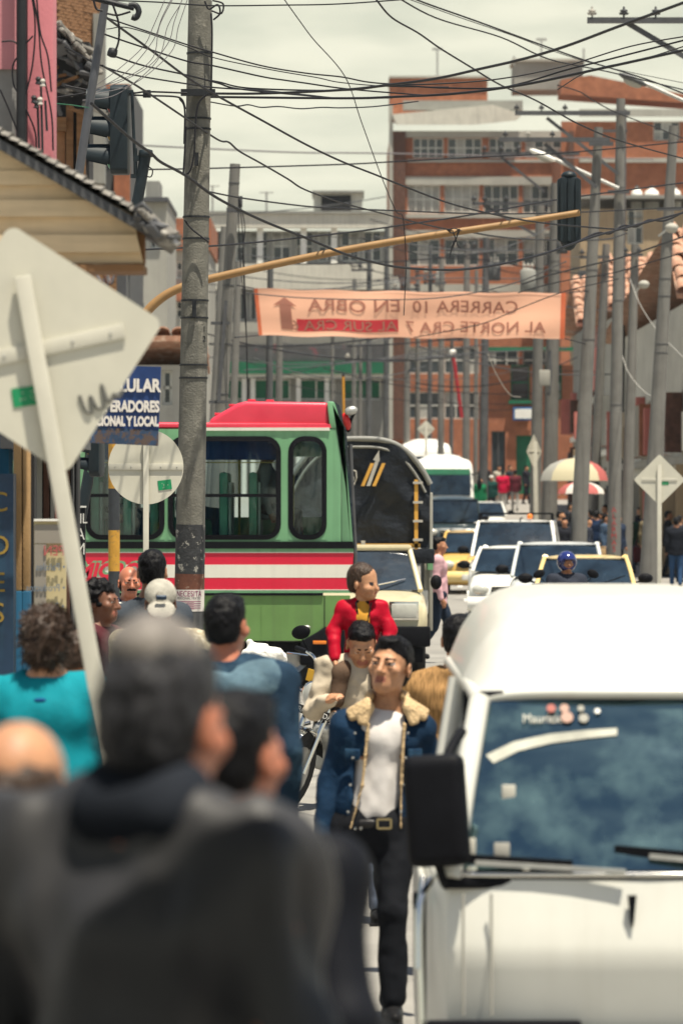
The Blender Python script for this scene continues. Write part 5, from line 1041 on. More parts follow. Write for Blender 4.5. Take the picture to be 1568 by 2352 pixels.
# ================================================================== vehicles
M_tyre = mat('tyre_rubber', (.015, .015, .016), .85, .2, 20, .3, 80)
M_rim = mat('wheel_rim', (.35, .35, .34), .4, .15, 10, metal=.7)
M_chrome = mat('chrome', (.75, .74, .7), .12, .04, 10, metal=1.)
M_carglass = mat('car_glass', (.012, .022, .034), .05, .6, 2.5, .25, 3, spec=.6, coat=0., bump_dist=.04)
M_lens = mat('headlamp_lens', (.55, .55, .5), .12, .1, 20, spec=.8, coat=.5)
M_plastic = mat('black_plastic', (.006, .0065, .009), .6, .2, 12, .1, 60, spec=.1)
M_orange = mat('orange_lens', (.75, .20, .02), .25, .08, 20, coat=.4)
M_redlens = mat('red_lens', (.55, .02, .02), .25, .1, 20)
def paint(name, c, rough=.28, var=.05): return mat(name, c, rough, var, 3, coat=.5, spec=.5, streak=.12)
M_taxi = paint('taxi_yellow', (.74, .55, .22)); M_wcar = paint('white_car_paint', (.78, .77, .72)); M_silver = paint('silver_car_paint', (.55, .57, .56)); M_darkcar = paint('dark_green_paint', (.02, .035, .04)); M_cream = paint('cream_paint', (.62, .55, .36))

def wheel(parent, c, r, w, axis='X', name='wheel'):
    Mx = Matrix.Rotation(R(90), 3, 'Y') if axis == 'X' else Matrix.Rotation(R(90), 3, 'X')
    b = MB(); b.lathe([(r * .62, -w * .42), (r * .9, -w * .5), (r, -w * .3), (r, w * .3), (r * .9, w * .5), (r * .62, w * .42)], c, 22, Mx, cap=False); t = b.build(name, M_tyre, parent, smooth=True, auto=50)
    q = MB(); q.lathe([(r * .05, -w * .36), (r * .3, -w * .38), (r * .5, -w * .3), (r * .63, -w * .44), (r * .63, w * .44), (r * .5, w * .3), (r * .3, w * .38), (r * .05, w * .36)], c, 18, Mx); q.build('rim', M_rim, t, smooth=True, auto=40)
    return t
def sup_ring(w, z0, z1, y, n=28, e=5.):
    zc, h = (z0 + z1) / 2, (z1 - z0) / 2; out = []
    for k in range(n):
        a = 2 * math.pi * (k + .5) / n; ca, sa = math.cos(a), math.sin(a)
        out.append(Vector((w * math.copysign(abs(ca) ** (2 / e), ca), y, zc + h * math.copysign(abs(sa) ** (2 / e), sa))))
    return out
def grid(b, fn, nu, nv):
    P = [[fn(i / nu, j / nv) for i in range(nu + 1)] for j in range(nv + 1)]; b.loft(P, closed=False)
def car(name, label, cat, loc, W=1.62, H=1.45, L=3.9, col=None, hood=.88, belt=.95, ws=(1.05, 1.75), rear=(3.75, 3.2), nose=.25, rf=.78, rz=0., group='cars in the queue', lamp='round', grille=True, rack=False, extra=None, bumper=None, dome=.05):
    """Local front is -Y at y=0, wheels on z=0."""
    r = thing(name, label, cat, loc, rz, group); w = W / 2
    st = [(0.0, .30, .60, .80), (.06, .24, hood - .16, .90), (.22, .2, hood - .07, .97), (ws[0] - .1, .2, hood, 1.), (ws[0] + .1, .2, belt, 1.), (L * .5, .2, belt + .01, 1.), (L * .85, .2, belt, .99), (L - .1, .25, belt - .08, .94), (L, .35, belt - .2, .86)]
    b = MB(); b.loft([sup_ring(w * k, z0, z1, y) for y, z0, z1, k in st]); body = b.build('body', col, r, smooth=True, auto=60)
    xb, xr, zr = w * .93, w * rf, H - dome
    def curve_ws(s, t):
        x = (-1 + 2 * s) * (xb + (xr - xb) * t); return Vector((x, ws[0] + (ws[1] - ws[0]) * t - .10 * (1 - (2 * s - 1) ** 2) + .0, belt - .02 + (zr - belt + .02) * t + .03 * math.sin(math.pi * t)))
    b = MB(); grid(b, curve_ws, 10, 5); b.build('windshield', M_carglass, r, smooth=True)
    for s in (-1, 1):
        A, B, C_, D = Vector((s * xb, ws[0], belt - .02)), Vector((s * xb, rear[0], belt - .02)), Vector((s * xr, rear[1], zr)), Vector((s * xr, ws[1], zr))
        b = MB(); grid(b, lambda u, v: A.lerp(B, u).lerp(D.lerp(C_, u), v) + Vector((s * .03 * math.sin(math.pi * v), 0, 0)), 4, 3); b.build('side_window', M_carglass, r, smooth=True)
        b = MB(); b.tube([curve_ws(0 if s < 0 else 1, t) for t in (0, .25, .5, .75, 1)], .034, 8); b.build('front_pillar', col, r, smooth=True)
        m_ = .52; b = MB(); b.tube([A.lerp(B, m_), D.lerp(C_, m_)], .03, 6); b.build('centre_pillar', col, r, smooth=True); b = MB(); b.tube([B, C_], .05, 6); b.build('rear_pillar', col, r, smooth=True)
        mc = MB(); mc.ell((s * (w + .11), ws[0] + .18, belt + .10), (.11, .05, .075), 12, 8); mi = mc.build('wing_mirror', M_plastic if col != M_wcar else M_plastic, r, smooth=True); q = MB(); q.bar((s * (w - .05), ws[0] + .2, belt + .03), (s * (w + .08), ws[0] + .19, belt + .07), .03, .03); q.build('mirror_stalk', M_plastic, mi)
    b = MB(); b.loft([[Vector((-xb, rear[0], belt - .02)), Vector((xb, rear[0], belt - .02))], [Vector((-xr, rear[1], zr)), Vector((xr, rear[1], zr))]], closed=False); b.build('rear_window', M_carglass, r)
    yc, ly = (ws[1] + rear[1]) / 2 - .02, (rear[1] - ws[1]) / 2 + .05
    b = MB(); grid(b, lambda u, v: Vector(((2 * u - 1) * (xr + .02), yc + (2 * v - 1) * ly - .06 * (1 - (2 * u - 1) ** 2) * (1 if v < .3 else 0), zr + dome * (1 - abs(2 * u - 1) ** 4) * (1 - abs(2 * v - 1) ** 5) - .012)), 12, 8); b.build('roof', col, r, smooth=True)
    for s in (-1, 1):
        q = MB()
        if lamp == 'round': q.ell((s * w * .68, .035, hood - .24), (.15, .09, .10), 14, 8)
        else: q.box((s * w * .70, .03, hood - .22), (.30, .1, .15))
        q.build('headlight', M_lens, r, smooth=lamp == 'round', bevel=0 if lamp == 'round' else .02)
        q = MB(); q.box((s * w * .80, -.01, .42), (.14, .06, .06)); q.build('indicator', M_orange, r, bevel=.01)
    if grille:
        q = MB(); q.box((0, .01, hood - .24), (w * .85, .08, .10)); g = q.build('grille', M_plastic, r, bevel=.01)
        for k in range(3): q = MB(); q.box((0, -.035, hood - .275 + k * .033), (w * .8, .012, .01)); q.build('grille_slat', M_chrome, g)
    q = MB(); q.loft([[Vector((x, -.07 - .08 * (1 - (x / (w * 1.02)) ** 4) + dy, z)) for x in [w * (-1 + 2 * k / 12) * .98 for k in range(13)]] for z, dy in ((.28, .06), (.30, 0), (.50, 0), (.53, .07))], closed=False); q.build('bumper', bumper or M_plastic, r, smooth=True)
    q = MB(); q.box((0, -.165, .40), (.42, .015, .13)); pl = q.build('number_plate', M_taxi if col == M_taxi else M_white, r, bevel=.004)
    for s in (-1, 1):
        wheel(r, (s * (w - .12), .72, .29), .29, .19); wheel(r, (s * (w - .12), L - .75, .29), .29, .19)
    for s in (-.35, .25): q = MB(); q.bar((s * w, ws[0] - .12, belt + .01), (s * w + .38, ws[0] + .02, belt + .14), .015, .015); q.build('wiper', M_plastic, r)
    if rack:
        for k, y in enumerate((ws[1] + .25, ws[1] + .9, ws[1] + 1.5)): q = MB(); q.bar((-xr, y, H + .10), (xr, y, H + .10), .04, .03); q.bar((-xr, y, H - .03), (-xr, y, H + .1), .03, .03); q.bar((xr, y, H - .03), (xr, y, H + .1), .03, .03); q.build('roof_rack_bar', M_plastic, r)
    if extra: extra(r, w, H, ws, belt, hood)
    return r
def gpt(u, Y): p = at(u, 1200, Y); return (p.x, Y, ground(Y))

# yellow taxi left of the white pickup
car('taxi', 'yellow taxi left of the white car with the roof rack', 'taxi', gpt(1082, 104), 1.56, 1.47, 3.6, paint('taxi_gold', (.60, .37, .09)), .92, .98, (.85, 1.5), (3.45, 3.0), rz=R(-3), bumper=M_taxi)
def rackload(r, w, H, ws, belt, hood):
    q = MB(); q.lathe([(.05, 0), (.06, .05), (.04, .09), (.01, .1)], (.28, ws[1] + .1, H), 12); q.build('beacon', M_orange, r, smooth=True)
    q = MB(); q.tube([(.1, ws[0] - .1, H - .75), (.1, ws[1], H + .01), (.1, ws[1] + 1.4, H + .02)], .012, 6); q.build('tie_strap', M_plastic, r)
car('white_suv', 'white car with roof rack and orange beacon in the queue', 'car', gpt(1176, 85), 1.72, 1.86, 4.2, M_wcar, 1.08, 1.18, (1.0, 1.6), (4.0, 3.7), rf=.80, rz=R(-4), rack=True, extra=rackload, lamp='rect', bumper=M_wcar)
car('silver_car', 'silver car with dark blue windshield behind the motorcyclist', 'car', gpt(1280, 73), 1.6, 1.55, 4.0, M_silver, .95, 1.0, (.95, 1.7), (3.8, 3.3), rf=.80, rz=R(-3), lamp='rect', bumper=M_silver)
car('taxi', 'yellow taxi whose windshield shows above the van roof', 'taxi', gpt(1344, 65), 1.52, 1.42, 3.6, M_taxi, .9, .98, (.85, 1.5), (3.45, 3.0), rz=R(-3), bumper=M_taxi)
car('white_car', 'white car squeezed between the roof-rack car and the silver car', 'car', gpt(1170, 79.5), 1.5, 1.42, 3.6, M_wcar, .9, .98, (.85, 1.5), (3.45, 3.0), rz=R(-5), bumper=M_wcar)
car('dark_jeep', 'dark old van with a pale roof edge behind the tarpaulin truck', 'van', gpt(1040, 134), 1.75, 2.1, 4.0, M_darkcar, 1.25, 1.32, (.75, 1.05), (3.9, 3.8), rf=.84, lamp='round', bumper=M_chrome, dome=.12)
car('white_car', 'small white car far back beside the dark old van', 'car', gpt(1112, 150), 1.6, 1.45, 3.8, M_wcar, .92, .98, (.95, 1.6), (3.6, 3.2), bumper=M_wcar)
# the white minibus far away
def minibus(name, label, loc, W, H, L, col, band_m, sign=None):
    r = thing(name, label, 'bus', loc, 0, None); w = W / 2
    b = MB(); b.loft([sup_ring(w * k, .35, z1, y, 28, 7.) for y, z1, k in ((0, H * .52, .95), (.05, H * .54, .99), (.3, H * .93, .97), (.5, H, .97), (L - .2, H, .97), (L, H * .95, .93))]); b.build('body', col, r, smooth=True, auto=50)
    b = MB(); grid(b, lambda u, v: Vector(((2 * u - 1) * w * .88, .05 + .22 * v - .03 - .05 * (1 - (2 * u - 1) ** 2), H * .54 + (H * .84 - H * .54) * v)), 10, 5); b.build('windshield', M_carglass, r, smooth=True)
    b = MB(); grid(b, lambda u, v: Vector(((2 * u - 1) * w * .86, .22 + .05 * v - .05 * (1 - (2 * u - 1) ** 2) - .02, H * .80 + (H * .87 - H * .80) * v)), 10, 2); b.build('destination_panel', band_m, r, smooth=True)
    for s in (-1, 1):
        q = MB(); q.ell((s * w * .72, 0, .85), (.14, .08, .12), 12, 8); q.build('headlight', M_lens, r, smooth=True); q = MB(); q.ell((s * (w + .16), -.05, H * .68), (.09, .05, .2), 10, 8); m_ = q.build('wing_mirror', M_plastic, r, smooth=True); q = MB(); q.tube([(s * w * .9, .1, H * .8), (s * (w + .15), -.05, H * .82), (s * (w + .16), -.05, H * .74)], .02, 6); q.build('mirror_arm', M_plastic, m_)
        for k in range(4): b = MB(); b.box((s * w * .975, 1.2 + k * 1.3, H * .68), (.02, 1.1, H * .24)); b.build('side_window', M_carglass, r)
        wheel(r, (s * (w - .15), 1.1, .42), .42, .25); wheel(r, (s * (w - .15), L - 1.2, .42), .42, .25)
    q = MB(); q.box((0, -.03, .45), (W * .96, .12, .22)); q.build('bumper', M_chrome, r, bevel=.04); q = MB(); q.box((0, -.01, .82), (W * .5, .06, .2)); q.build('grille', M_plastic, r, bevel=.02)
    q = MB(); q.loft([[Vector((x, y, H - .02 + z * (1 - (x / (w * .7)) ** 4))) for x in [w * .7 * (-1 + k / 4) for k in range(9)]] for y, z in ((.6, .02), (.9, .16), (2.6, .16), (2.9, .02))], closed=False); q.build('roof_pod', band_m if sign else col, r, smooth=True)
    return r
minibus('white_bus', 'white minibus with green band at the back of the queue', gpt(1017, 155), 2.15, 2.75, 6.5, M_wcar, M_greenpaint)
minibus('white_bus', 'smaller white bus whose roof shows behind the first one', gpt(978, 180), 2.1, 2.8, 6.5, M_wcar, M_wcar)

# ------------------------------------------------------------------ green bus crossing the junction
YBU = 50.5; GB = ground(51)
bus = thing('city_bus', 'green city bus with red roof and red and white stripes', 'bus', (at(480, 1500, YBU).x, YBU, GB))
M_bgreen = mat('bus_green', (.16, .36, .19), .35, .08, 2, coat=.4, streak=.3); M_bolive = mat('bus_olive', (.13, .25, .075), .5, .12, 2, streak=.35, streak_col=(.09, .13, .06)); M_bred = mat('bus_red', (.62, .012, .045), .4, .05, 2, coat=.3, streak=.08); M_bwhite = mat('bus_white', (.70, .68, .60), .4, .04, 2, streak=.1); M_roofred = mat('bus_roof_red', (.62, .035, .07), .38, .12, 2, coat=.3)
UL = -240
def A2(u, v): p = at(u, v, YBU); return p.x, p.z
def front_u(v): return 757 + (v - 985) * .2 if v < 985 else (783 + (v - 985) * (812 - 783) / 275 if v < 1260 else (812 - (v - 1260) * .05))
def band_poly(name, m, v0, v1, off=0., u1=None, bevel=0):
    b = MB(); e0, e1 = (u1 or front_u(v0), u1 or front_u(v1)); b.prism([A2(UL, v1), A2(e1, v1), A2(e0, v0), A2(UL, v0)], (1, 0, 0), (0, 0, 1), (0, YBU - off, 0), (0, .05 + off, 0)); return b.build(name, m, bus, world=True)
# side wall with window openings
wins = [(-210, -20), (0, 180), (196, 378), (386, 645), (662, 750)]
b = MB(); X0, Z0 = A2(UL, 1262); X1, Z1 = A2(783, 985); hs = []
for a, c in wins: xa_, za_ = A2(a, 1240); xc_, zc_ = A2(c, 1002); hs.append((xa_ - X0, xc_ - X0, za_ - Z0, zc_ - Z0))
b.holed((X0, YBU, Z0), (1, 0, 0), (0, 0, 1), X1 - X0, Z1 - Z0, hs, (0, .07, 0)); b.build('side_wall', M_bgreen, bus, world=True)
M_busglass = glass('bus_glass', (.85, .95, .95), .95, .02, 1.5)
for k, ((a, c), h) in enumerate(zip(wins, hs)):
    # rounded black rubber frame and green corner fill
    x0_, x1_, z0_, z1_ = X0 + h[0], X0 + h[1], Z0 + h[2], Z0 + h[3]; rr = .17
    def rrect(ins, rad, n=6):
        out = []
        for cx, cz, a0 in ((x1_ - ins - rad, z1_ - ins - rad, 0), (x0_ + ins + rad, z1_ - ins - rad, 90), (x0_ + ins + rad, z0_ + ins + rad, 180), (x1_ - ins - rad, z0_ + ins + rad, 270)):
            for j in range(n + 1): t = R(a0 + 90 * j / n); out.append((cx + rad * math.cos(t), cz + rad * math.sin(t)))
        return out
    outer, inner = rrect(.0, rr), rrect(.055, rr - .05); n = len(outer); b = MB()
    for y_, yy in ((YBU - .012, 1),):
        b.add([(p[0], YBU - .012, p[1]) for p in outer] + [(p[0], YBU - .018, p[1]) for p in inner] + [(p[0], YBU + .06, p[1]) for p in inner] + [(p[0], YBU + .03, p[1]) for p in outer], [(i, (i + 1) % n, n + (i + 1) % n, n + i) for i in range(n)] + [(n + i, n + (i + 1) % n, 2 * n + (i + 1) % n, 2 * n + i) for i in range(n)] + [(3 * n + i, i, (i + 1) % n, 3 * n + (i + 1) % n) for i in range(n)])
    fr_ = b.build('window_frame', M_plastic, bus, world=True, smooth=True, auto=40)
    corner = MB(); sq = [(x1_, z1_), (x0_, z1_), (x0_, z0_), (x1_, z0_)]; m_ = n // 4
    for q_ in range(4):
        pts = outer[q_ * m_:(q_ + 1) * m_]; corner.add([(sq[q_][0], YBU - .003, sq[q_][1])] + [(p[0], YBU - .003, p[1]) for p in pts], [tuple(range(len(pts) + 1))])
    corner.build('corner_fill', M_bgreen, fr_, world=True)
    g = MB(); g.bx(x0_ + .04, x1_ - .04, YBU + .025, YBU + .03, z0_ + .04, z1_ - .04); g.build('pane', M_busglass, fr_, world=True)
    if k < 4:
        g = MB(); zz = A2(0, 1138)[1]; g.bx(x0_ + .05, x1_ - .05, YBU - .01, YBU + .02, zz - .018, zz + .018); g.build('window_bar', M_plastic, fr_, world=True)
        g = MB(); zz = A2(0, 1062)[1]; g.bx(x0_ + .05, x1_ - .05, YBU + .08, YBU + .1, zz - .006, zz + .006); g.build('curtain_rail', mat('rail_yellow', (.5, .33, .06), .5), fr_, world=True)
        g = MB(); zt, zl = A2(0, 1008)[1], A2(0, 1056)[1]; nn = 40; g.loft([[Vector((x0_ + .05 + (x1_ - x0_ - .1) * i / nn, YBU + .14 + .018 * math.sin(i * 1.3), z)) for i in range(nn + 1)] for z in (zl, zt)], closed=False); g.build('curtain', mat('bus_curtain', (.02, .045, .16), .8, .2, 3), fr_, world=True, smooth=True)
# front corner pillar (green), leaning
b = MB(); pp_ = [A2(750, 921), A2(768, 922), A2(786, 985), A2(800, 1120), A2(812, 1258), A2(783, 1262), A2(783, 985), A2(757, 985)]
b.prism(pp_, (1, 0, 0), (0, 0, 1), (0, YBU - .01, 0), (0, .25, 0)); b.build('front_pillar', M_bgreen, bus, world=True, bevel=.03)
b = MB(); pp_ = [A2(766, 922), A2(779, 930), A2(795, 988), A2(806, 1110), A2(815, 1256), A2(812, 1258), A2(800, 1120), A2(786, 985)]; b.prism(pp_, (1, 0, 0), (0, 0, 1), (0, YBU + .02, 0), (0, 2.1, 0)); b.build('front_panel', M_carglass, bus, world=True)
b = MB(); b.ell(at(795, 968, YBU + .05), (.05, .05, .10), 12, 8, Matrix.Rotation(R(-14), 3, 'Y')); b.build('marker_lamp', M_redlens, bus, world=True, smooth=True)
# front bumper tube seen beyond the corner
b = MB(); b.tube([at(804, 1020, YBU + .3), at(808, 1120, YBU + .3), at(815, 1260, YBU + .3), at(815, 1300, YBU + .3)], .025, 8); b.build('guard_rail', M_dsteel, bus, world=True, smooth=True)
b = MB(); b.tube(spline([at(790, 962, YBU + .1), at(800, 990, YBU + .1), at(805, 966, YBU + .05), at(812, 950, YBU)], 5), .018, 8); b.build('mirror_arm', M_plastic, bus, world=True, smooth=True); b = MB(); b.ell(at(806, 943, YBU), (.075, .05, .05), 12, 8, Matrix.Rotation(R(-15), 3, 'Y')); b.build('wing_mirror', M_steel, bus, world=True, smooth=True)
band_poly('window_rail', M_plastic, 1244, 1260, .03); band_poly('green_strip', M_bgreen, 1260, 1269, .012)
band_poly('red_stripe', M_bred, 1270, 1297, .010); band_poly('white_stripe', M_bwhite, 1297, 1327, .012); band_poly('red_stripe', M_bred, 1327, 1354, .010); band_poly('pale_line', M_bwhite, 1268, 1270, .014); band_poly('pale_line', M_bwhite, 1354, 1356, .014); band_poly('green_strip', M_bgreen, 1356, 1362, .012); band_poly('rub_rail', M_plastic, 1362, 1368, .03, 742)
b = MB(); b.prism([A2(UL, 1472), A2(700, 1472), A2(745, 1440), A2(803, 1440), A2(804, 1368), A2(UL, 1368)], (1, 0, 0), (0, 0, 1), (0, YBU - .008, 0), (0, .05, 0)); b.build('lower_panel', M_bolive, bus, world=True)
b = MB(); b.bx(A2(745, 0)[0] - .004, A2(745, 0)[0] + .004, YBU - .012, YBU - .009, A2(0, 1440)[1], A2(0, 1368)[1]); b.build('panel_seam', M_plastic, bus, world=True)
for u in (40, 180, 320, 470, 600):
    b = MB(); b.bx(A2(u, 0)[0] - .004, A2(u, 0)[0] + .004, YBU - .0125, YBU - .0095, A2(0, 1471)[1], A2(0, 1369)[1]); b.build('panel_seam', M_bolive, bus, world=True)
b = MB(); b.ell(at(703, 1441, YBU - .02), (.05, .02, .022), 12, 8); b.build('fuel_cap', M_steel, bus, world=True, smooth=True)
b = MB(); b.prism([A2(688, 1528), A2(790, 1530), A2(803, 1442), A2(745, 1442), A2(690, 1474)], (1, 0, 0), (0, 0, 1), (0, YBU - .06, 0), (0, .5, 0)); b.build('bumper', M_plastic, bus, world=True, bevel=.03)
b = MB(); b.box(at(734, 1476, YBU - .07), (.15, .03, .04)); b.build('side_lamp', M_orange, bus, world=True, bevel=.008)
b = MB(); b.bx(A2(UL, 0)[0], A2(800, 0)[0], YBU + .1, YBU + 2.15, A2(0, 1500)[1], A2(0, 1475)[1]); b.build('chassis', M_plastic, bus, world=True)
for u in (660, 130):
    for yy in (YBU + .22, YBU + 1.95):
        p = at(u, 1500, YBU); c = Vector((p.x, yy, GB + .42)) - bus.location; wheel(bus, c, .42, .26, axis='Y')
# roof: lower red roof, then raised pod
M_ = M_roofred
def roofpart(name, m, poly, y0, y1, inset=.25):
    b = MB(); n = len(poly); A_ = [Vector((*[A2(*p)[0]], y0, A2(*p)[1])) for p in poly]; b.add(A_ + [p + Vector((0, y1 - y0, 0)) for p in A_], [tuple(range(n)), tuple(reversed(range(n, 2 * n)))] + [(k, n + k, n + (k + 1) % n, (k + 1) % n) for k in range(n)]); return b.build(name, m, bus, world=True, bevel=.05, seg=3)
roofpart('roof', M_, [(UL, 984), (780, 984), (774, 972), (UL, 966)], YBU - .005, YBU + 2.2)
roofpart('roof_pod', M_, [(476, 983), (757, 983), (755, 924), (565, 921), (545, 926), (482, 962)], YBU + .03, YBU + 2.1)
b = MB(); b.bx(A2(470, 0)[0], A2(757, 0)[0], YBU - .02, YBU + .02, A2(0, 989)[1], A2(0, 982)[1]); b.build('gutter', M_bwhite, bus, world=True)
for u, v in ((578, 920), (620, 921), (535, 931), (502, 951)): b = MB(); b.box(at(u, v, YBU + .5), (.09, .12, .03)); b.build('roof_vent', M_, bus, world=True, bevel=.008)
# interior: floor, far side with window holes, seats, rails
b = MB(); Xa, Xb2 = A2(UL, 0)[0], A2(780, 0)[0]; b.bx(Xa, Xb2, YBU + .12, YBU + 2.1, A2(0, 1262)[1] - .05, A2(0, 1262)[1]); b.build('floor', M_dsteel, bus, world=True)
b = MB(); b.holed((Xa, YBU + 2.12, A2(0, 1262)[1]), (1, 0, 0), (0, 0, 1), Xb2 - Xa, 1.35, [(h[0], h[1], .35, 1.05) for h in hs], (0, .05, 0)); b.build('far_wall', M_bgreen, bus, world=True); b = MB(); b.bx(Xa, Xb2, YBU + .1, YBU + 2.1, A2(0, 988)[1] - .03, A2(0, 988)[1]); b.build('ceiling', M_offwhite, bus, world=True)
M_seat = mat('seat_green', (.16, .40, .26), .6, .15, 6); M_seatback = mat('seat_pale', (.45, .46, .40), .5, .1, 6)
for k, u in enumerate((20, 85, 150, 215, 290, 352, 430, 512, 580)):
    for yy in (YBU + .45, YBU + 1.6):
        p = at(u, 1262, YBU); s = thing  # seats are parts of the bus
        q = MB(); q.box((p.x, yy, p.z + .5), (.10, .42, .72)); so = q.build('seat', M_seat, bus, world=True, bevel=.04); q = MB(); q.box((p.x + .07, yy, p.z + .45), (.03, .38, .6)); q.build('seat_back_shell', M_seatback, so, world=True, bevel=.012)
for u in (545, 300, 130): p = at(u, 1262, YBU); q = MB(); q.tube([(p.x, YBU + 1.0, p.z), (p.x, YBU + 1.0, p.z + 1.35)], .016, 8); q.build('grab_pole', mat('rail_yellow2', (.55, .42, .08), .4), bus, world=True, smooth=True)
q = MB(); q.tube([at(672, 1238, YBU + .3), at(672, 1090, YBU + .3)], .018, 8); q.build('grab_pole', MATS['rail_yellow2'], bus, world=True, smooth=True)
p = at(176, 1312, YBU); text_mesh('lettering', 'MICROS', .22, M_bred, Vector((p.x, YBU - .02, p.z)) - bus.location, (R(90), 0, 0), bus, align='LEFT', shear=.25, bold=.01)
text_mesh('lettering_shade', 'MICROS', .22, M_bgreen, Vector((p.x + .02, YBU - .016, p.z + .02)) - bus.location, (R(90), 0, 0), bus, align='LEFT', shear=.25, bold=.012)
# bus passengers are dim shapes behind the glass: two people
# ------------------------------------------------------------------ cream pickup with tarpaulin canopy
YT = 53.6; GT = ground(54); tk = thing('tarp_truck', 'cream pickup truck with a black tarpaulin canopy behind the bus', 'truck', (at(826, 1500, YT).x, YT, GT)); tx = tk.location.x
W2 = .80
b = MB(); b.loft([sup_ring(W2 * k, z0, z1, y) for y, z0, z1, k in ((0, .45, .80, .93), (.05, .42, .92, .98), (.2, .4, .96, 1.), (1.0, .4, 1.03, 1.), (1.2, .4, 1.06, 1.), (2.1, .4, 1.06, 1.), (2.15, .45, 1.0, .98))]); b.build('body', M_cream, tk, smooth=True, auto=50)
b = MB(); grid(b, lambda u, v: Vector(((2 * u - 1) * (.72 - .12 * v), .95 + .42 * v - .05 * (1 - (2 * u - 1) ** 2), 1.03 + .45 * v)), 8, 4); b.build('windshield', M_carglass, tk, smooth=True)
for s in (-1, 1):
    b = MB(); b.tube([(s * .73, .95, 1.02), (s * .61, 1.37, 1.50)], .035, 8); b.build('front_pillar', M_cream, tk, smooth=True)
    b = MB(); b.box((s * .52, .0, .80), (.30, .07, .17)); h_ = b.build('headlight', M_lens, tk, bevel=.015); b = MB(); b.box((s * .52, .012, .80), (.35, .06, .22)); b.build('bezel', M_chrome, h_, bevel=.01)
    b = MB(); b.ell((s * .92, 1.05, 1.12), (.07, .06, .09), 10, 8); b.build('wing_mirror', M_plastic, tk, smooth=True)
    b = MB(); b.loft([[Vector((s * .74, 1.0, 1.04)), Vector((s * .74, 2.1, 1.04))], [Vector((s * .62, 1.4, 1.48)), Vector((s * .62, 2.05, 1.48))]], closed=False); b.build('side_window', M_carglass, tk)
    wheel(tk, (s * .68, .55, .33), .33, .2); wheel(tk, (s * .72, 3.6, .33), .33, .2)
b = MB(); b.box((0, 1.72, 1.53), (1.26, .78, .07)); b.build('roof', M_cream, tk, bevel=.03)
b = MB(); b.box((0, .02, .80), (.66, .06, .16)); g_ = b.build('grille', M_plastic, tk, bevel=.01)
for k in range(4): b = MB(); b.box((0, -.018, .745 + k * .036), (.62, .015, .012)); b.build('grille_slat', M_chrome, g_)
b = MB(); b.box((0, -.08, .50), (1.66, .14, .24)); b.build('bumper', M_plastic, tk, bevel=.03); b = MB(); b.box((0, -.05, .28), (1.5, .1, .18)); b.build('lower_valance', M_plastic, tk, bevel=.02)
b = MB(); b.tube([(.1, .82, 1.07), (.55, 1.02, 1.16)], .008, 6); b.build('wiper', M_chrome, tk); b = MB(); b.box((0, -.155, .5), (.42, .01, .14)); b.build('number_plate', M_taxi, tk)
M_tarp = mat('tarpaulin', (.010, .013, .019), .5, .3, 3, .6, 7, spec=.28, bump_dist=.05); M_strap = mat('tarp_strap', (.62, .33, .06), .6, .1, 8); M_pipe = mat('tarp_piping', (.20, .20, .185), .6, .1, 8)
def arch(k, w=.875, ze=2.30, zc=2.86):
    """k in -1..1 across."""
    return Vector((w * (1 - max(0, abs(k) - .8) * .0) * math.copysign(min(1, abs(k) * 1.0), k), 0, ze + (zc - ze) * (1 - abs(k) ** 3.2)))
def arch_ring(y, drop, nn=24, sc=1., zoff=0.): return [Vector((.875 * sc, y, 1.0)) + Vector((0, 0, 0)), ] + [Vector((arch(1 - 2 * i / nn).x * sc, y, arch(1 - 2 * i / nn).z + zoff)) for i in range(nn + 1)] + [Vector((-.875 * sc, y, 1.0))]
b = MB(); b.loft([arch_ring(y, 0) for y in (2.3, 3.0, 3.8, 4.6, 4.9)], closed=False); b.build('tarp_cover', M_tarp, tk, smooth=True, auto=60)
def tarp_front(u, v):
    k = 2 * u - 1; top = arch(k).z - .015; z = 1.52 + (top - 1.52) * v; return Vector((.868 * k, 2.26 + .03 * math.sin(3 * k + 4 * v) + .02 * math.sin(9 * k - 7 * v) + .015 * math.sin(14 * v + 6 * k), z))
b = MB(); grid(b, tarp_front, 26, 18); b.build('tarp_front', M_tarp, tk, smooth=True)
b = MB(); b.tube([p + Vector((0, -.05, 0)) for p in arch_ring(2.3, 0)[1:-1]], .035, 8); b.build('arch_piping', M_pipe, tk, smooth=True)
b = MB(); b.tube([p * 1 + Vector((0, -.06, -.10)) for p in [Vector((q.x * .93, q.y, q.z)) for q in arch_ring(2.3, 0)[1:-1]]], .018, 8); b.build('inner_piping', M_pipe, tk, smooth=True)
b = MB(); b.box((.70, 2.19, 1.93), (.045, .02, .86)); st_ = b.build('strap', M_strap, tk); b = MB(); b.box((0, 2.19, 1.55), (1.5, .02, .05)); b.build('strap', M_strap, tk)
for z in (1.62, 1.85, 2.08, 2.32): b = MB(); b.box((.72, 2.17, z), (.12, .02, .03)); b.build('strap_tie', M_insul, tk)
b = MB(); b.box((.05, 2.17, 1.55), (.05, .03, .12)); b.build('strap_tie', M_insul, tk)
for k, (x, m) in enumerate(((.02, M_strap), (.09, M_insul), (.16, M_strap))): b = MB(); zt = 2.62 if k == 1 else 2.56; b.prism([(x, 2.28), (x + .045, 2.28), (x + .165, zt), (x + .12, zt)], (1, 0, 0), (0, 0, 1), (0, 2.17, 0), (0, .006, 0)); b.build('stripe_mark', m, tk)
b = MB(); b.prism([(.17, 2.6), (.245, 2.72), (.25, 2.58)], (1, 0, 0), (0, 0, 1), (0, 2.168, 0), (0, .006, 0)); b.build('arrow_mark', M_insul, tk)
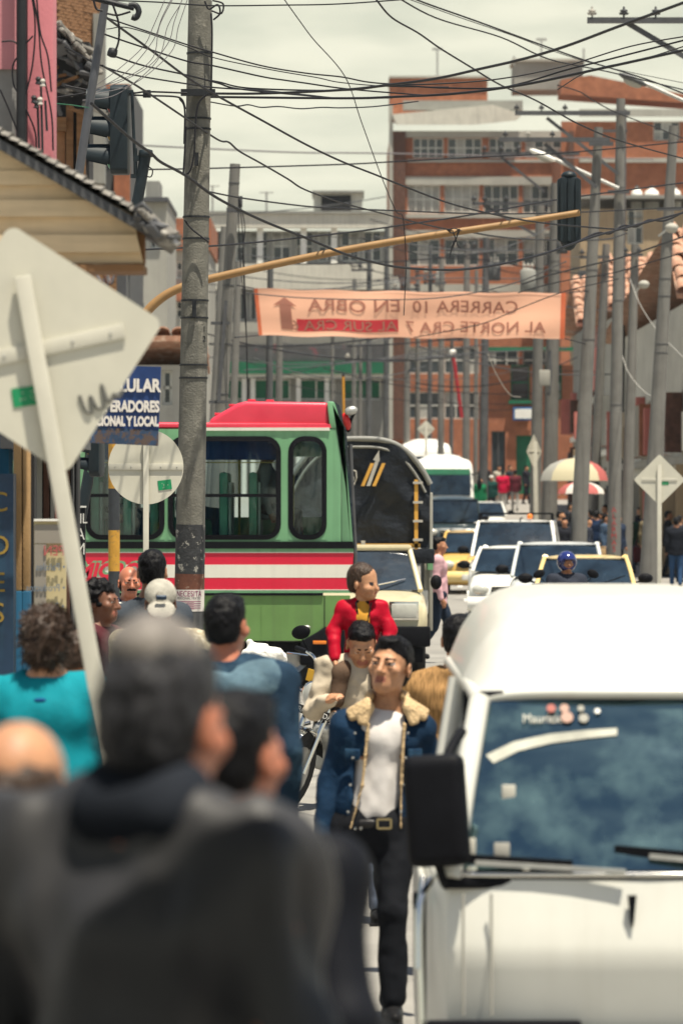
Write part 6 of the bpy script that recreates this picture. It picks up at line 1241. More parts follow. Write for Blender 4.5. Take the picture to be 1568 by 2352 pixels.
b = MB(); sh = [(-.16, 2.46), (-.1, 2.48), (-.04, 2.46), (-.03, 2.38), (-.06, 2.3), (-.1, 2.27), (-.14, 2.3), (-.17, 2.38)]
b.tube([Vector((x, 2.17, z)) for x, z in sh + sh[:1]], .010, 5); b.build('shield_mark', M_insul, tk)
b = MB(); b.box((-.1, 2.17, 2.37), (.08, .006, .05)); b.build('shield_print', M_insul, tk)
b = MB(); b.box((0, 3.6, .85), (1.7, 2.6, .3)); b.build('cargo_bed', M_wcar, tk, bevel=.02)
b = MB(); b.bx(.80, .90, 2.35, 4.9, .55, 1.5); b.build('side_board', M_palegrey, tk, bevel=.02); b = MB(); b.bx(.86, .905, 2.3, 2.4, .5, 2.2); b.build('corner_post', M_palegrey, tk, bevel=.01)
b = MB(); b.bx(.84, .908, 2.28, 2.298, 1.25, 1.5); b.build('green_plate', M_bgreen, tk)
b = MB(); b.box((.05, 2.2, 1.42), (1.75, .05, .18)); b.build('tarp_skirt', M_tarp, tk, bevel=.02)

# ------------------------------------------------------------------ white van in the foreground
VX, VY = .99, 14.55
vn = thing('white_van', 'white van at the right edge in the foreground', 'van', (VX, VY, 0)); M_van = mat('van_white', (.66, .655, .60), .35, .05, 2, coat=.3, streak=.2, streak_col=(.5, .48, .42))
HW = .715
def vside(z):   # half width of the body at height z
    if z < .95: return HW - .02 * max(0, (.4 - z) / .4)
    return HW - (z - .95) * .30 if z < 1.62 else HW - .20 - (z - 1.62) * .55
def vfront(z):  # y of the front at height z
    if z < .80: return .02 + (.80 - z) * .14
    if z < 1.03: return .02 + (z - .80) * .22
    return .07 + (z - 1.03) * .62
def ring_at(z, y0, w, y1=3.1, n=10):
    """Plan outline at height z: front edge curved, rounded corners, straight sides."""
    pts = []; c = .13
    for k in range(n + 1):
        t = -1 + 2 * k / n; pts.append(Vector((t * (w - c * .5), y0 + .045 * t * t + (0 if abs(t) < .95 else .03), z)))
    pts.append(Vector((w - .01, y0 + c + .05, z))); pts.append(Vector((w, y0 + .5, z))); pts.append(Vector((w, y1 - .1, z))); pts.append(Vector((w - .06, y1, z))); pts.append(Vector((-w + .06, y1, z))); pts.append(Vector((-w, y1 - .1, z))); pts.append(Vector((-w, y0 + .5, z))); pts.append(Vector((-w + .01, y0 + c + .05, z)))
    return pts
lev = [.22, .30, .45, .60, .74, .79, .83, .90, .97, 1.01, 1.03]
b = MB(); b.loft([ring_at(z, vfront(z) - .012, vside(z)) for z in lev], cap=True); b.build('body', M_van, vn, smooth=True, auto=35)
# upper rear shell (behind the front doors) and side frame
b = MB()
for s in (-1, 1):
    P = [(s * vside(1.03), 1.55, 1.03), (s * vside(1.03), 3.1, 1.03), (s * vside(1.6), 3.05, 1.62), (s * vside(1.6), 1.6, 1.62)]
    b.add(P + [(p[0] - s * .05, p[1], p[2]) for p in P], [(0, 1, 2, 3), (7, 6, 5, 4), (0, 4, 5, 1), (1, 5, 6, 2), (2, 6, 7, 3), (3, 7, 4, 0)])
b.build('rear_side', M_van, vn)
# roof: forehead rising from the windshield top to a raised roof
def vroof(u, v):
    t = 2 * u - 1; y = .40 + 2.65 * v; prof = 1.63 + .30 * (1 - math.exp(-v * 2.65 / .42)) ; w = .525 + .05 * min(1, v * 6)
    edge = abs(t) ** 6; return Vector((t * w, y + .07 * t * t * (1 if v < .2 else 0), prof - (prof - 1.60) * edge * .85))
b = MB(); grid(b, vroof, 24, 26); b.build('roof', M_van, vn, smooth=True)
b = MB(); b.tube([vroof(u / 24, 0) + Vector((0, -.012, -.012)) for u in range(25)], .02, 8); b.build('roof_lip', M_van, vn, smooth=True)
for s in (-1, 1):
    b = MB(); b.tube([(s * .545, .40, 1.60), (s * .56, .9, 1.625), (s * .575, 3.0, 1.63)], .022, 8); b.build('gutter', M_van, vn, smooth=True)
    b = MB(); b.tube([(s * (vside(1.03) - .045), .10, 1.03), (s * .59, .26, 1.32), (s * .535, .42, 1.60)], [.045, .038, .035], 10); b.build('front_pillar', M_van, vn, smooth=True)
    b = MB(); b.tube([(s * (vside(1.03) - .02), .62, 1.03), (s * (vside(1.35) - .02), .66, 1.35), (s * .565, .72, 1.61)], .018, 8); b.build('quarter_pillar', M_plastic, vn, smooth=True)
    b = MB(); b.tube([(s * (vside(1.03) - .02), 1.55, 1.03), (s * .57, 1.6, 1.62)], .04, 8); b.build('door_pillar', M_van, vn, smooth=True)
    b = MB(); b.loft([[Vector((s * (vside(1.03) - .03), .2, 1.03)), Vector((s * (vside(1.03) - .03), 1.55, 1.03))], [Vector((s * .555, .48, 1.6)), Vector((s * .555, 1.6, 1.6))]], closed=False); b.build('side_window', M_carglass, vn)
    b = MB(); b.tube([(s * (HW + .004), .35, .98), (s * (HW + .004), 3.0, .98)], .012, 6); b.build('side_moulding', M_van, vn, smooth=True)
    b = MB(); b.tube([(s * (HW + .002), .42, .35), (s * (HW + .003), .40, 1.02)], .006, 5); b.build('door_seam', M_plastic, vn)
    b = MB(); b.box((s * (HW + .012), 1.25, .86), (.03, .16, .05)); b.build('door_handle', M_plastic, vn, bevel=.01)
    b = MB(); b.box((s * .47, .0, .45), (.40, .08, .13)); h_ = b.build('headlight', M_lens, vn, bevel=.02); b = MB(); b.box((s * .47, .01, .485), (.50, .07, .2)); b.build('bezel', M_plastic, h_, bevel=.015)
    wheel(vn, (s * .60, .62, .27), .27, .17); wheel(vn, (s * .60, 2.5, .27), .27, .17)
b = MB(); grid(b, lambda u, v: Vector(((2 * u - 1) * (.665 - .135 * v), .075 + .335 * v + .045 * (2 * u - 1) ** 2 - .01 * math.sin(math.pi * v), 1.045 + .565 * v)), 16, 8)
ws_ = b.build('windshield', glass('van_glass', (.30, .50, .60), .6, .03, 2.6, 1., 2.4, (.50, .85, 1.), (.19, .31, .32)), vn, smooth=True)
b = MB(); rim_ = [Vector(((2 * u - 1) * (.665 - .135 * v), .070 + .335 * v + .045 * (2 * u - 1) ** 2, 1.045 + .565 * v)) for u, v in [(k / 12, 0) for k in range(13)] + [(1, k / 6) for k in range(1, 7)] + [(1 - k / 12, 1) for k in range(1, 13)] + [(0, 1 - k / 6) for k in range(1, 7)]]
b.tube(rim_, .016, 8); b.build('windshield_seal', M_plastic, vn, smooth=True)
b = MB(); grid(b, lambda u, v: Vector(((2 * u - 1) * (.55 + .0 * v), .375 + .033 * v + .045 * (2 * u - 1) ** 2 - .006, 1.515 + .085 * v)), 16, 2); b.build('sun_strip', mat('sunstrip_blue', (.012, .05, .12), .3, .2, 5), vn, smooth=True)
b = MB(); b.bx(-.66, .66, .08, .42, 1.0, 1.035); b.build('dashboard', M_plastic, vn, bevel=.01)
for s in (-1, 1):
    b = MB(); b.box((s * .32, 1.05, .95), (.46, .16, .7)); so = b.build('seat', mat('van_seat', (.03, .07, .10), .8, .4, 6), vn, bevel=.05); b = MB(); b.box((s * .32, 1.08, 1.38), (.24, .1, .17)); b.build('headrest', MATS['van_seat'], so, bevel=.04)
b = MB(); b.bx(-.55, .55, 2.0, 2.05, .5, 1.55); b.build('rear_bulkhead', mat('van_inner', (.03, .08, .12), .9, .5, 3), vn)
q = MB(); q.lathe([(.17, -.012), (.185, 0), (.17, .012), (.155, 0), (.17, -.012)], (.32, .5, 1.08), 24, Matrix.Rotation(R(-65), 3, 'X'), cap=False); q.build('steering_wheel', M_plastic, vn, smooth=True)
# cream sun-visor band and decals at the top of the windshield
def wsp(u, v, off=-.012): return Vector(((2 * u - 1) * (.665 - .135 * v), .075 + .335 * v + .045 * (2 * u - 1) ** 2 + off, 1.045 + .565 * v))
b = MB(); top = [(.05, .66), (.12, .735), (.22, .78), (.34, .805), (.42, .815)]; bot = [(.075, .615), (.14, .685), (.23, .73), (.34, .76), (.42, .775)]
b.loft([[wsp(u, v) for u, v in bot], [wsp(u, v) for u, v in top]], closed=False); b.build('windshield_decal', mat('decal_cream', (.42, .42, .36), .7, .25, 8), vn)
p = wsp(.20, .865, -.016); text_mesh('windshield_lettering', 'Mauricio', .046, M_offwhite, p, (R(60), 0, 0), vn, sx=.85)
for u, v, m, rr in ((.22, .925, mat('decal_red', (.35, .08, .06), .5), .015), (.26, .925, mat('decal_peach', (.45, .27, .21), .5), .015), (.27, .875, MATS['decal_peach'], .02), (.31, .925, M_palegrey, .011), (.36, .91, M_steel, .009), (.32, .87, M_palegrey, .016)):
    b = MB(); b.lathe([(rr, 0), (rr, .003)], wsp(u, v, -.018), 14, Matrix.Rotation(R(60), 3, 'X')); b.build('sticker', m, vn)
for u, v, m, rr in ((.045, .135, M_offwhite, .04), (.135, .125, M_insul, .032), (.13, .45, M_offwhite, .028), (.2, .03, M_chrome, .015), (.03, .02, M_chrome, .02), (.07, .02, M_chrome, .02)):
    b = MB(); b.box(wsp(u, v, -.014), (rr * 1.6, .01, rr * 1.9)); b.build('sticker', m, vn, bevel=.004)
# wipers and cowl
b = MB(); b.bx(-.62, .62, .085, .12, 1.02, 1.04); b.build('cowl', M_plastic, vn); b = MB(); b.tube([(-.62, .095, 1.045), (-.3, .07, 1.047), (.0, .06, 1.048), (.3, .07, 1.047), (.62, .095, 1.045)], .010, 6); b.build('chrome_strip', M_chrome, vn, smooth=True)
for a, c in (((-.08, .03, 1.06), (-.56, .08, 1.085)), ((.55, .03, 1.06), (.0, .09, 1.105))):
    b = MB(); b.bar(a, c, .02, .015); wi = b.build('wiper', M_steel, vn); b = MB(); A_, C_ = Vector(a), Vector(c); b.bar(A_.lerp(C_, .35) + Vector((0, .02, .01)), C_ + (C_ - A_) * .2 + Vector((0, .02, .01)), .016, .03); b.build('wiper_blade', M_plastic, wi)
b = MB(); b.bx(-.73, .73, -.10, .05, .26, .40); b.build('bumper', M_plastic, vn, bevel=.03)
b = MB(); b.bx(-.24, .24, -.02, .01, .44, .56); b.build('grille', M_plastic, vn, bevel=.01)
b = MB(); b.prism([(-.014, .985), (.014, .985), (.006, .90), (0, .88), (-.006, .90)], (1, 0, 0), (0, 0, 1), (-.06, .03, 0), (0, -.02, 0)); b.build('washer_nozzle', M_plastic, vn)
for x in (-.60, -.51): b = MB(); b.tube([(x, .02, .60), (x, .035, .99)], .005, 5); b.build('panel_seam', M_palegrey, vn)
# large black mirror on the near side
b = MB(); b.box((0, 0, 0), (.20, .09, .36)); mr_ = b.build('wing_mirror', M_plastic, vn, bevel=.04, seg=3); mr_.location = (-.685, .05, 1.255); mr_.rotation_euler = (0, R(-4), R(-12))
b = MB(); b.tube(spline([(-.60, .22, 1.50), (-.63, .14, 1.46), (-.655, .06, 1.41)], 5), .018, 8); b.build('mirror_arm', M_plastic, vn, smooth=True); b = MB(); b.tube(spline([(-.65, .2, 1.0), (-.66, .08, 1.02), (-.68, .05, 1.08)], 5), .014, 8); b.build('mirror_arm', M_plastic, vn, smooth=True)
for k, pts in enumerate(([(-.722, .3, 1.02), (-.735, .2, .9), (-.73, .15, .6), (-.72, .12, .3)], [(-.70, .12, 1.03), (-.74, .05, .95), (-.745, .0, .75)])): b = MB(); b.tube(spline(pts, 5), .012, 6); b.build('side_trim', M_chrome, vn, smooth=True)

# ------------------------------------------------------------------ parked motorcycle (local front is -Y)
mc = thing('motorcycle', 'black motorcycle parked leaning on its stand by the kerb', 'motorcycle', (at(612, 1862, 32).x, 32., ground(32)))
mc.rotation_euler = (0, R(15), R(-24)); M_bk = mat('motorcycle_black', (.012, .013, .016), .22, .1, 6, coat=.6)
def spoked(c):
    t = wheel(mc, c, .30, .085)
    for k in range(12):
        a = R(30 * k); q = MB(); q.tube([Vector(c) + Vector((.02 * (-1) ** k, .03 * math.cos(a), .03 * math.sin(a))), Vector(c) + Vector((0, .19 * math.cos(a + .2), .19 * math.sin(a + .2)))], .003, 4); q.build('spoke', M_chrome, t)
spoked((0, .28, .30)); spoked((0, 1.52, .30))
for s in (-1, 1):
    b = MB(); b.tube([(s * .075, .28, .30), (s * .08, .52, .92)], [.022, .018], 10); b.build('fork', M_chrome, mc, smooth=True)
    b = MB(); b.tube(spline([(0, .50, .98), (s * .08, .50, 1.0), (s * .16, .54, 1.08), (s * .28, .64, 1.09), (s * .36, .70, 1.08)], 6), .012, 8); hb_ = b.build('handlebar', M_chrome, mc, smooth=True); b = MB(); b.tube([(s * .27, .635, 1.09), (s * .39, .72, 1.08)], .019, 10); b.build('grip', M_plastic, hb_, smooth=True)
    b = MB(); b.tube([(s * .22, .56, 1.08), (s * .34, .46, 1.07)], .006, 6); b.build('lever', M_chrome, hb_)
    b = MB(); b.tube(spline([(s * .24, .62, 1.09), (s * .27, .60, 1.13), (s * .31, .60, 1.17)], 5), .006, 6); b.build('mirror_stem', M_plastic, mc, smooth=True); b = MB(); b.ell((s * .33, .59, 1.22), (.075, .018, .05), 14, 8, Matrix.Rotation(R(s * 25), 3, 'Y')); b.build('mirror', M_plastic, mc, smooth=True)
    b = MB(); b.ell((s * .21, .44, .84), (.04, .045, .04), 12, 8); ind = b.build('indicator', M_orange, mc, smooth=True); b = MB(); b.tube([(s * .08, .48, .84), (s * .18, .45, .84)], .012, 6); b.build('indicator_stalk', M_chrome, ind)
    b = MB(); b.tube([(s * .09, 1.48, .32), (s * .10, 1.30, .78)], .02, 8); b.build('shock_absorber', M_chrome, mc, smooth=True)
    b = MB(); b.tube([(s * .12, .98, .30), (s * .30, 1.0, .28)], .014, 8); b.build('footrest', M_plastic, mc)
b = MB(); b.lathe([(.085, -.06), (.10, -.03), (.105, .02), (.06, .09), (.02, .10)], (0, .40, .86), 20, Matrix.Rotation(R(-90), 3, 'X')); hl = b.build('headlight', M_bk, mc, smooth=True, auto=60); b = MB(); b.lathe([(.10, -.03), (.108, -.06), (.095, -.075), (.06, -.085), (.01, -.09)], (0, .40, .86), 20, Matrix.Rotation(R(-90), 3, 'X')); b.build('headlight_rim', M_chrome, hl, smooth=True); b = MB(); b.lathe([(.09, -.078), (.06, -.09), (.01, -.096)], (0, .40, .86), 20, Matrix.Rotation(R(-90), 3, 'X')); b.build('headlight_lens', M_lens, hl, smooth=True)
b = MB(); b.box((0, .44, 1.0), (.16, .1, .06)); b.build('instrument_panel', M_plastic, mc, bevel=.015); b = MB(); b.box((-.07, .36, .98), (.075, .01, .085)); b.build('front_plate', mat('plate_yellow', (.65, .36, .03), .5), mc)
S_ = Solid(); S_.ell((0, .80, .86), (.13, .27, .12), k=.05).ell((0, .95, .82), (.10, .2, .09), k=.05); S_.mesh('fuel_tank', M_bk, .018, mc)
S_ = Solid(); S_.ell((0, 1.25, .82), (.12, .34, .06), k=.05).ell((0, 1.55, .85), (.10, .15, .05), k=.05); S_.mesh('seat', M_plastic, .018, mc)
S_ = Solid(); S_.box((0, .88, .42), (.11, .16, .14), rad=.03).cap((0, .74, .5), (0, .62, .58), .075, .07, k=.02).cap((-.16, .9, .38), (.16, .9, .38), .07, k=.02); S_.mesh('engine', M_steel, .016, mc)
for s in (-1, 1): b = MB(); b.tube([(s * .06, .55, .88), (s * .09, .72, .40), (s * .1, 1.0, .27), (s * .1, 1.5, .32)], .016, 8); b.build('frame_tube', M_bk, mc, smooth=True)
b = MB(); b.tube(spline([(.1, .72, .5), (.13, .66, .35), (.15, .9, .24), (.16, 1.7, .34)], 6), [.02] * 10 + [.035] * 9, 8); b.build('exhaust', M_chrome, mc, smooth=True)
for y0, nm in ((.28, 'front_mudguard'), (1.52, 'rear_mudguard')):
    b = MB(); b.loft([[Vector((x, y0 + .335 * math.cos(R(a)), .30 + .335 * math.sin(R(a)) - .02 * abs(x) / .06)) for x in (-.065, -.03, .03, .065)] for a in range(20, 165, 12)], closed=False); b.build(nm, M_bk if nm[0] == 'r' else M_chrome, mc, smooth=True)
b = MB(); b.prism([(-.2, .55), (.16, .63), (.18, .72), (-.18, .68)], (0, 1, 0), (0, 0, 1), (-.125, 1.02, 0), (.012, 0, 0)); sp_ = b.build('side_panel', M_bk, mc, bevel=.004)
b = MB(); b.loft([[Vector((x, .38 - .03 * (1 - (x / .17) ** 2), z)) for x in (-.17, -.09, 0, .09, .17)] for z in (.70, .76)], closed=False); b.build('fork_shield', M_bk, mc, smooth=True)
text_mesh('maker_lettering', 'HERO HONDA', .052, M_white, (0, .338, .73), (R(90), 0, 0), mc, sx=.95)
b = MB(); b.tube([(.10, .95, .30), (.26, .98, .01)], .012, 8); b.build('side_stand', M_plastic, mc, smooth=True)
for s in (-1, 1): b = MB(); b.tube(spline([(s * .08, .56, .62), (s * .24, .52, .52), (s * .25, .55, .34), (s * .09, .7, .26)], 6), .015, 8); b.build('crash_bar', M_chrome, mc, smooth=True)
# white plastic bag on a stack of sacks by the kerb
sk = thing('sack_pile', 'pale sacks standing on the ground behind the motorcycle', 'sack', (at(607, 1700, 35.5).x, 35.5, ground(35.5)), 0, None); S_ = Solid(); S_.box((0, 0, .25), (.2, .16, .26), rad=.08, k=.05).box((-.02, 0, .68), (.17, .15, .22), rad=.08, k=.04); S_.mesh('sack', mat('sack_cloth', (.55, .50, .40), .9, .12, 8, .3, 50), sk, ) if False else S_.mesh('sack', mat('sack_cloth', (.55, .50, .40), .9, .12, 8, .3, 50), .03, sk, noise=[(9, .02)])
bgp = thing('plastic_bag', 'crumpled white plastic bag lying on the pale sacks', 'bag', (sk.location.x, 35.5, ground(35.5) + .88)); S_ = Solid(); S_.ell((-.02, 0, .09), (.16, .12, .10), k=.03).ell((.08, .02, .07), (.10, .1, .08), k=.03).cap((-.08, 0, .15), (-.12, 0, .2), .04, .02); S_.mesh('bag', mat('bag_plastic', (.80, .79, .75), .35, .05, 8, .6, 22, bump_dist=.02), .014, bgp, noise=[(16, .022), (38, .008)])
# ================================================================== market umbrellas and stalls on the right pavement
def umbrella(label, u, vt, vb, Y, wpx, cols):
    zb = ground(Y) + .15; c = at(u, vb, Y); rad = wpx / 2 * px(Y); hz = (vb - vt) * px(Y); r = thing('market_umbrella', label, 'umbrella', (c.x, Y, zb), 0, 'market umbrellas'); n = 8; ze = c.z - zb
    for k in range(n):
        a0, a1 = 2 * math.pi * k / n, 2 * math.pi * (k + 1) / n; b = MB()
        b.loft([[Vector((rad * math.sin(t * math.pi / 2) * math.cos(a) * q, rad * math.sin(t * math.pi / 2) * math.sin(a) * q, ze + hz * math.cos(t * math.pi / 2))) for a, q in ((a0, 1), ((a0 + a1) / 2, .97), (a1, 1))] for t in (.02, .25, .5, .75, 1.)], closed=False); b.build('panel', cols[k % len(cols)], r, smooth=True)
        b = MB(); b.tube([(0, 0, ze + hz - .03), (rad * .97 * math.cos(a0), rad * .97 * math.sin(a0), ze - .02)], .012, 5); b.build('rib', M_steel, r)
    b = MB(); b.tube([(0, 0, 0), (0, 0, ze + hz + .06)], .025, 8); b.build('pole', M_steel, r, smooth=True); return r
C = lambda n, c: cloth_mat(n, c, .45)
cy, cg, cgr, cr_, cw, cbl = C('umbrella_yellow', (.70, .64, .44)), C('umbrella_grey', (.50, .50, .46)), C('umbrella_green', (.35, .62, .38)), C('umbrella_red', (.58, .16, .15)), C('umbrella_white', (.80, .78, .72)), C('umbrella_blue', (.12, .2, .42))
umbrella('large umbrella with yellow, green and red panels', 1318, 1052, 1104, 112, 156, [cgr, cr_, cw, cbl, cg, cy, cy, cr_])
umbrella('small red and white umbrella below the large one', 1334, 1106, 1134, 104, 108, [cr_, cw])
def stall(label, u, v0, v1, Y, w, cols):
    r = thing('market_stall', label, 'stall', (at(u, 1200, Y).x, Y, ground(Y) + .15), 0, 'market stalls'); b = MB(); b.box((0, 0, .78), (w, .7, .06)); b.build('table_top', M_wood, r)
    for sx_ in (-1, 1):
        for sy in (-1, 1): b = MB(); b.box((sx_ * (w / 2 - .06), sy * .28, .375), (.05, .05, .75)); b.build('leg', M_dsteel, r)
    b = MB(); b.loft([[Vector((w * (-.5 + k / 10), -.36 - .02 * math.sin(k * 2), z)) for k in range(11)] for z in (.3, .8)], closed=False); b.build('skirt_cloth', cols, r, smooth=True)
    return r
stall('stall with white cloth under the umbrellas', 1312, 0, 0, 108, 1.3, M_white); stall('stall with dark cloth right of the umbrellas', 1372, 0, 0, 100, 1.1, M_navy)
for k, (u, Y, c) in enumerate(((1300, 107.9, (.6, .5, .2)), (1316, 107.9, (.5, .12, .1)), (1328, 107.9, (.7, .68, .6)), (1364, 99.9, (.7, .68, .62)), (1380, 99.9, (.45, .3, .16)))):
    o = MB(); o.box((0, 0, .1), (.2, .22, .2)); b = o.build('goods_box', mat('goods_%d' % k, c, .7), None, bevel=.02); b.location = (at(u, 1200, Y).x, Y, ground(Y) + .15 + .812); tag(b, ['ochre box on the white stall', 'red box on the white stall', 'pale box on the white stall', 'pale box on the dark stall', 'brown box on the dark stall'][k], 'box', 'goods on the stalls')
    q = MB(); q.box((0, 0, .21), (.21, .23, .02)); q.build('lid', MATS['goods_%d' % k], b)
sb_ = thing('sandwich_board', 'low white board with red edge lying behind the white car', 'board', (at(1216, 1200, 118).x, 118, ground(118))); b = MB(); b.add([(-.55, 0, .75), (.55, 0, .75), (.45, .8, 1.15), (-.45, .8, 1.15), (-.55, 0, .70), (.55, 0, .70), (.45, .8, 1.1), (-.45, .8, 1.1)], [(0, 1, 2, 3), (7, 6, 5, 4), (0, 4, 5, 1), (1, 5, 6, 2), (2, 6, 7, 3), (3, 7, 4, 0)]); b.build('panel', M_white, sb_)
b = MB(); b.bar((-.56, -.01, .73), (.56, -.01, .73), .04, .08); b.bar((-.56, 0, .73), (-.46, .8, 1.13), .04, .08); b.build('red_edge', mat('red_paint2', (.5, .03, .04), .5), sb_)
for sx_ in (-.4, .4): b = MB(); b.box((sx_, .4, .45), (.06, .06, .9)); b.build('leg', M_dsteel, sb_)

# added awning, out of view, put up to shade the nearest man's back
aw = thing('shop_awning', 'added awning out of view that shades the nearest man', 'awning', (-1.2, 3, .33)); b = MB(); b.add([(-4.2, 5.72, 3.28), (1.2, 5.72, 3.28), (1.2, 0, 3.7), (-4.2, 0, 3.7), (-4.2, 5.72, 3.25), (1.2, 5.72, 3.25), (1.2, 0, 3.67), (-4.2, 0, 3.67)], [(0, 1, 2, 3), (7, 6, 5, 4), (0, 4, 5, 1), (1, 5, 6, 2), (2, 6, 7, 3), (3, 7, 4, 0)]); b.build('canvas', M_navy, aw, world=True)
for x in (-4.1, 1.1):
    for y, z in ((5.6, 3.25), (.1, 3.66)): b = MB(); b.tube([(x, y, walk_h(y) if x < 0 else 0), (x, y, z)], .03, 8); b.build('added_awning_post', M_steel, aw, world=True, smooth=True)
# ================================================================== people
SK = [mat('skin_brown', (.36, .17, .095), .55, .16, 30, .12, 120, spec=.35), mat('skin_tan', (.46, .235, .13), .5, .18, 30, .15, 120, spec=.35, patch=(.30, .135, .08), patch_scale=22, patch_lo=.52, patch_hi=.72), mat('skin_dark', (.17, .075, .045), .5, .1, 18, spec=.35), mat('skin_ruddy', (.42, .15, .085), .45, .1, 18, spec=.4)]
M_lip = mat('lip', (.34, .125, .085), .5, .1, 30); M_eye = mat('eye_white', (.62, .58, .54), .25, .03, 10); M_iris = mat('iris_dark', (.02, .012, .01), .15, .1, 30, spec=.7); M_teeth = mat('teeth', (.75, .72, .64), .3, .03, 10)
M_hair = mat('hair_black', (.005, .005, .0065), .5, .4, 60, .6, 120, spec=.14, stretch=(1, 1, .25)); M_hairbr = mat('hair_brown', (.040, .021, .012), .5, .5, 40, .8, 90, stretch=(1, 1, .3)); M_hairgr = mat('hair_greying', (.028, .028, .032), .5, .7, 60, .6, 120, spec=.14, stretch=(1, 1, .3))
def fab(n, c, rough=.85, var=.15, sc=7, bump=.35, bs=25, spec=.15, **k): return mat('cloth_' + n, c, rough, var, sc, bump, bs, bump_dist=.012, spec=spec * .5, **k)

def strands_on(ho, n, m, ln):
    me = ho.data; P = len(me.polygons); b = MB(); rg = random.Random(n)
    for k in range(n):
        f = me.polygons[rg.randrange(P)]; c = Vector(f.center); nn = Vector(f.normal); t = Vector((rg.gauss(0, .5), rg.gauss(0, .5), -.55 + rg.gauss(0, .4))); t = t - nn * t.dot(nn); d = (t + nn * rg.uniform(.25, .8)).normalized(); s = d.cross(nn)
        if s.length < .01: continue
        s = s.normalized() * .0016; l = ln * rg.uniform(.5, 1.2); c = c - nn * .003; b.add([c - s, c + s, c + d * l * .6 + s * .6 - nn * .001, c + d * l - Vector((0, 0, l * .2))], [(0, 1, 2, 3)])
    return tag(b.build('hair_strand', m, ho), kind='stuff')
DEF = dict(pel=(0, 0, .93), chest=(0, 0, 1.26), neck=(0, .01, 1.44), head=(0, -.015, 1.60), shL=(.185, 0, 1.39), shR=(-.185, 0, 1.39), elL=(.235, .03, 1.12), elR=(-.235, .03, 1.12), wrL=(.235, -.05, .88), wrR=(-.235, -.05, .88), hipL=(.09, 0, .90), hipR=(-.09, 0, .90), knL=(.10, -.02, .49), knR=(-.10, -.02, .49), anL=(.10, .02, .085), anR=(-.10, .02, .085))
def add(a, b): return (a[0] + b[0], a[1] + b[1], a[2] + b[2])
def lerp(a, b, t): return tuple(a[i] + (b[i] - a[i]) * t for i in range(3))
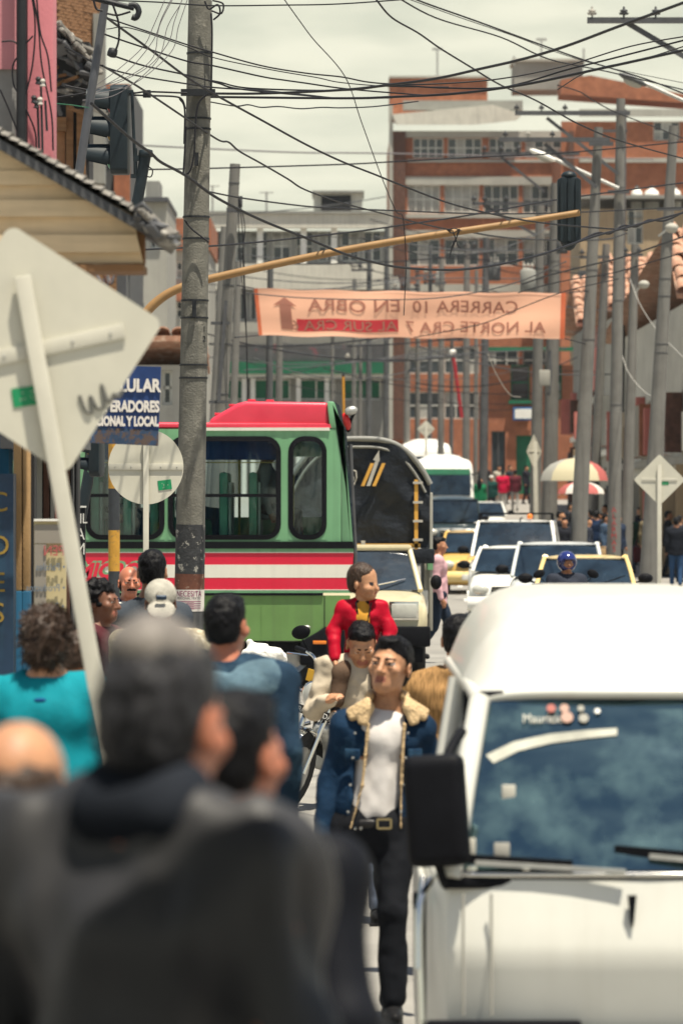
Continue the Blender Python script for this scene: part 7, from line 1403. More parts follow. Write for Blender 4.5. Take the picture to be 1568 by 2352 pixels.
def person(label, loc, rz=0., H=1.72, skin=SK[0], top=None, legs=None, hair=M_hair, shoes=None, J=None, res=.013, hres=.006, group=None, look=(0, 0, 0), bulk=1., sleeves='long', hairstyle='short', jacket_open=False, skirt=False, face=True, hem=.80, fat=1., name='person', brows=True, moustache=False, mouth=False, extra=None, hat=None, topnoise=None, hair_len=0., child=False, hands=True, hk=None, strands=0):
    """A standing figure of height H; local front is -Y, +X is the figure's left. look: head pitch, roll, yaw."""
    H = getattr(loc, 'H', H); r = thing(name, label, 'person', tuple(loc), rz, group); j = dict(DEF); j.update(J or {}); sc = H / 1.72; XF = Matrix.Scale(sc, 4)
    Hm = Euler((look[0], look[1], look[2])).to_matrix(); hc = Vector(j['head']); hk = hk or 1.
    def h(x, y, z): return tuple(hc + Hm @ Vector((x, y, z)) * hk)
    def hr(*e): m_ = Hm @ Euler(e).to_matrix(); return tuple(m_.to_euler())
    B = Solid()
    # head
    B.ell(h(0, .015, .03), (.073 * hk, .092 * hk, .088 * hk), hr(0, 0, 0), k=.03).ell(h(0, -.025, -.035), (.057 * hk, .066 * hk, .078 * hk), hr(0, 0, 0), k=.03).ell(h(0, -.055, -.085), (.034 * hk, .034 * hk, .026 * hk), hr(0, 0, 0), k=.03)
    if face:
        B.ell(h(0, -.075, .022), (.052, .016, .014), hr(0, 0, 0), k=.015)
        for s in (-1, 1):
            B.ell(h(s * .045, -.06, -.02), (.024, .022, .022), hr(0, 0, 0), k=.02); B.ell(h(s * .030, -.094, .001), (.020, .014, .010), hr(0, 0, 0), k=.008, op=-1); B.ell(h(s * .030, -.078, .0), (.0135, .0105, .006), hr(0, 0, 0), k=.002, m=2); B.ell(h(s * .030, -.0872, -.001), (.0065, .004, .005), hr(0, 0, 0), k=.001, m=3); B.ell(h(s * .030, -.080, -.011), (.017, .010, .006), hr(0, 0, 0), k=.004)
            B.ell(h(s * .030, -.083, .010), (.019, .011, .007), hr(0, 0, 0), k=.004)
        B.cap(h(0, -.088, .012), h(0, -.108, -.030), .009, .014, k=.012); B.ell(h(.012, -.098, -.033), (.009, .010, .008), k=.006); B.ell(h(-.012, -.098, -.033), (.009, .010, .008), k=.006)
        B.ell(h(0, -.086, -.058), (.022, .012, .006), hr(0, 0, 0), k=.006, m=1); B.ell(h(0, -.084, -.069), (.019, .012, .0065), hr(0, 0, 0), k=.006, m=1)
        if mouth: B.ell(h(0, -.094, -.063), (.019, .012, .009), hr(0, 0, 0), k=.002, op=-1); B.ell(h(0, -.079, -.060), (.017, .010, .0055), hr(0, 0, 0), k=.001, m=4)
    for s in (-1, 1): B.ell(h(s * .076, .012, -.008), (.010, .022, .033), hr(R(-8), 0, s * R(22)), k=.008); B.ell(h(s * .084, .004, -.004), (.006, .010, .016), hr(0, 0, s * R(22)), k=.003, op=-1)
    B.cap(j['neck'], h(0, .02, -.05), .056 * (1 if not child else .85), .050 * hk, k=.03)
    # trunk and limbs (slim, under the clothes)
    B.cap(add(j['chest'], (-.07, 0, .03)), add(j['chest'], (.07, 0, .03)), .09, k=.06).cap(j['chest'], j['pel'], .10, .11, k=.06).cap(j['chest'], j['neck'], .08, .055, k=.06)
    for s in 'LR':
        B.cap(j['neck'], j['sh' + s], .045, .05, k=.04); B.cap(j['sh' + s], j['el' + s], .045, .036, k=.03); B.cap(j['el' + s], j['wr' + s], .036, .024, k=.02)
        B.cap(j['pel'], j['hip' + s], .09, .08, k=.04); B.cap(j['hip' + s], j['kn' + s], .075, .05, k=.04); B.cap(j['kn' + s], j['an' + s], .047, .033, k=.03); B.ell(add(j['an' + s], (0, -.05, -.045)), (.036, .09, .03), k=.03)
        if hands:
            d = Vector(j['wr' + s]) - Vector(j['el' + s]); d.normalize(); sg = 1 if s == 'L' else -1; w = Vector(j['wr' + s]); fwd = Vector((0, -1, 0)); fwd = (fwd - d * fwd.dot(d)).normalized(); side = d.cross(fwd)
            pc = w + d * .045; B.cap(tuple(w), tuple(w + d * .05), .024, .027, k=.015)
            for q, (off, ln) in enumerate(((-.024, .062), (-.008, .072), (.008, .068), (.023, .055))):
                kb1 = w + d * .075 + fwd * (-off); k2 = kb1 + d * ln * .55 - side * sg * .010; k3 = k2 + d * ln * .35 - side * sg * .022; B.cap(tuple(w + d * .05 + fwd * (-off)), tuple(kb1), .0105, .0100, k=.006); B.cap(tuple(kb1), tuple(k2), .0098, .0090, k=.003); B.cap(tuple(k2), tuple(k3), .0088, .0075, k=.003)
            tb_ = w + d * .02 + fwd * .022; B.cap(tuple(tb_), tuple(tb_ + d * .035 + fwd * .022), .012, .0105, k=.01); B.cap(tuple(tb_ + d * .035 + fwd * .022), tuple(tb_ + d * .068 + fwd * .020), .0105, .008, k=.004)
    fine = None
    if hres and hres < res: fine = ((hc.x - .10, hc.y - .13, hc.z - .13), (hc.x + .10, hc.y + .13, hc.z + .13), hres)
    B.mesh('body', [skin, M_lip, M_eye, M_iris, M_teeth], res, r, fine=fine, xf=XF)
    hres2 = max(hres or res, .006)
    # hair
    if hair:
        Hh = Solid()
        if hairstyle == 'short':
            Hh.ell(h(0, .022, .040), (.078 * hk, .095 * hk, .086 * hk), hr(0, 0, 0), k=.02); Hh.ell(h(0, .052, -.01), (.070 * hk, .060 * hk, .078 * hk), hr(0, 0, 0), k=.02)
            Hh.box(h(0, -.115, -.045), (.2, .085, .105), hr(R(-10), 0, 0), rad=.02, k=.012, op=-1); Hh.box(h(0, -.02, -.15), (.2, .2, .085), hr(0, 0, 0), rad=.01, k=.01, op=-1)
            for s in (-1, 1): Hh.ell(h(s * .088, .012, -.01), (.022, .026, .038), hr(0, 0, 0), k=.006, op=-1)
            if face: Hh.ell(h(0, -.040, .092), (.05, .042, .022), hr(0, 0, 0), k=.03)
        elif hairstyle == 'bun':
            Hh.ell(h(0, .022, .042), (.088, .105, .095), hr(0, 0, 0), k=.02); Hh.ell(h(0, .075, -.03), (.082, .060, .085), hr(0, 0, 0), k=.03); Hh.ell(h(0, .07, .03), (.085, .06, .08), hr(0, 0, 0), k=.03); Hh.box(h(0, -.115, -.045), (.2, .085, .105), hr(R(-10), 0, 0), rad=.02, k=.012, op=-1)
        elif hairstyle == 'fringe':   # balding: sides and back only
            Hh.ell(h(0, .028, .0), (.080 * hk, .090 * hk, .085 * hk), hr(0, 0, 0), k=.02); Hh.box(h(0, -.14, -.0), (.2, .115, .16), hr(0, 0, 0), rad=.02, k=.012, op=-1); Hh.box(h(0, .01, .118), (.2, .2, .05), hr(0, 0, 0), rad=.02, k=.02, op=-1); Hh.box(h(0, -.02, -.14), (.2, .2, .07), hr(0, 0, 0), rad=.01, k=.01, op=-1)
        ho = Hh.mesh('hair', hair, max(.005, hres2), r, noise=[(70, .004), (28, .005)] if hairstyle != 'bun' else [(34, .016), (80, .006)], xf=XF)
        if strands: strands_on(ho, strands, hair, .011 if hairstyle != 'bun' else .035)
    if face and brows and hres and hres < .01:
        for s in (-1, 1): q = Solid(); q.cap(h(s * .014, -.0915, .020), h(s * .050, -.0735, .024), .0055, .003, k=.003); q.mesh('eyebrow', hair or M_hair, .003, r, xf=XF)
    if moustache: q = Solid(); q.cap(h(-.030, -.088, -.052), h(0, -.100, -.046), .007, .010, k=.008).cap(h(.030, -.088, -.052), h(0, -.100, -.046), .007, .010, k=.008); q.mesh('moustache', M_hair, .004, r, xf=XF, noise=[(90, .002)])
    # top garment
    T = Solid(); f = fat
    T.cap(add(j['chest'], (-.085 * f, 0, .05)), add(j['chest'], (.085 * f, 0, .05)), .118 * bulk, k=.05); T.cap(j['chest'], lerp(j['chest'], j['pel'], .75), .135 * bulk * f, .145 * bulk * f, k=.06, flat=(1.12, .85, 1)); T.cap(lerp(j['chest'], j['neck'], .3), lerp(j['chest'], j['neck'], .86), .10, .072, k=.05)
    hz_ = Vector(j['pel']).lerp(Vector(j['chest']), -.1); T.cap(lerp(j['chest'], j['pel'], .6), (j['pel'][0], j['pel'][1], hem), .142 * bulk * f, .150 * bulk * f, k=.04, flat=(1.15, .88, 1))
    for s in 'LR':
        T.cap(lerp(j['neck'], j['sh' + s], .15), j['sh' + s], .062 * bulk, .072 * bulk, k=.06); T.cap(j['sh' + s], j['el' + s], .070 * bulk, .056 * bulk, k=.035)
        e_ = .96 if sleeves == 'long' else .0
        if sleeves == 'long': T.cap(j['el' + s], lerp(j['el' + s], j['wr' + s], e_), .056 * bulk, .042 * bulk, k=.02)
    nk = Vector(j['neck']); T.box((nk.x, nk.y - .02, nk.z + .11), (.075, .09, .08), rad=.02, k=.02, op=-1)
    T.box((j['pel'][0], j['pel'][1], hem - .3), (.6, .6, .3), rad=.0, k=.005, op=-1) if j['wrL'][2] > hem and j['wrR'][2] > hem else None
    if jacket_open:
        T.box((0, -.25, 1.15), (.075, .21, .40), rad=.02, k=.01, op=-1)
    if extra and 'top' in extra: extra['top'](T, j)
    tn = 'jacket' if jacket_open or bulk > 1.1 else 'shirt'
    T.mesh(tn, top, res, r, noise=topnoise or [((6, 6, 14), .010), (22, .005)], xf=XF)
    if legs is not None:
        P = Solid()
        P.ell(add(j['pel'], (0, 0, .0)), (.165 * fat, .125, .13), k=.05)
        for s in 'LR':
            if not skirt: P.cap(j['hip' + s], j['kn' + s], .094 * fat, .068, k=.05); P.cap(j['kn' + s], lerp(j['kn' + s], j['an' + s], .93), .066, .058, k=.02)
            else: P.cap(j['hip' + s], j['kn' + s], .13, .14, k=.08)
        P.box((j['pel'][0], j['pel'][1], j['pel'][2] + .25), (.4, .4, .13), rad=0, k=.004, op=-1) if not child else None
        P.mesh('trousers' if not skirt else 'skirt', legs, res * 1.05, r, noise=[((9, 9, 7), .010), (26, .004)], xf=XF)
        if shoes is not None:
            for s in 'LR': q = Solid(); q.ell(add(j['an' + s], (0, -.06, -.045)), (.044, .115, .042), k=.03).cap(j['an' + s], add(j['an' + s], (0, 0, -.03)), .042, .046, k=.03); q.box(add(j['an' + s], (0, -.05, -.079)), (.045, .12, .010), rad=.008, k=.006); q.mesh('shoe', shoes, max(res, .011), r, xf=XF)
    r['_hm'] = 0; del r['_hm']
    return r, h, hr, XF, j
class Spot(tuple): pass
def stand(u, v, Y, H):
    p = at(u, v, Y); g = ground(Y) + (walk_h(Y) if p.x < kerb_x(Y) else 0); q = Spot((p.x, Y, g)); q.H = p.z - g; return q
K = {}
# --- foreground, out of focus
F1 = fab('jacket_taupe', (.022, .022, .025), .55, .12, 3, .4, 5, spec=1.)
collar_m = fab('collar_dark', (.015, .018, .025))
def ex_fg(T, j): pass
pr_, h_, hr_, XF, j_ = person('dark-haired man in a grey jacket seen from behind, nearest the camera', stand(346, 1408, 6.15, 1.79), R(150), 1.79, SK[3], F1, fab('trousers_dark', (.02, .022, .03)), M_hairgr, fab('shoe_black', (.012, .012, .013), .4), res=.016, hres=.008, bulk=1.06, fat=1.02, look=(R(6), 0, R(4)), face=True, brows=False, topnoise=[((11, 11, 4.5), .034), ((24, 24, 9), .010)], J=dict(elL=(.27, .03, 1.13), elR=(-.225, .03, 1.13), wrL=(.27, -.08, .92), wrR=(-.23, -.08, .92), shL=(.20, 0, 1.40), shR=(-.170, 0, 1.385), head=(0, -.03, 1.57), neck=(0, .0, 1.45)))
q = Solid(); q.cap((-.035, .012, 1.47), (.035, .012, 1.47), .066, k=.04).cap((-.05, .045, 1.455), (.05, .045, 1.455), .040, k=.03); q.mesh('collar', collar_m, .014, pr_, xf=XF); q = Solid(); q.ell(h_(0, .03, .095), (.062, .075, .052), hr_(0, 0, 0), k=.02); q.mesh('thin_crown', mat('hair_thin', (.15, .135, .125), .6, .3, 40), .010, pr_, xf=XF, noise=[(60, .004)])
person('man in a black jacket with bare ear behind the nearest man', stand(532, 1588, 7.6, 1.66), R(150), 1.66, SK[3], fab('jacket_black', (.009, .010, .014), .6, .2, 3, .5, 6), fab('trousers_charcoal', (.03, .03, .034)), M_hair, MATS['cloth_shoe_black'], res=.016, hres=.008, bulk=1.2, fat=1.1, brows=False, topnoise=[((7, 7, 4), .018)], J=dict(elR=(-.27, .07, 1.15), wrR=(-.25, -.13, 1.05), elL=(.28, .03, 1.12)))
person('short balding man at the lower left corner', stand(45, 1655, 6.9, 1.58), R(165), 1.58, SK[1], fab('jacket_brown', (.10, .075, .06)), fab('trousers_grey', (.06, .06, .065)), M_hairbr, MATS['cloth_shoe_black'], res=.016, hres=.008, hairstyle='fringe', bulk=1.1, brows=False)
# --- woman in turquoise and man in denim, seen from behind
tq = fab('turquoise', (.006, .20, .25), .75, .2, 4, .6, 9)
w_, h_, hr_, XF, j_ = person('woman in a turquoise top seen from behind at the left', stand(108, 1398, 17.2, 1.63), R(172), 1.63, SK[1], tq, fab('skirt_dark', (.02, .02, .03)), M_hairbr, MATS['cloth_shoe_black'], res=.013, hres=.008, hairstyle='bun', strands=2500, bulk=1.12, fat=1.15, brows=False, topnoise=[((12, 12, 4), .017), ((22, 22, 12), .006)], J=dict(shL=(.20, 0, 1.38), shR=(-.20, 0, 1.38), elL=(.27, .02, 1.12), elR=(-.27, .02, 1.12)))
q = Solid(); q.ell((0, .128, 1.37), (.03, .014, .012), k=.01); q.mesh('neck_label', fab('label_blue', (.01, .06, .16)), .008, w_, xf=XF)
dn = mat('denim_worn', (.014, .032, .058), .85, .25, 5, .4, 30, spec=.1, patch=(.05, .10, .15), patch_scale=4, patch_lo=.55, patch_hi=.72, bump_dist=.01)
b_, h_, hr_, XF, j_ = person('man in a worn denim jacket seen from behind beside the motorcycle', stand(517, 1366, 17.4, 1.74), R(158), 1.74, SK[3], dn, fab('jeans_pale', (.05, .09, .15)), M_hair, MATS['cloth_shoe_black'], res=.012, hres=.007, strands=2500, bulk=1.2, fat=1.05, brows=False, topnoise=[((8, 8, 5), .024), ((22, 22, 12), .007)], hem=.74, J=dict(elR=(-.27, .05, 1.13), wrR=(-.235, -.03, .86), elL=(.27, .03, 1.13), shL=(.20, 0, 1.385), shR=(-.20, 0, 1.385)))
q = Solid(); q.cap((-.10, .045, 1.355), (.10, .045, 1.355), .122, k=.05).cap((-.195, .01, 1.382), (.195, .01, 1.382), .091, k=.05); q.box((0, 0, 1.27), (.4, .4, .07), rad=0, k=.01, op=-1); q.box((0, -.0, 1.53), (.08, .3, .10), rad=.02, k=.02, op=-1); q.mesh('yoke', mat('denim_pale', (.10, .165, .21), .85, .35, 6, .6, 24, spec=.1, bump_dist=.015, patch=(.05, .09, .13), patch_scale=7, patch_lo=.5, patch_hi=.65), .011, b_, xf=XF, noise=[((10, 10, 8), .010)])
# --- people further along the left pavement
cp, h_, hr_, XF, j_ = person('man in a pale baseball cap with head bowed', stand(368, 1335, 23.5, 1.66), R(8), 1.66, SK[2], fab('shirt_print', (.36, .31, .21), .85, .35, 22, patch=(.55, .5, .38), patch_scale=30, patch_lo=.5, patch_hi=.56), fab('trousers_navy', (.03, .035, .05)), M_hair, MATS['cloth_shoe_black'], res=.012, hres=.006, hairstyle='fringe', look=(R(24), 0, R(-4)), J=dict(shL=(.2, 0, 1.39), shR=(-.2, 0, 1.39)))
cap_m = mat('cap_cotton', (.34, .325, .28), .8, .3, 12, .3, 50, patch=(.22, .2, .17), patch_scale=22, patch_lo=.58, patch_hi=.63)
q = Solid(); q.ell(h_(0, .018, .045), (.086, .104, .082), hr_(0, 0, 0), k=.02); q.box(h_(0, .0, -.085), (.2, .2, .115), hr_(R(6), 0, 0), rad=.01, k=.006, op=-1); q.ell(h_(0, -.125, .030), (.078, .070, .007), hr_(R(22), 0, 0), k=.006); q.mesh('cap', cap_m, .006, cp, xf=XF)
q = Solid(); q.box(h_(0, -.103, .085), (.028, .008, .014), hr_(R(20), 0, 0), rad=.004, k=.002); q.mesh('cap_badge', M_navy, .004, cp, xf=XF)
q = Solid(); q.cap((-.145, -.135, 1.30), (-.135, -.02, 1.47), .028, k=.01).cap((-.145, -.135, 1.30), (-.15, -.13, 1.0), .028, k=.01); q.mesh('bag_strap', fab('strap_grey', (.10, .11, .13)), .01, cp, xf=XF)
person('man with glossy black hair seen from behind, taller than the cap', stand(349, 1263, 26, 1.78), R(175), 1.78, SK[0], fab('jacket_slate', (.05, .06, .075)), fab('trousers_black2', (.02, .02, .025)), M_hair, MATS['cloth_shoe_black'], res=.013, hres=.007, brows=False, strands=2000, bulk=.92, fat=.85, J=dict(shL=(.15, 0, 1.35), shR=(-.15, 0, 1.35), elL=(.19, .03, 1.1), elR=(-.19, .03, 1.1)))
person('balding man with a thick moustache in a navy and white jacket', stand(296, 1301, 31, 1.68), R(14), 1.68, SK[3], fab('jacket_navy', (.012, .03, .075), .6, patch=(.55, .53, .48), patch_scale=6, patch_lo=.56, patch_hi=.58), fab('trousers_black3', (.02, .02, .025)), M_hair, MATS['cloth_shoe_black'], res=.013, hres=.0055, hairstyle='fringe', moustache=True, bulk=1.12)
person('woman with dark skin in shadow behind the sloping sign post', stand(228, 1334, 24.5, 1.66), R(66), 1.66, SK[2], fab('top_maroon', (.07, .02, .025)), fab('skirt_maroon', (.05, .02, .02)), M_hair, MATS['cloth_shoe_black'], res=.014, hres=.007, hairstyle='bun')
person('person in brown half hidden beside the turquoise woman', stand(176, 1448, 19.6, 1.56), R(150), 1.56, SK[0], fab('top_brown', (.10, .05, .03)), fab('trousers_brown', (.05, .03, .02)), M_hairbr, MATS['cloth_shoe_black'], res=.015, hres=.009, brows=False)

# --- man in the denim jacket walking towards the camera
dnj = mat('denim_dark', (.009, .027, .060), .85, .35, 6, .5, 34, spec=.1, patch=(.03, .075, .13), patch_scale=5, patch_lo=.58, patch_hi=.72, bump_dist=.01)
tee = fab('tee_white', (.62, .59, .57), .85, .04, 5, .3, 9); jb = fab('jeans_black', (.009, .010, .013), .75, .2, 6, .4, 12); fleece = fab('fleece', (.58, .42, .24), .95, .15, 40, 1., 70)
Jd = dict(pel=(-.045, 0, .875), chest=(0, 0, 1.21), anL=(.035, -.16, .085), knL=(.04, -.14, .49), hipL=(.055, 0, .85), hipR=(-.145, 0, .85), anR=(-.15, .22, .20), knR=(-.165, -.03, .50), elR=(-.232, .03, 1.06), wrR=(-.265, -.05, .82), elL=(.232, .06, 1.06), wrL=(.245, .02, .82), shL=(.168, 0, 1.315), shR=(-.168, 0, 1.315), neck=(.02, .01, 1.395), head=(.035, -.04, 1.585))
def ex_dj(T, j):
    T.box((.005, -.25, 1.20), (.078, .225, .30), (0, R(4), 0), rad=.02, k=.01, op=-1); T.box((-.045, -.25, .92), (.105, .23, .26), (0, R(5), 0), rad=.02, k=.01, op=-1)
dp, h_, hr_, XF, j_ = person('man in a fleece-collared denim jacket and white shirt walking forward', (at(876, 2330, 19.7).x, 19.7, 0), R(4), 1.665, SK[1], dnj, jb, M_hair, MATS['cloth_shoe_black'], J=Jd, res=.010, hres=.004, bulk=.94, fat=1.1, hk=1.14, strands=3000, look=(R(-8), R(5), R(-26)), mouth=True, hem=.75, extra=dict(top=ex_dj), topnoise=[((7, 7, 4), .014), ((16, 16, 22), .005)])
XF2 = XF @ Matrix.Translation((0, 0, -.04))
q = Solid(); q.cap((-.05, -.005, 1.31), (.05, -.005, 1.31), .108, k=.05).cap((0, 0, 1.27), (-.035, 0, .98), .112, .122, k=.05, flat=(1., 1., 1)).cap((0, .0, 1.36), (0, .01, 1.42), .085, .066, k=.04); q.box((.0, -.15, .84), (.25, .25, .10), (0, R(-10), 0), rad=.02, k=.02, op=-1); q.box((0, .2, 1.0), (.4, .16, .6), rad=.0, k=.01, op=-1); q.box((0, -.03, 1.53), (.07, .09, .08), rad=.02, k=.02, op=-1)
q.mesh('shirt', tee, .009, dp, xf=XF2, noise=[((14, 14, 5), .008), ((26, 26, 16), .005)])
for s in (-1, 1):
    q = Solid(); q.cap((s * .064, .06, 1.50), (s * .080, -.04, 1.49), .020, .022, k=.03).box((s * .125, -.083, 1.435), (.064, .017, .032), (R(-24), s * R(31), s * R(16)), rad=.015, k=.03).box((s * .104, -.107, 1.405), (.024, .014, .042), (R(-18), s * R(-14), s * R(20)), rad=.012, k=.03); q.mesh('collar', fleece, .006, dp, xf=XF2 @ Matrix.Translation((.022, 0, 0)))
    q = Solid(); q.cap((s * .080 + .012, -.116, 1.37), (s * .086 - .008, -.122, 1.10), .008, .007, k=.01).cap((s * .086 - .008, -.122, 1.10), (s * .112 - .035, -.112, .905), .006, .005, k=.01); q.mesh('jacket_lining', fleece, .005, dp, xf=XF2, noise=[(60, .002)])
    for z in (1.29, 1.18, 1.06, .94): q = MB(); q.lathe([(.006, 0), (.005, .003), (.001, .004)], Vector((s * .118 - .01 - (1.29 - z) * .09, -.126, z)) * (1.665 / 1.72), 8, Matrix.Rotation(R(90), 3, 'X')); q.build('button', M_steel, dp)
    q = Solid(); q.box((s * .140, -.112, 1.235), (.04, .008, .026), (0, 0, s * R(30)), rad=.006, k=.004); q.mesh('pocket_flap', dnj, .007, dp, xf=XF2)
q = Solid(); q.cap((0, 0, .925), (0, 0, .965), .15, k=.01, flat=(1.1, .86, 1)); q.box((0, 0, 1.06), (.4, .4, .10), rad=0, k=.003, op=-1); q.box((0, 0, .82), (.4, .4, .10), rad=0, k=.003, op=-1); q.mesh('belt', mat('belt_leather', (.012, .011, .012), .45, .15, 20), .009, dp, xf=XF @ Matrix.Translation((-.04, 0, -.055)))
q = MB(); f_ = 1.665 / 1.72
for a, c in (((-.03, .868), (.03, .868)), ((-.03, .908), (.03, .908)), ((-.03, .868), (-.03, .908)), ((.03, .868), (.03, .908))): q.bar((a[0] * f_, -.138 * f_ - .01, a[1] * f_), (c[0] * f_, -.138 * f_ - .01, c[1] * f_), .008, .009, up=(0, 1, 0))
q.build('belt_buckle', mat('buckle_brass', (.6, .48, .25), .3, .1, 10, metal=.8), dp)
for x in (-.125, -.10): q = MB(); q.lathe([(.008, 0), (.006, .005), (.001, .006)], (x, -.142, .84), 8, Matrix.Rotation(R(90), 3, 'X')); q.build('rivet', M_chrome, dp)
# --- man carrying a child on his shoulders
cream_sh = fab('shirt_cream', (.50, .43, .33), .85, .12, 6, .5, 10); Jc = dict(head=(.0, -.075, 1.52), neck=(0, -.015, 1.42), elR=(-.255, -.06, 1.16), wrR=(-.17, -.22, 1.22), elL=(.255, -.06, 1.16), wrL=(.16, -.22, 1.22), anR=(-.13, .1, .085), knR=(-.11, -.04, .49), anL=(.10, -.12, .085), knL=(.1, -.10, .49))
carrier = stand(832, 1432, 24.3, 1.60); cz = ground(24.3)
mp, h_, hr_, XF, j_ = person('bowed man carrying the child in red on his shoulders', (carrier[0] - .0, 24.3, cz), R(-4), 1.68, SK[1], cream_sh, fab('jeans_washed', (.16, .19, .26)), M_hair, MATS['cloth_shoe_black'], J=Jc, res=.012, hres=.0055, strands=2000, look=(R(30), 0, R(8)), bulk=.98, topnoise=[((10, 10, 14), .014), ((26, 26, 30), .007)])
red = fab('puffer_red', (.38, .006, .022), .5, .1, 5, .5, 14); brown_tr = fab('trousers_taupe', (.10, .065, .045)); zc = cz + 1.315
Jk = dict(pel=(0, .05, .10), chest=(0, .03, .33), neck=(0, .03, .46), head=(.015, -.0, .585), shL=(.115, .03, .43), shR=(-.115, .03, .43), elL=(.175, .0, .29), elR=(-.185, .0, .28), wrL=(.155, -.09, .15), wrR=(-.165, -.10, .10), hipL=(.07, .02, .08), hipR=(-.07, .02, .08), knL=(.115, -.16, .02), knR=(-.125, -.17, .02), anL=(.12, -.17, -.22), anR=(-.16, -.19, -.21))
def child():
    f = 1.0; r = thing('person', 'small child in a red jacket riding on the bowed man', 'person', (carrier[0] - .0, 24.3 + .02, zc), R(-4)); r.scale = (.84,) * 3; j = Jk; Hm = Euler((R(6), 0, R(58))).to_matrix(); hc = Vector(j['head']); s_ = .98
    def h(x, y, z): return tuple(hc + Hm @ Vector((x, y, z)) * s_)
    def hr(*e): return tuple((Hm @ Euler(e).to_matrix()).to_euler())
    B = Solid(); B.ell(h(0, .02, .035), (.078 * s_, .098 * s_, .092 * s_), hr(0, 0, 0), k=.03).ell(h(0, -.03, -.03), (.06 * s_, .062 * s_, .068 * s_), hr(0, 0, 0), k=.03).ell(h(0, -.058, -.075), (.03 * s_, .03 * s_, .024 * s_), k=.025)
    for s in (-1, 1): B.ell(h(s * .042, -.06, -.03), (.024, .022, .022), k=.02); B.ell(h(s * .03, -.092, .0), (.016, .011, .008), k=.006, op=-1); B.ell(h(s * .03, -.074, .0), (.012, .010, .009), k=.002, m=3); B.ell(h(s * .078, .012, -.012), (.010, .02, .028), hr(0, 0, s * R(25)), k=.006)
    B.cap(h(0, -.088, .0), h(0, -.104, -.026), .007, .010, k=.01); B.ell(h(0, -.085, -.052), (.018, .010, .006), k=.005, m=1); B.cap(j['neck'], h(0, .02, -.05), .04, .042, k=.02)
    B.cap(j['chest'], j['pel'], .07, .075, k=.04).cap(j['chest'], j['neck'], .06, .04, k=.04)
    for s in 'LR':
        B.cap(j['neck'], j['sh' + s], .03, .03, k=.03).cap(j['sh' + s], j['el' + s], .03, .026, k=.02).cap(j['el' + s], j['wr' + s], .026, .02, k=.02).cap(j['pel'], j['hip' + s], .06, .055, k=.03).cap(j['hip' + s], j['kn' + s], .05, .038, k=.03).cap(j['kn' + s], j['an' + s], .036, .026, k=.02).ell(add(j['an' + s], (0, -.03, -.03)), (.026, .055, .022), k=.02)
        d = (Vector(j['wr' + s]) - Vector(j['el' + s])).normalized(); w = Vector(j['wr' + s])
        B.cap(tuple(w), tuple(w + d * .035), .018, .018, k=.01)
        for q in range(4): o_ = Vector((0, 1, 0)) * (.018 - .012 * q); B.cap(tuple(w + d * .035 + o_), tuple(w + d * .065 + o_ + Vector((0, 0, -.008))), .007, .006, k=.003)
        B.cap(tuple(w + d * .015 - Vector((0, .018, 0))), tuple(w + d * .045 - Vector((0, .026, 0))), .008, .006, k=.006)
    B.mesh('body', [SK[1], M_lip, M_eye, M_iris], .009, r, fine=(tuple(hc - Vector((.1, .1, .1))), tuple(hc + Vector((.1, .1, .1))), .005))
    q = Solid(); q.ell(h(0, .03, .045), (.086 * s_, .100 * s_, .092 * s_), hr(0, 0, 0), k=.02).ell(h(0, .06, -.0), (.076 * s_, .064 * s_, .082 * s_), hr(0, 0, 0), k=.02); q.box(h(0, -.13, -.03), (.2, .09, .10), hr(R(-8), 0, 0), rad=.02, k=.012, op=-1); q.box(h(0, -.02, -.14), (.2, .2, .07), hr(0, 0, 0), rad=.01, k=.01, op=-1)
    for s in (-1, 1): q.ell(h(s * .085, .01, -.012), (.02, .025, .034), k=.006, op=-1)
    strands_on(q.mesh('hair', M_hairbr, .005, r, noise=[(45, .003)]), 2500, M_hairbr, .010)
    T = Solid(); T.cap((-.055, .03, .38), (.055, .03, .38), .085, k=.04).cap(j['chest'], (0, .05, .12), .10, .112, k=.04, flat=(1.1, .9, 1)); T.cap(lerp(j['chest'], j['neck'], .4), lerp(j['chest'], j['neck'], .95), .075, .058, k=.03)
    for s in 'LR': T.cap(lerp(j['neck'], j['sh' + s], .2), j['sh' + s], .046, .048, k=.04).cap(j['sh' + s], j['el' + s], .048, .044, k=.03).cap(j['el' + s], lerp(j['el' + s], j['wr' + s], .92), .045, .036, k=.02)
    T.box((.01, -.12, .38), (.036, .11, .115), rad=.01, k=.01, op=-1); T.box((.01, -.12, .46), (.055, .10, .05), rad=.01, k=.01, op=-1)
    T.mesh('jacket', red, .008, r, noise=[((12, 12, 26), .007)])
    q = Solid(); q.cap((0, .02, .28), (0, .02, .36), .088, .084, k=.02).cap((0, .02, .36), (0, .025, .44), .084, .06, k=.02); q.mesh('shirt', fab('tee_mustard', (.52, .26, .04)), .009, r); q = Solid(); q.cap((-.028, .0, .462), (.028, .0, .462), .024, k=.02).cap((-.035, .04, .475), (.035, .04, .475), .03, k=.02); q.mesh('collar', fab('collar_black', (.015, .015, .018)), .008, r)
    for s in (-1, 1): q = Solid(); q.cap((s * .050 + .01, -.045, .465), (s * .018 + .01, -.062, .31), .006, k=.004); q.mesh('zip_trim', MATS['cloth_collar_black'], .005, r)
    P = Solid(); P.ell(j['pel'], (.115, .105, .09), k=.03)
    for s in 'LR': P.cap(j['hip' + s], j['kn' + s], .068, .056, k=.04).cap(j['kn' + s], lerp(j['kn' + s], j['an' + s], .75), .056, .05, k=.02)
    P.mesh('trousers', brown_tr, .010, r, noise=[(18, .006)])
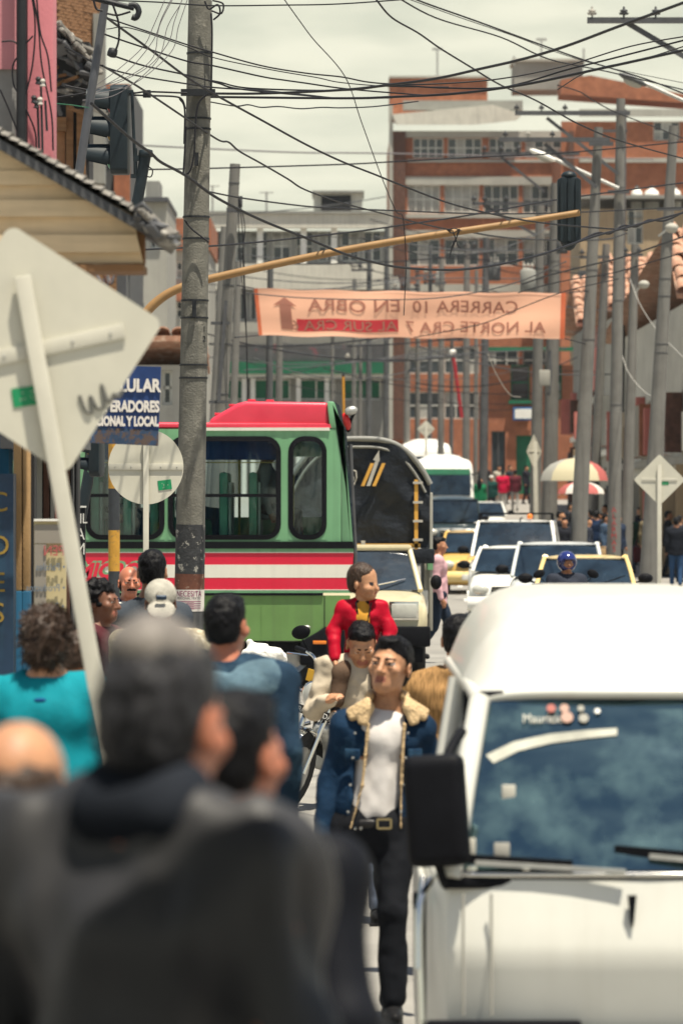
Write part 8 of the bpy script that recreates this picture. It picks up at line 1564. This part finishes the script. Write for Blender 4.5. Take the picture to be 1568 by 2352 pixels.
    for s in 'LR':
        q = Solid(); q.cap(add(j['an' + s], (0, 0, .02)), add(j['an' + s], (0, 0, -.01)), .032, k=.01); q.mesh('sock', fab('sock_dark', (.02, .02, .025)), .009, r)
        q = Solid(); q.ell(add(j['an' + s], (0, -.035, -.04)), (.036, .075, .032), k=.02); q.box(add(j['an' + s], (0, -.035, -.066)), (.036, .078, .010), rad=.008, k=.004); q.mesh('shoe', fab('shoe_pale', (.5, .45, .38)), .008, r)
    return r
child()
# --- others near the van and the queue
person('person in a brown striped shirt half hidden behind the white van', stand(1052, 1412, 21.5, 1.66), R(170), 1.66, SK[0], fab('shirt_striped', (.30, .17, .07), .8, .55, 5, stretch=(34, 6, 3)), fab('trousers_blk4', (.02, .02, .025)), M_hair, MATS['cloth_shoe_black'], res=.013, hres=.008, brows=False, bulk=1.1, J=dict(shL=(.21, 0, 1.36), shR=(-.21, 0, 1.36), elL=(.30, 0, 1.12), elR=(-.3, 0, 1.12)))
jw = dict(anL=(.10, -.26, .09), knL=(.10, -.16, .50), anR=(-.1, .28, .14), knR=(-.1, .06, .49))
person('pedestrian in pink and dark jeans stepping out behind the truck', (at(1006, 1400, 60).x, 60, ground(60)), R(88), 1.66, SK[0], fab('top_pink', (.60, .36, .40)), fab('jeans_dark', (.02, .03, .05)), M_hair, MATS['cloth_shoe_black'], res=.02, hres=.012, J=jw)
mr, h_, hr_, XF, j_ = person('motorcyclist in a blue helmet riding towards the camera', (at(1304, 1300, 55).x, 55, at(1304, 1278, 55).z - 1.62), R(14), 1.66, SK[0], fab('jacket_rider', (.03, .035, .05)), fab('trousers_rider', (.02, .02, .03)), None, MATS['cloth_shoe_black'], res=.018, hres=.01, J=dict(elL=(.30, -.08, 1.12), elR=(-.30, -.08, 1.12), wrL=(.30, -.36, 1.03), wrR=(-.30, -.36, 1.03), knL=(.24, -.34, .78), knR=(-.24, -.34, .78), anL=(.2, -.12, .42), anR=(-.2, -.12, .42)))
q = Solid(); q.ell(h_(0, .01, .02), (.125, .145, .135), hr_(0, 0, 0), k=.02); q.box(h_(0, -.16, -.01), (.085, .09, .05), hr_(0, 0, 0), rad=.02, k=.01, op=-1); q.box(h_(0, .0, -.17), (.2, .2, .07), rad=0, k=.01, op=-1); q.mesh('helmet', mat('helmet_blue', (.015, .025, .14), .15, .2, 6, coat=.7, patch=(.5, .5, .55), patch_scale=9, patch_lo=.62, patch_hi=.64), .012, mr, xf=XF)
mcb = copy_tree(mc); mcb.location = (mr.location.x + .05, 54.6, ground(55)); mcb.rotation_euler = (0, 0, R(8)); mcb.location.y -= .35
tag(mcb, 'motorcycle under the rider with the blue helmet', 'motorcycle'); mcb.location.z = ground(55)
mr.location.y = 55.35; mr.location.z = ground(55) - .20
# bus passengers
for k, (u, lab, cl) in enumerate(((255, 'bus passenger in pale clothes seated behind the round sign', (.5, .45, .4)), (425, 'bus passenger in dark clothes behind the big pole', (.05, .06, .08)), (610, 'bus passenger in grey near the last long window', (.2, .2, .2)))):
    p = at(u, 1262, YBU); person(lab, (p.x, YBU + .55, p.z - .42), R(90), 1.62, SK[k % 2], fab('passenger_%d' % k, cl), fab('passenger_legs', (.03, .03, .04)), M_hair, None, res=.022, hres=.014, J=dict(knL=(.1, -.36, .86), knR=(-.1, -.36, .86), anL=(.1, -.38, .46), anR=(-.1, -.38, .46)), group='passengers in the bus')
# people on the right pavement
FAR = [(1446, 1176, 118, 'man in a dark green jacket and grey shirt by the lettered pole', (.02, .07, .045), (.03, .05, .09), 10), (1492, 1200, 112, 'person with a backpack and khaki sleeves left of the white diamond sign', (.16, .13, .08), (.02, .022, .03), 170),
       (1552, 1178, 104, 'person in a black top and blue jeans at the right edge', (.012, .014, .02), (.03, .07, .15), 175), (1526, 1168, 122, 'person in a navy top behind the white diamond sign post', (.02, .04, .08), (.02, .03, .05), 160),
       (1424, 1150, 128, 'person in a white shirt behind the lettered pole', (.6, .57, .52), (.05, .06, .08), 20), (1370, 1150, 116, 'person in navy under the small umbrella', (.015, .03, .07), (.02, .02, .03), 150), (1392, 1160, 112, 'person in faded blue right of the umbrellas', (.05, .08, .13), (.05, .03, .03), 60),
       (1286, 1158, 110, 'vendor in black left of the umbrella pole', (.015, .016, .02), (.02, .02, .025), 80), (1154, 1066, 176, 'person in a bright red shirt far up the pavement', (.50, .01, .05), (.32, .31, .29), 170), (1182, 1060, 178, 'person in a maroon shirt beside the one in red', (.10, .02, .03), (.34, .33, .31), 175),
       (1128, 1056, 172, 'person in dark green with a white cap by the far pole', (.012, .05, .045), (.02, .025, .03), 10), (1102, 1052, 165, 'person in green stepping between bus and pole', (.01, .14, .06), (.02, .03, .05), 30), (1146, 1068, 184, 'person in pale clothes left of the red shirt', (.4, .36, .3), (.35, .33, .3), 10), (1208, 1075, 186, 'dark figure at the door of the brick corner house', (.02, .02, .03), (.02, .02, .03), 60),
       (1460, 1150, 134, 'person in a pale pink shirt farther behind the lettered pole', (.5, .3, .3), (.06, .07, .1), 60), (1348, 1168, 103, 'person in dark clothes tending the stall', (.03, .035, .05), (.02, .02, .025), 100)]
for k in range(18):
    uu = [1296, 1310, 1340, 1356, 1380, 1400, 1418, 1436, 1456, 1470, 1484, 1506, 1534, 1560, 1450, 1390, 1112, 1170][k]; yy = 106 + (k * 29) % 34 if k < 16 else 186
    FAR.append((uu, 1160, yy, 'dark-clad person, %s from the left among those crowding the right pavement' % 'third fourth sixth eighth ninth eleventh twelfth thirteenth fifteenth sixteenth seventeenth eighteenth nineteenth twentieth fourteenth tenth first second'.split()[k], [(.015, .016, .022), (.03, .032, .04), (.02, .03, .055), (.05, .03, .03)][k % 4], [(.015, .018, .025), (.02, .03, .05)][k % 2], (k * 67) % 360))
for k, (u, v, Y, lab, ct, cl, rot) in enumerate(FAR):
    gz = ground(Y) + .15; H = 1.55 + .17 * ((k * 37) % 10) / 10; p = at(u, v, Y)
    pp_, h_, hr_, XF, j_ = person(lab, (p.x, Y, gz), R(rot), H, SK[k % 2], fab('far_top_%d' % k, ct), fab('far_leg_%d' % k, cl), M_hair, MATS['cloth_shoe_black'], res=.026, hres=.016, group='people on the right pavement', brows=False, J=dict(anL=(.10, -.10, .085), anR=(-.1, .12, .085)), jacket_open=False, bulk=1.12)
    if k == 1: q = Solid(); q.box((0, .17, 1.22), (.14, .08, .2), rad=.05, k=.02); q.mesh('backpack', fab('pack_dark', (.03, .03, .035)), .025, pp_, xf=XF)
    if k == 0: q = Solid(); q.box((0, -.10, 1.2), (.07, .05, .22), rad=.02, k=.02); q.mesh('shirt_front', fab('shirt_grey', (.4, .39, .37)), .02, pp_, xf=XF)
    if k == 10: q = Solid(); q.ell(h_(0, .01, .06), (.09, .11, .07), k=.02); q.mesh('cap', M_white, .02, pp_, xf=XF)
hbag = thing('shoulder_bag', 'dark red bag hanging beside the man in dark green', 'bag', (at(1466, 1260, 117).x, 117, at(1466, 1290, 117).z)); S_ = Solid(); S_.box((0, 0, .18), (.14, .06, .2), rad=.05, k=.02); S_.mesh('bag', fab('bag_maroon', (.10, .02, .025)), .025, hbag); q = MB(); q.tube(spline([(-.1, 0, .34), (0, 0, .62), (.1, 0, .34)], 6), .012, 5); q.build('strap', MATS['cloth_bag_maroon'], hbag)


# ================================================================== the thin midday haze
hz = MB(); hz.bx(-620, 620, -30, 420, -1.2, 42); ho_ = hz.build('haze', None); tag(ho_, kind='stuff'); hm = bpy.data.materials.new('haze_air'); hm.use_nodes = True; hm.node_tree.nodes.clear(); pv = hm.node_tree.nodes.new('ShaderNodeVolumePrincipled'); pv.inputs['Color'].default_value = (.86, .94, 1., 1); pv.inputs['Density'].default_value = .00011; pv.inputs['Anisotropy'].default_value = .2
oo = hm.node_tree.nodes.new('ShaderNodeOutputMaterial'); hm.node_tree.links.new(pv.outputs[0], oo.inputs['Volume']); ho_.data.materials.clear(); ho_.data.materials.append(hm)
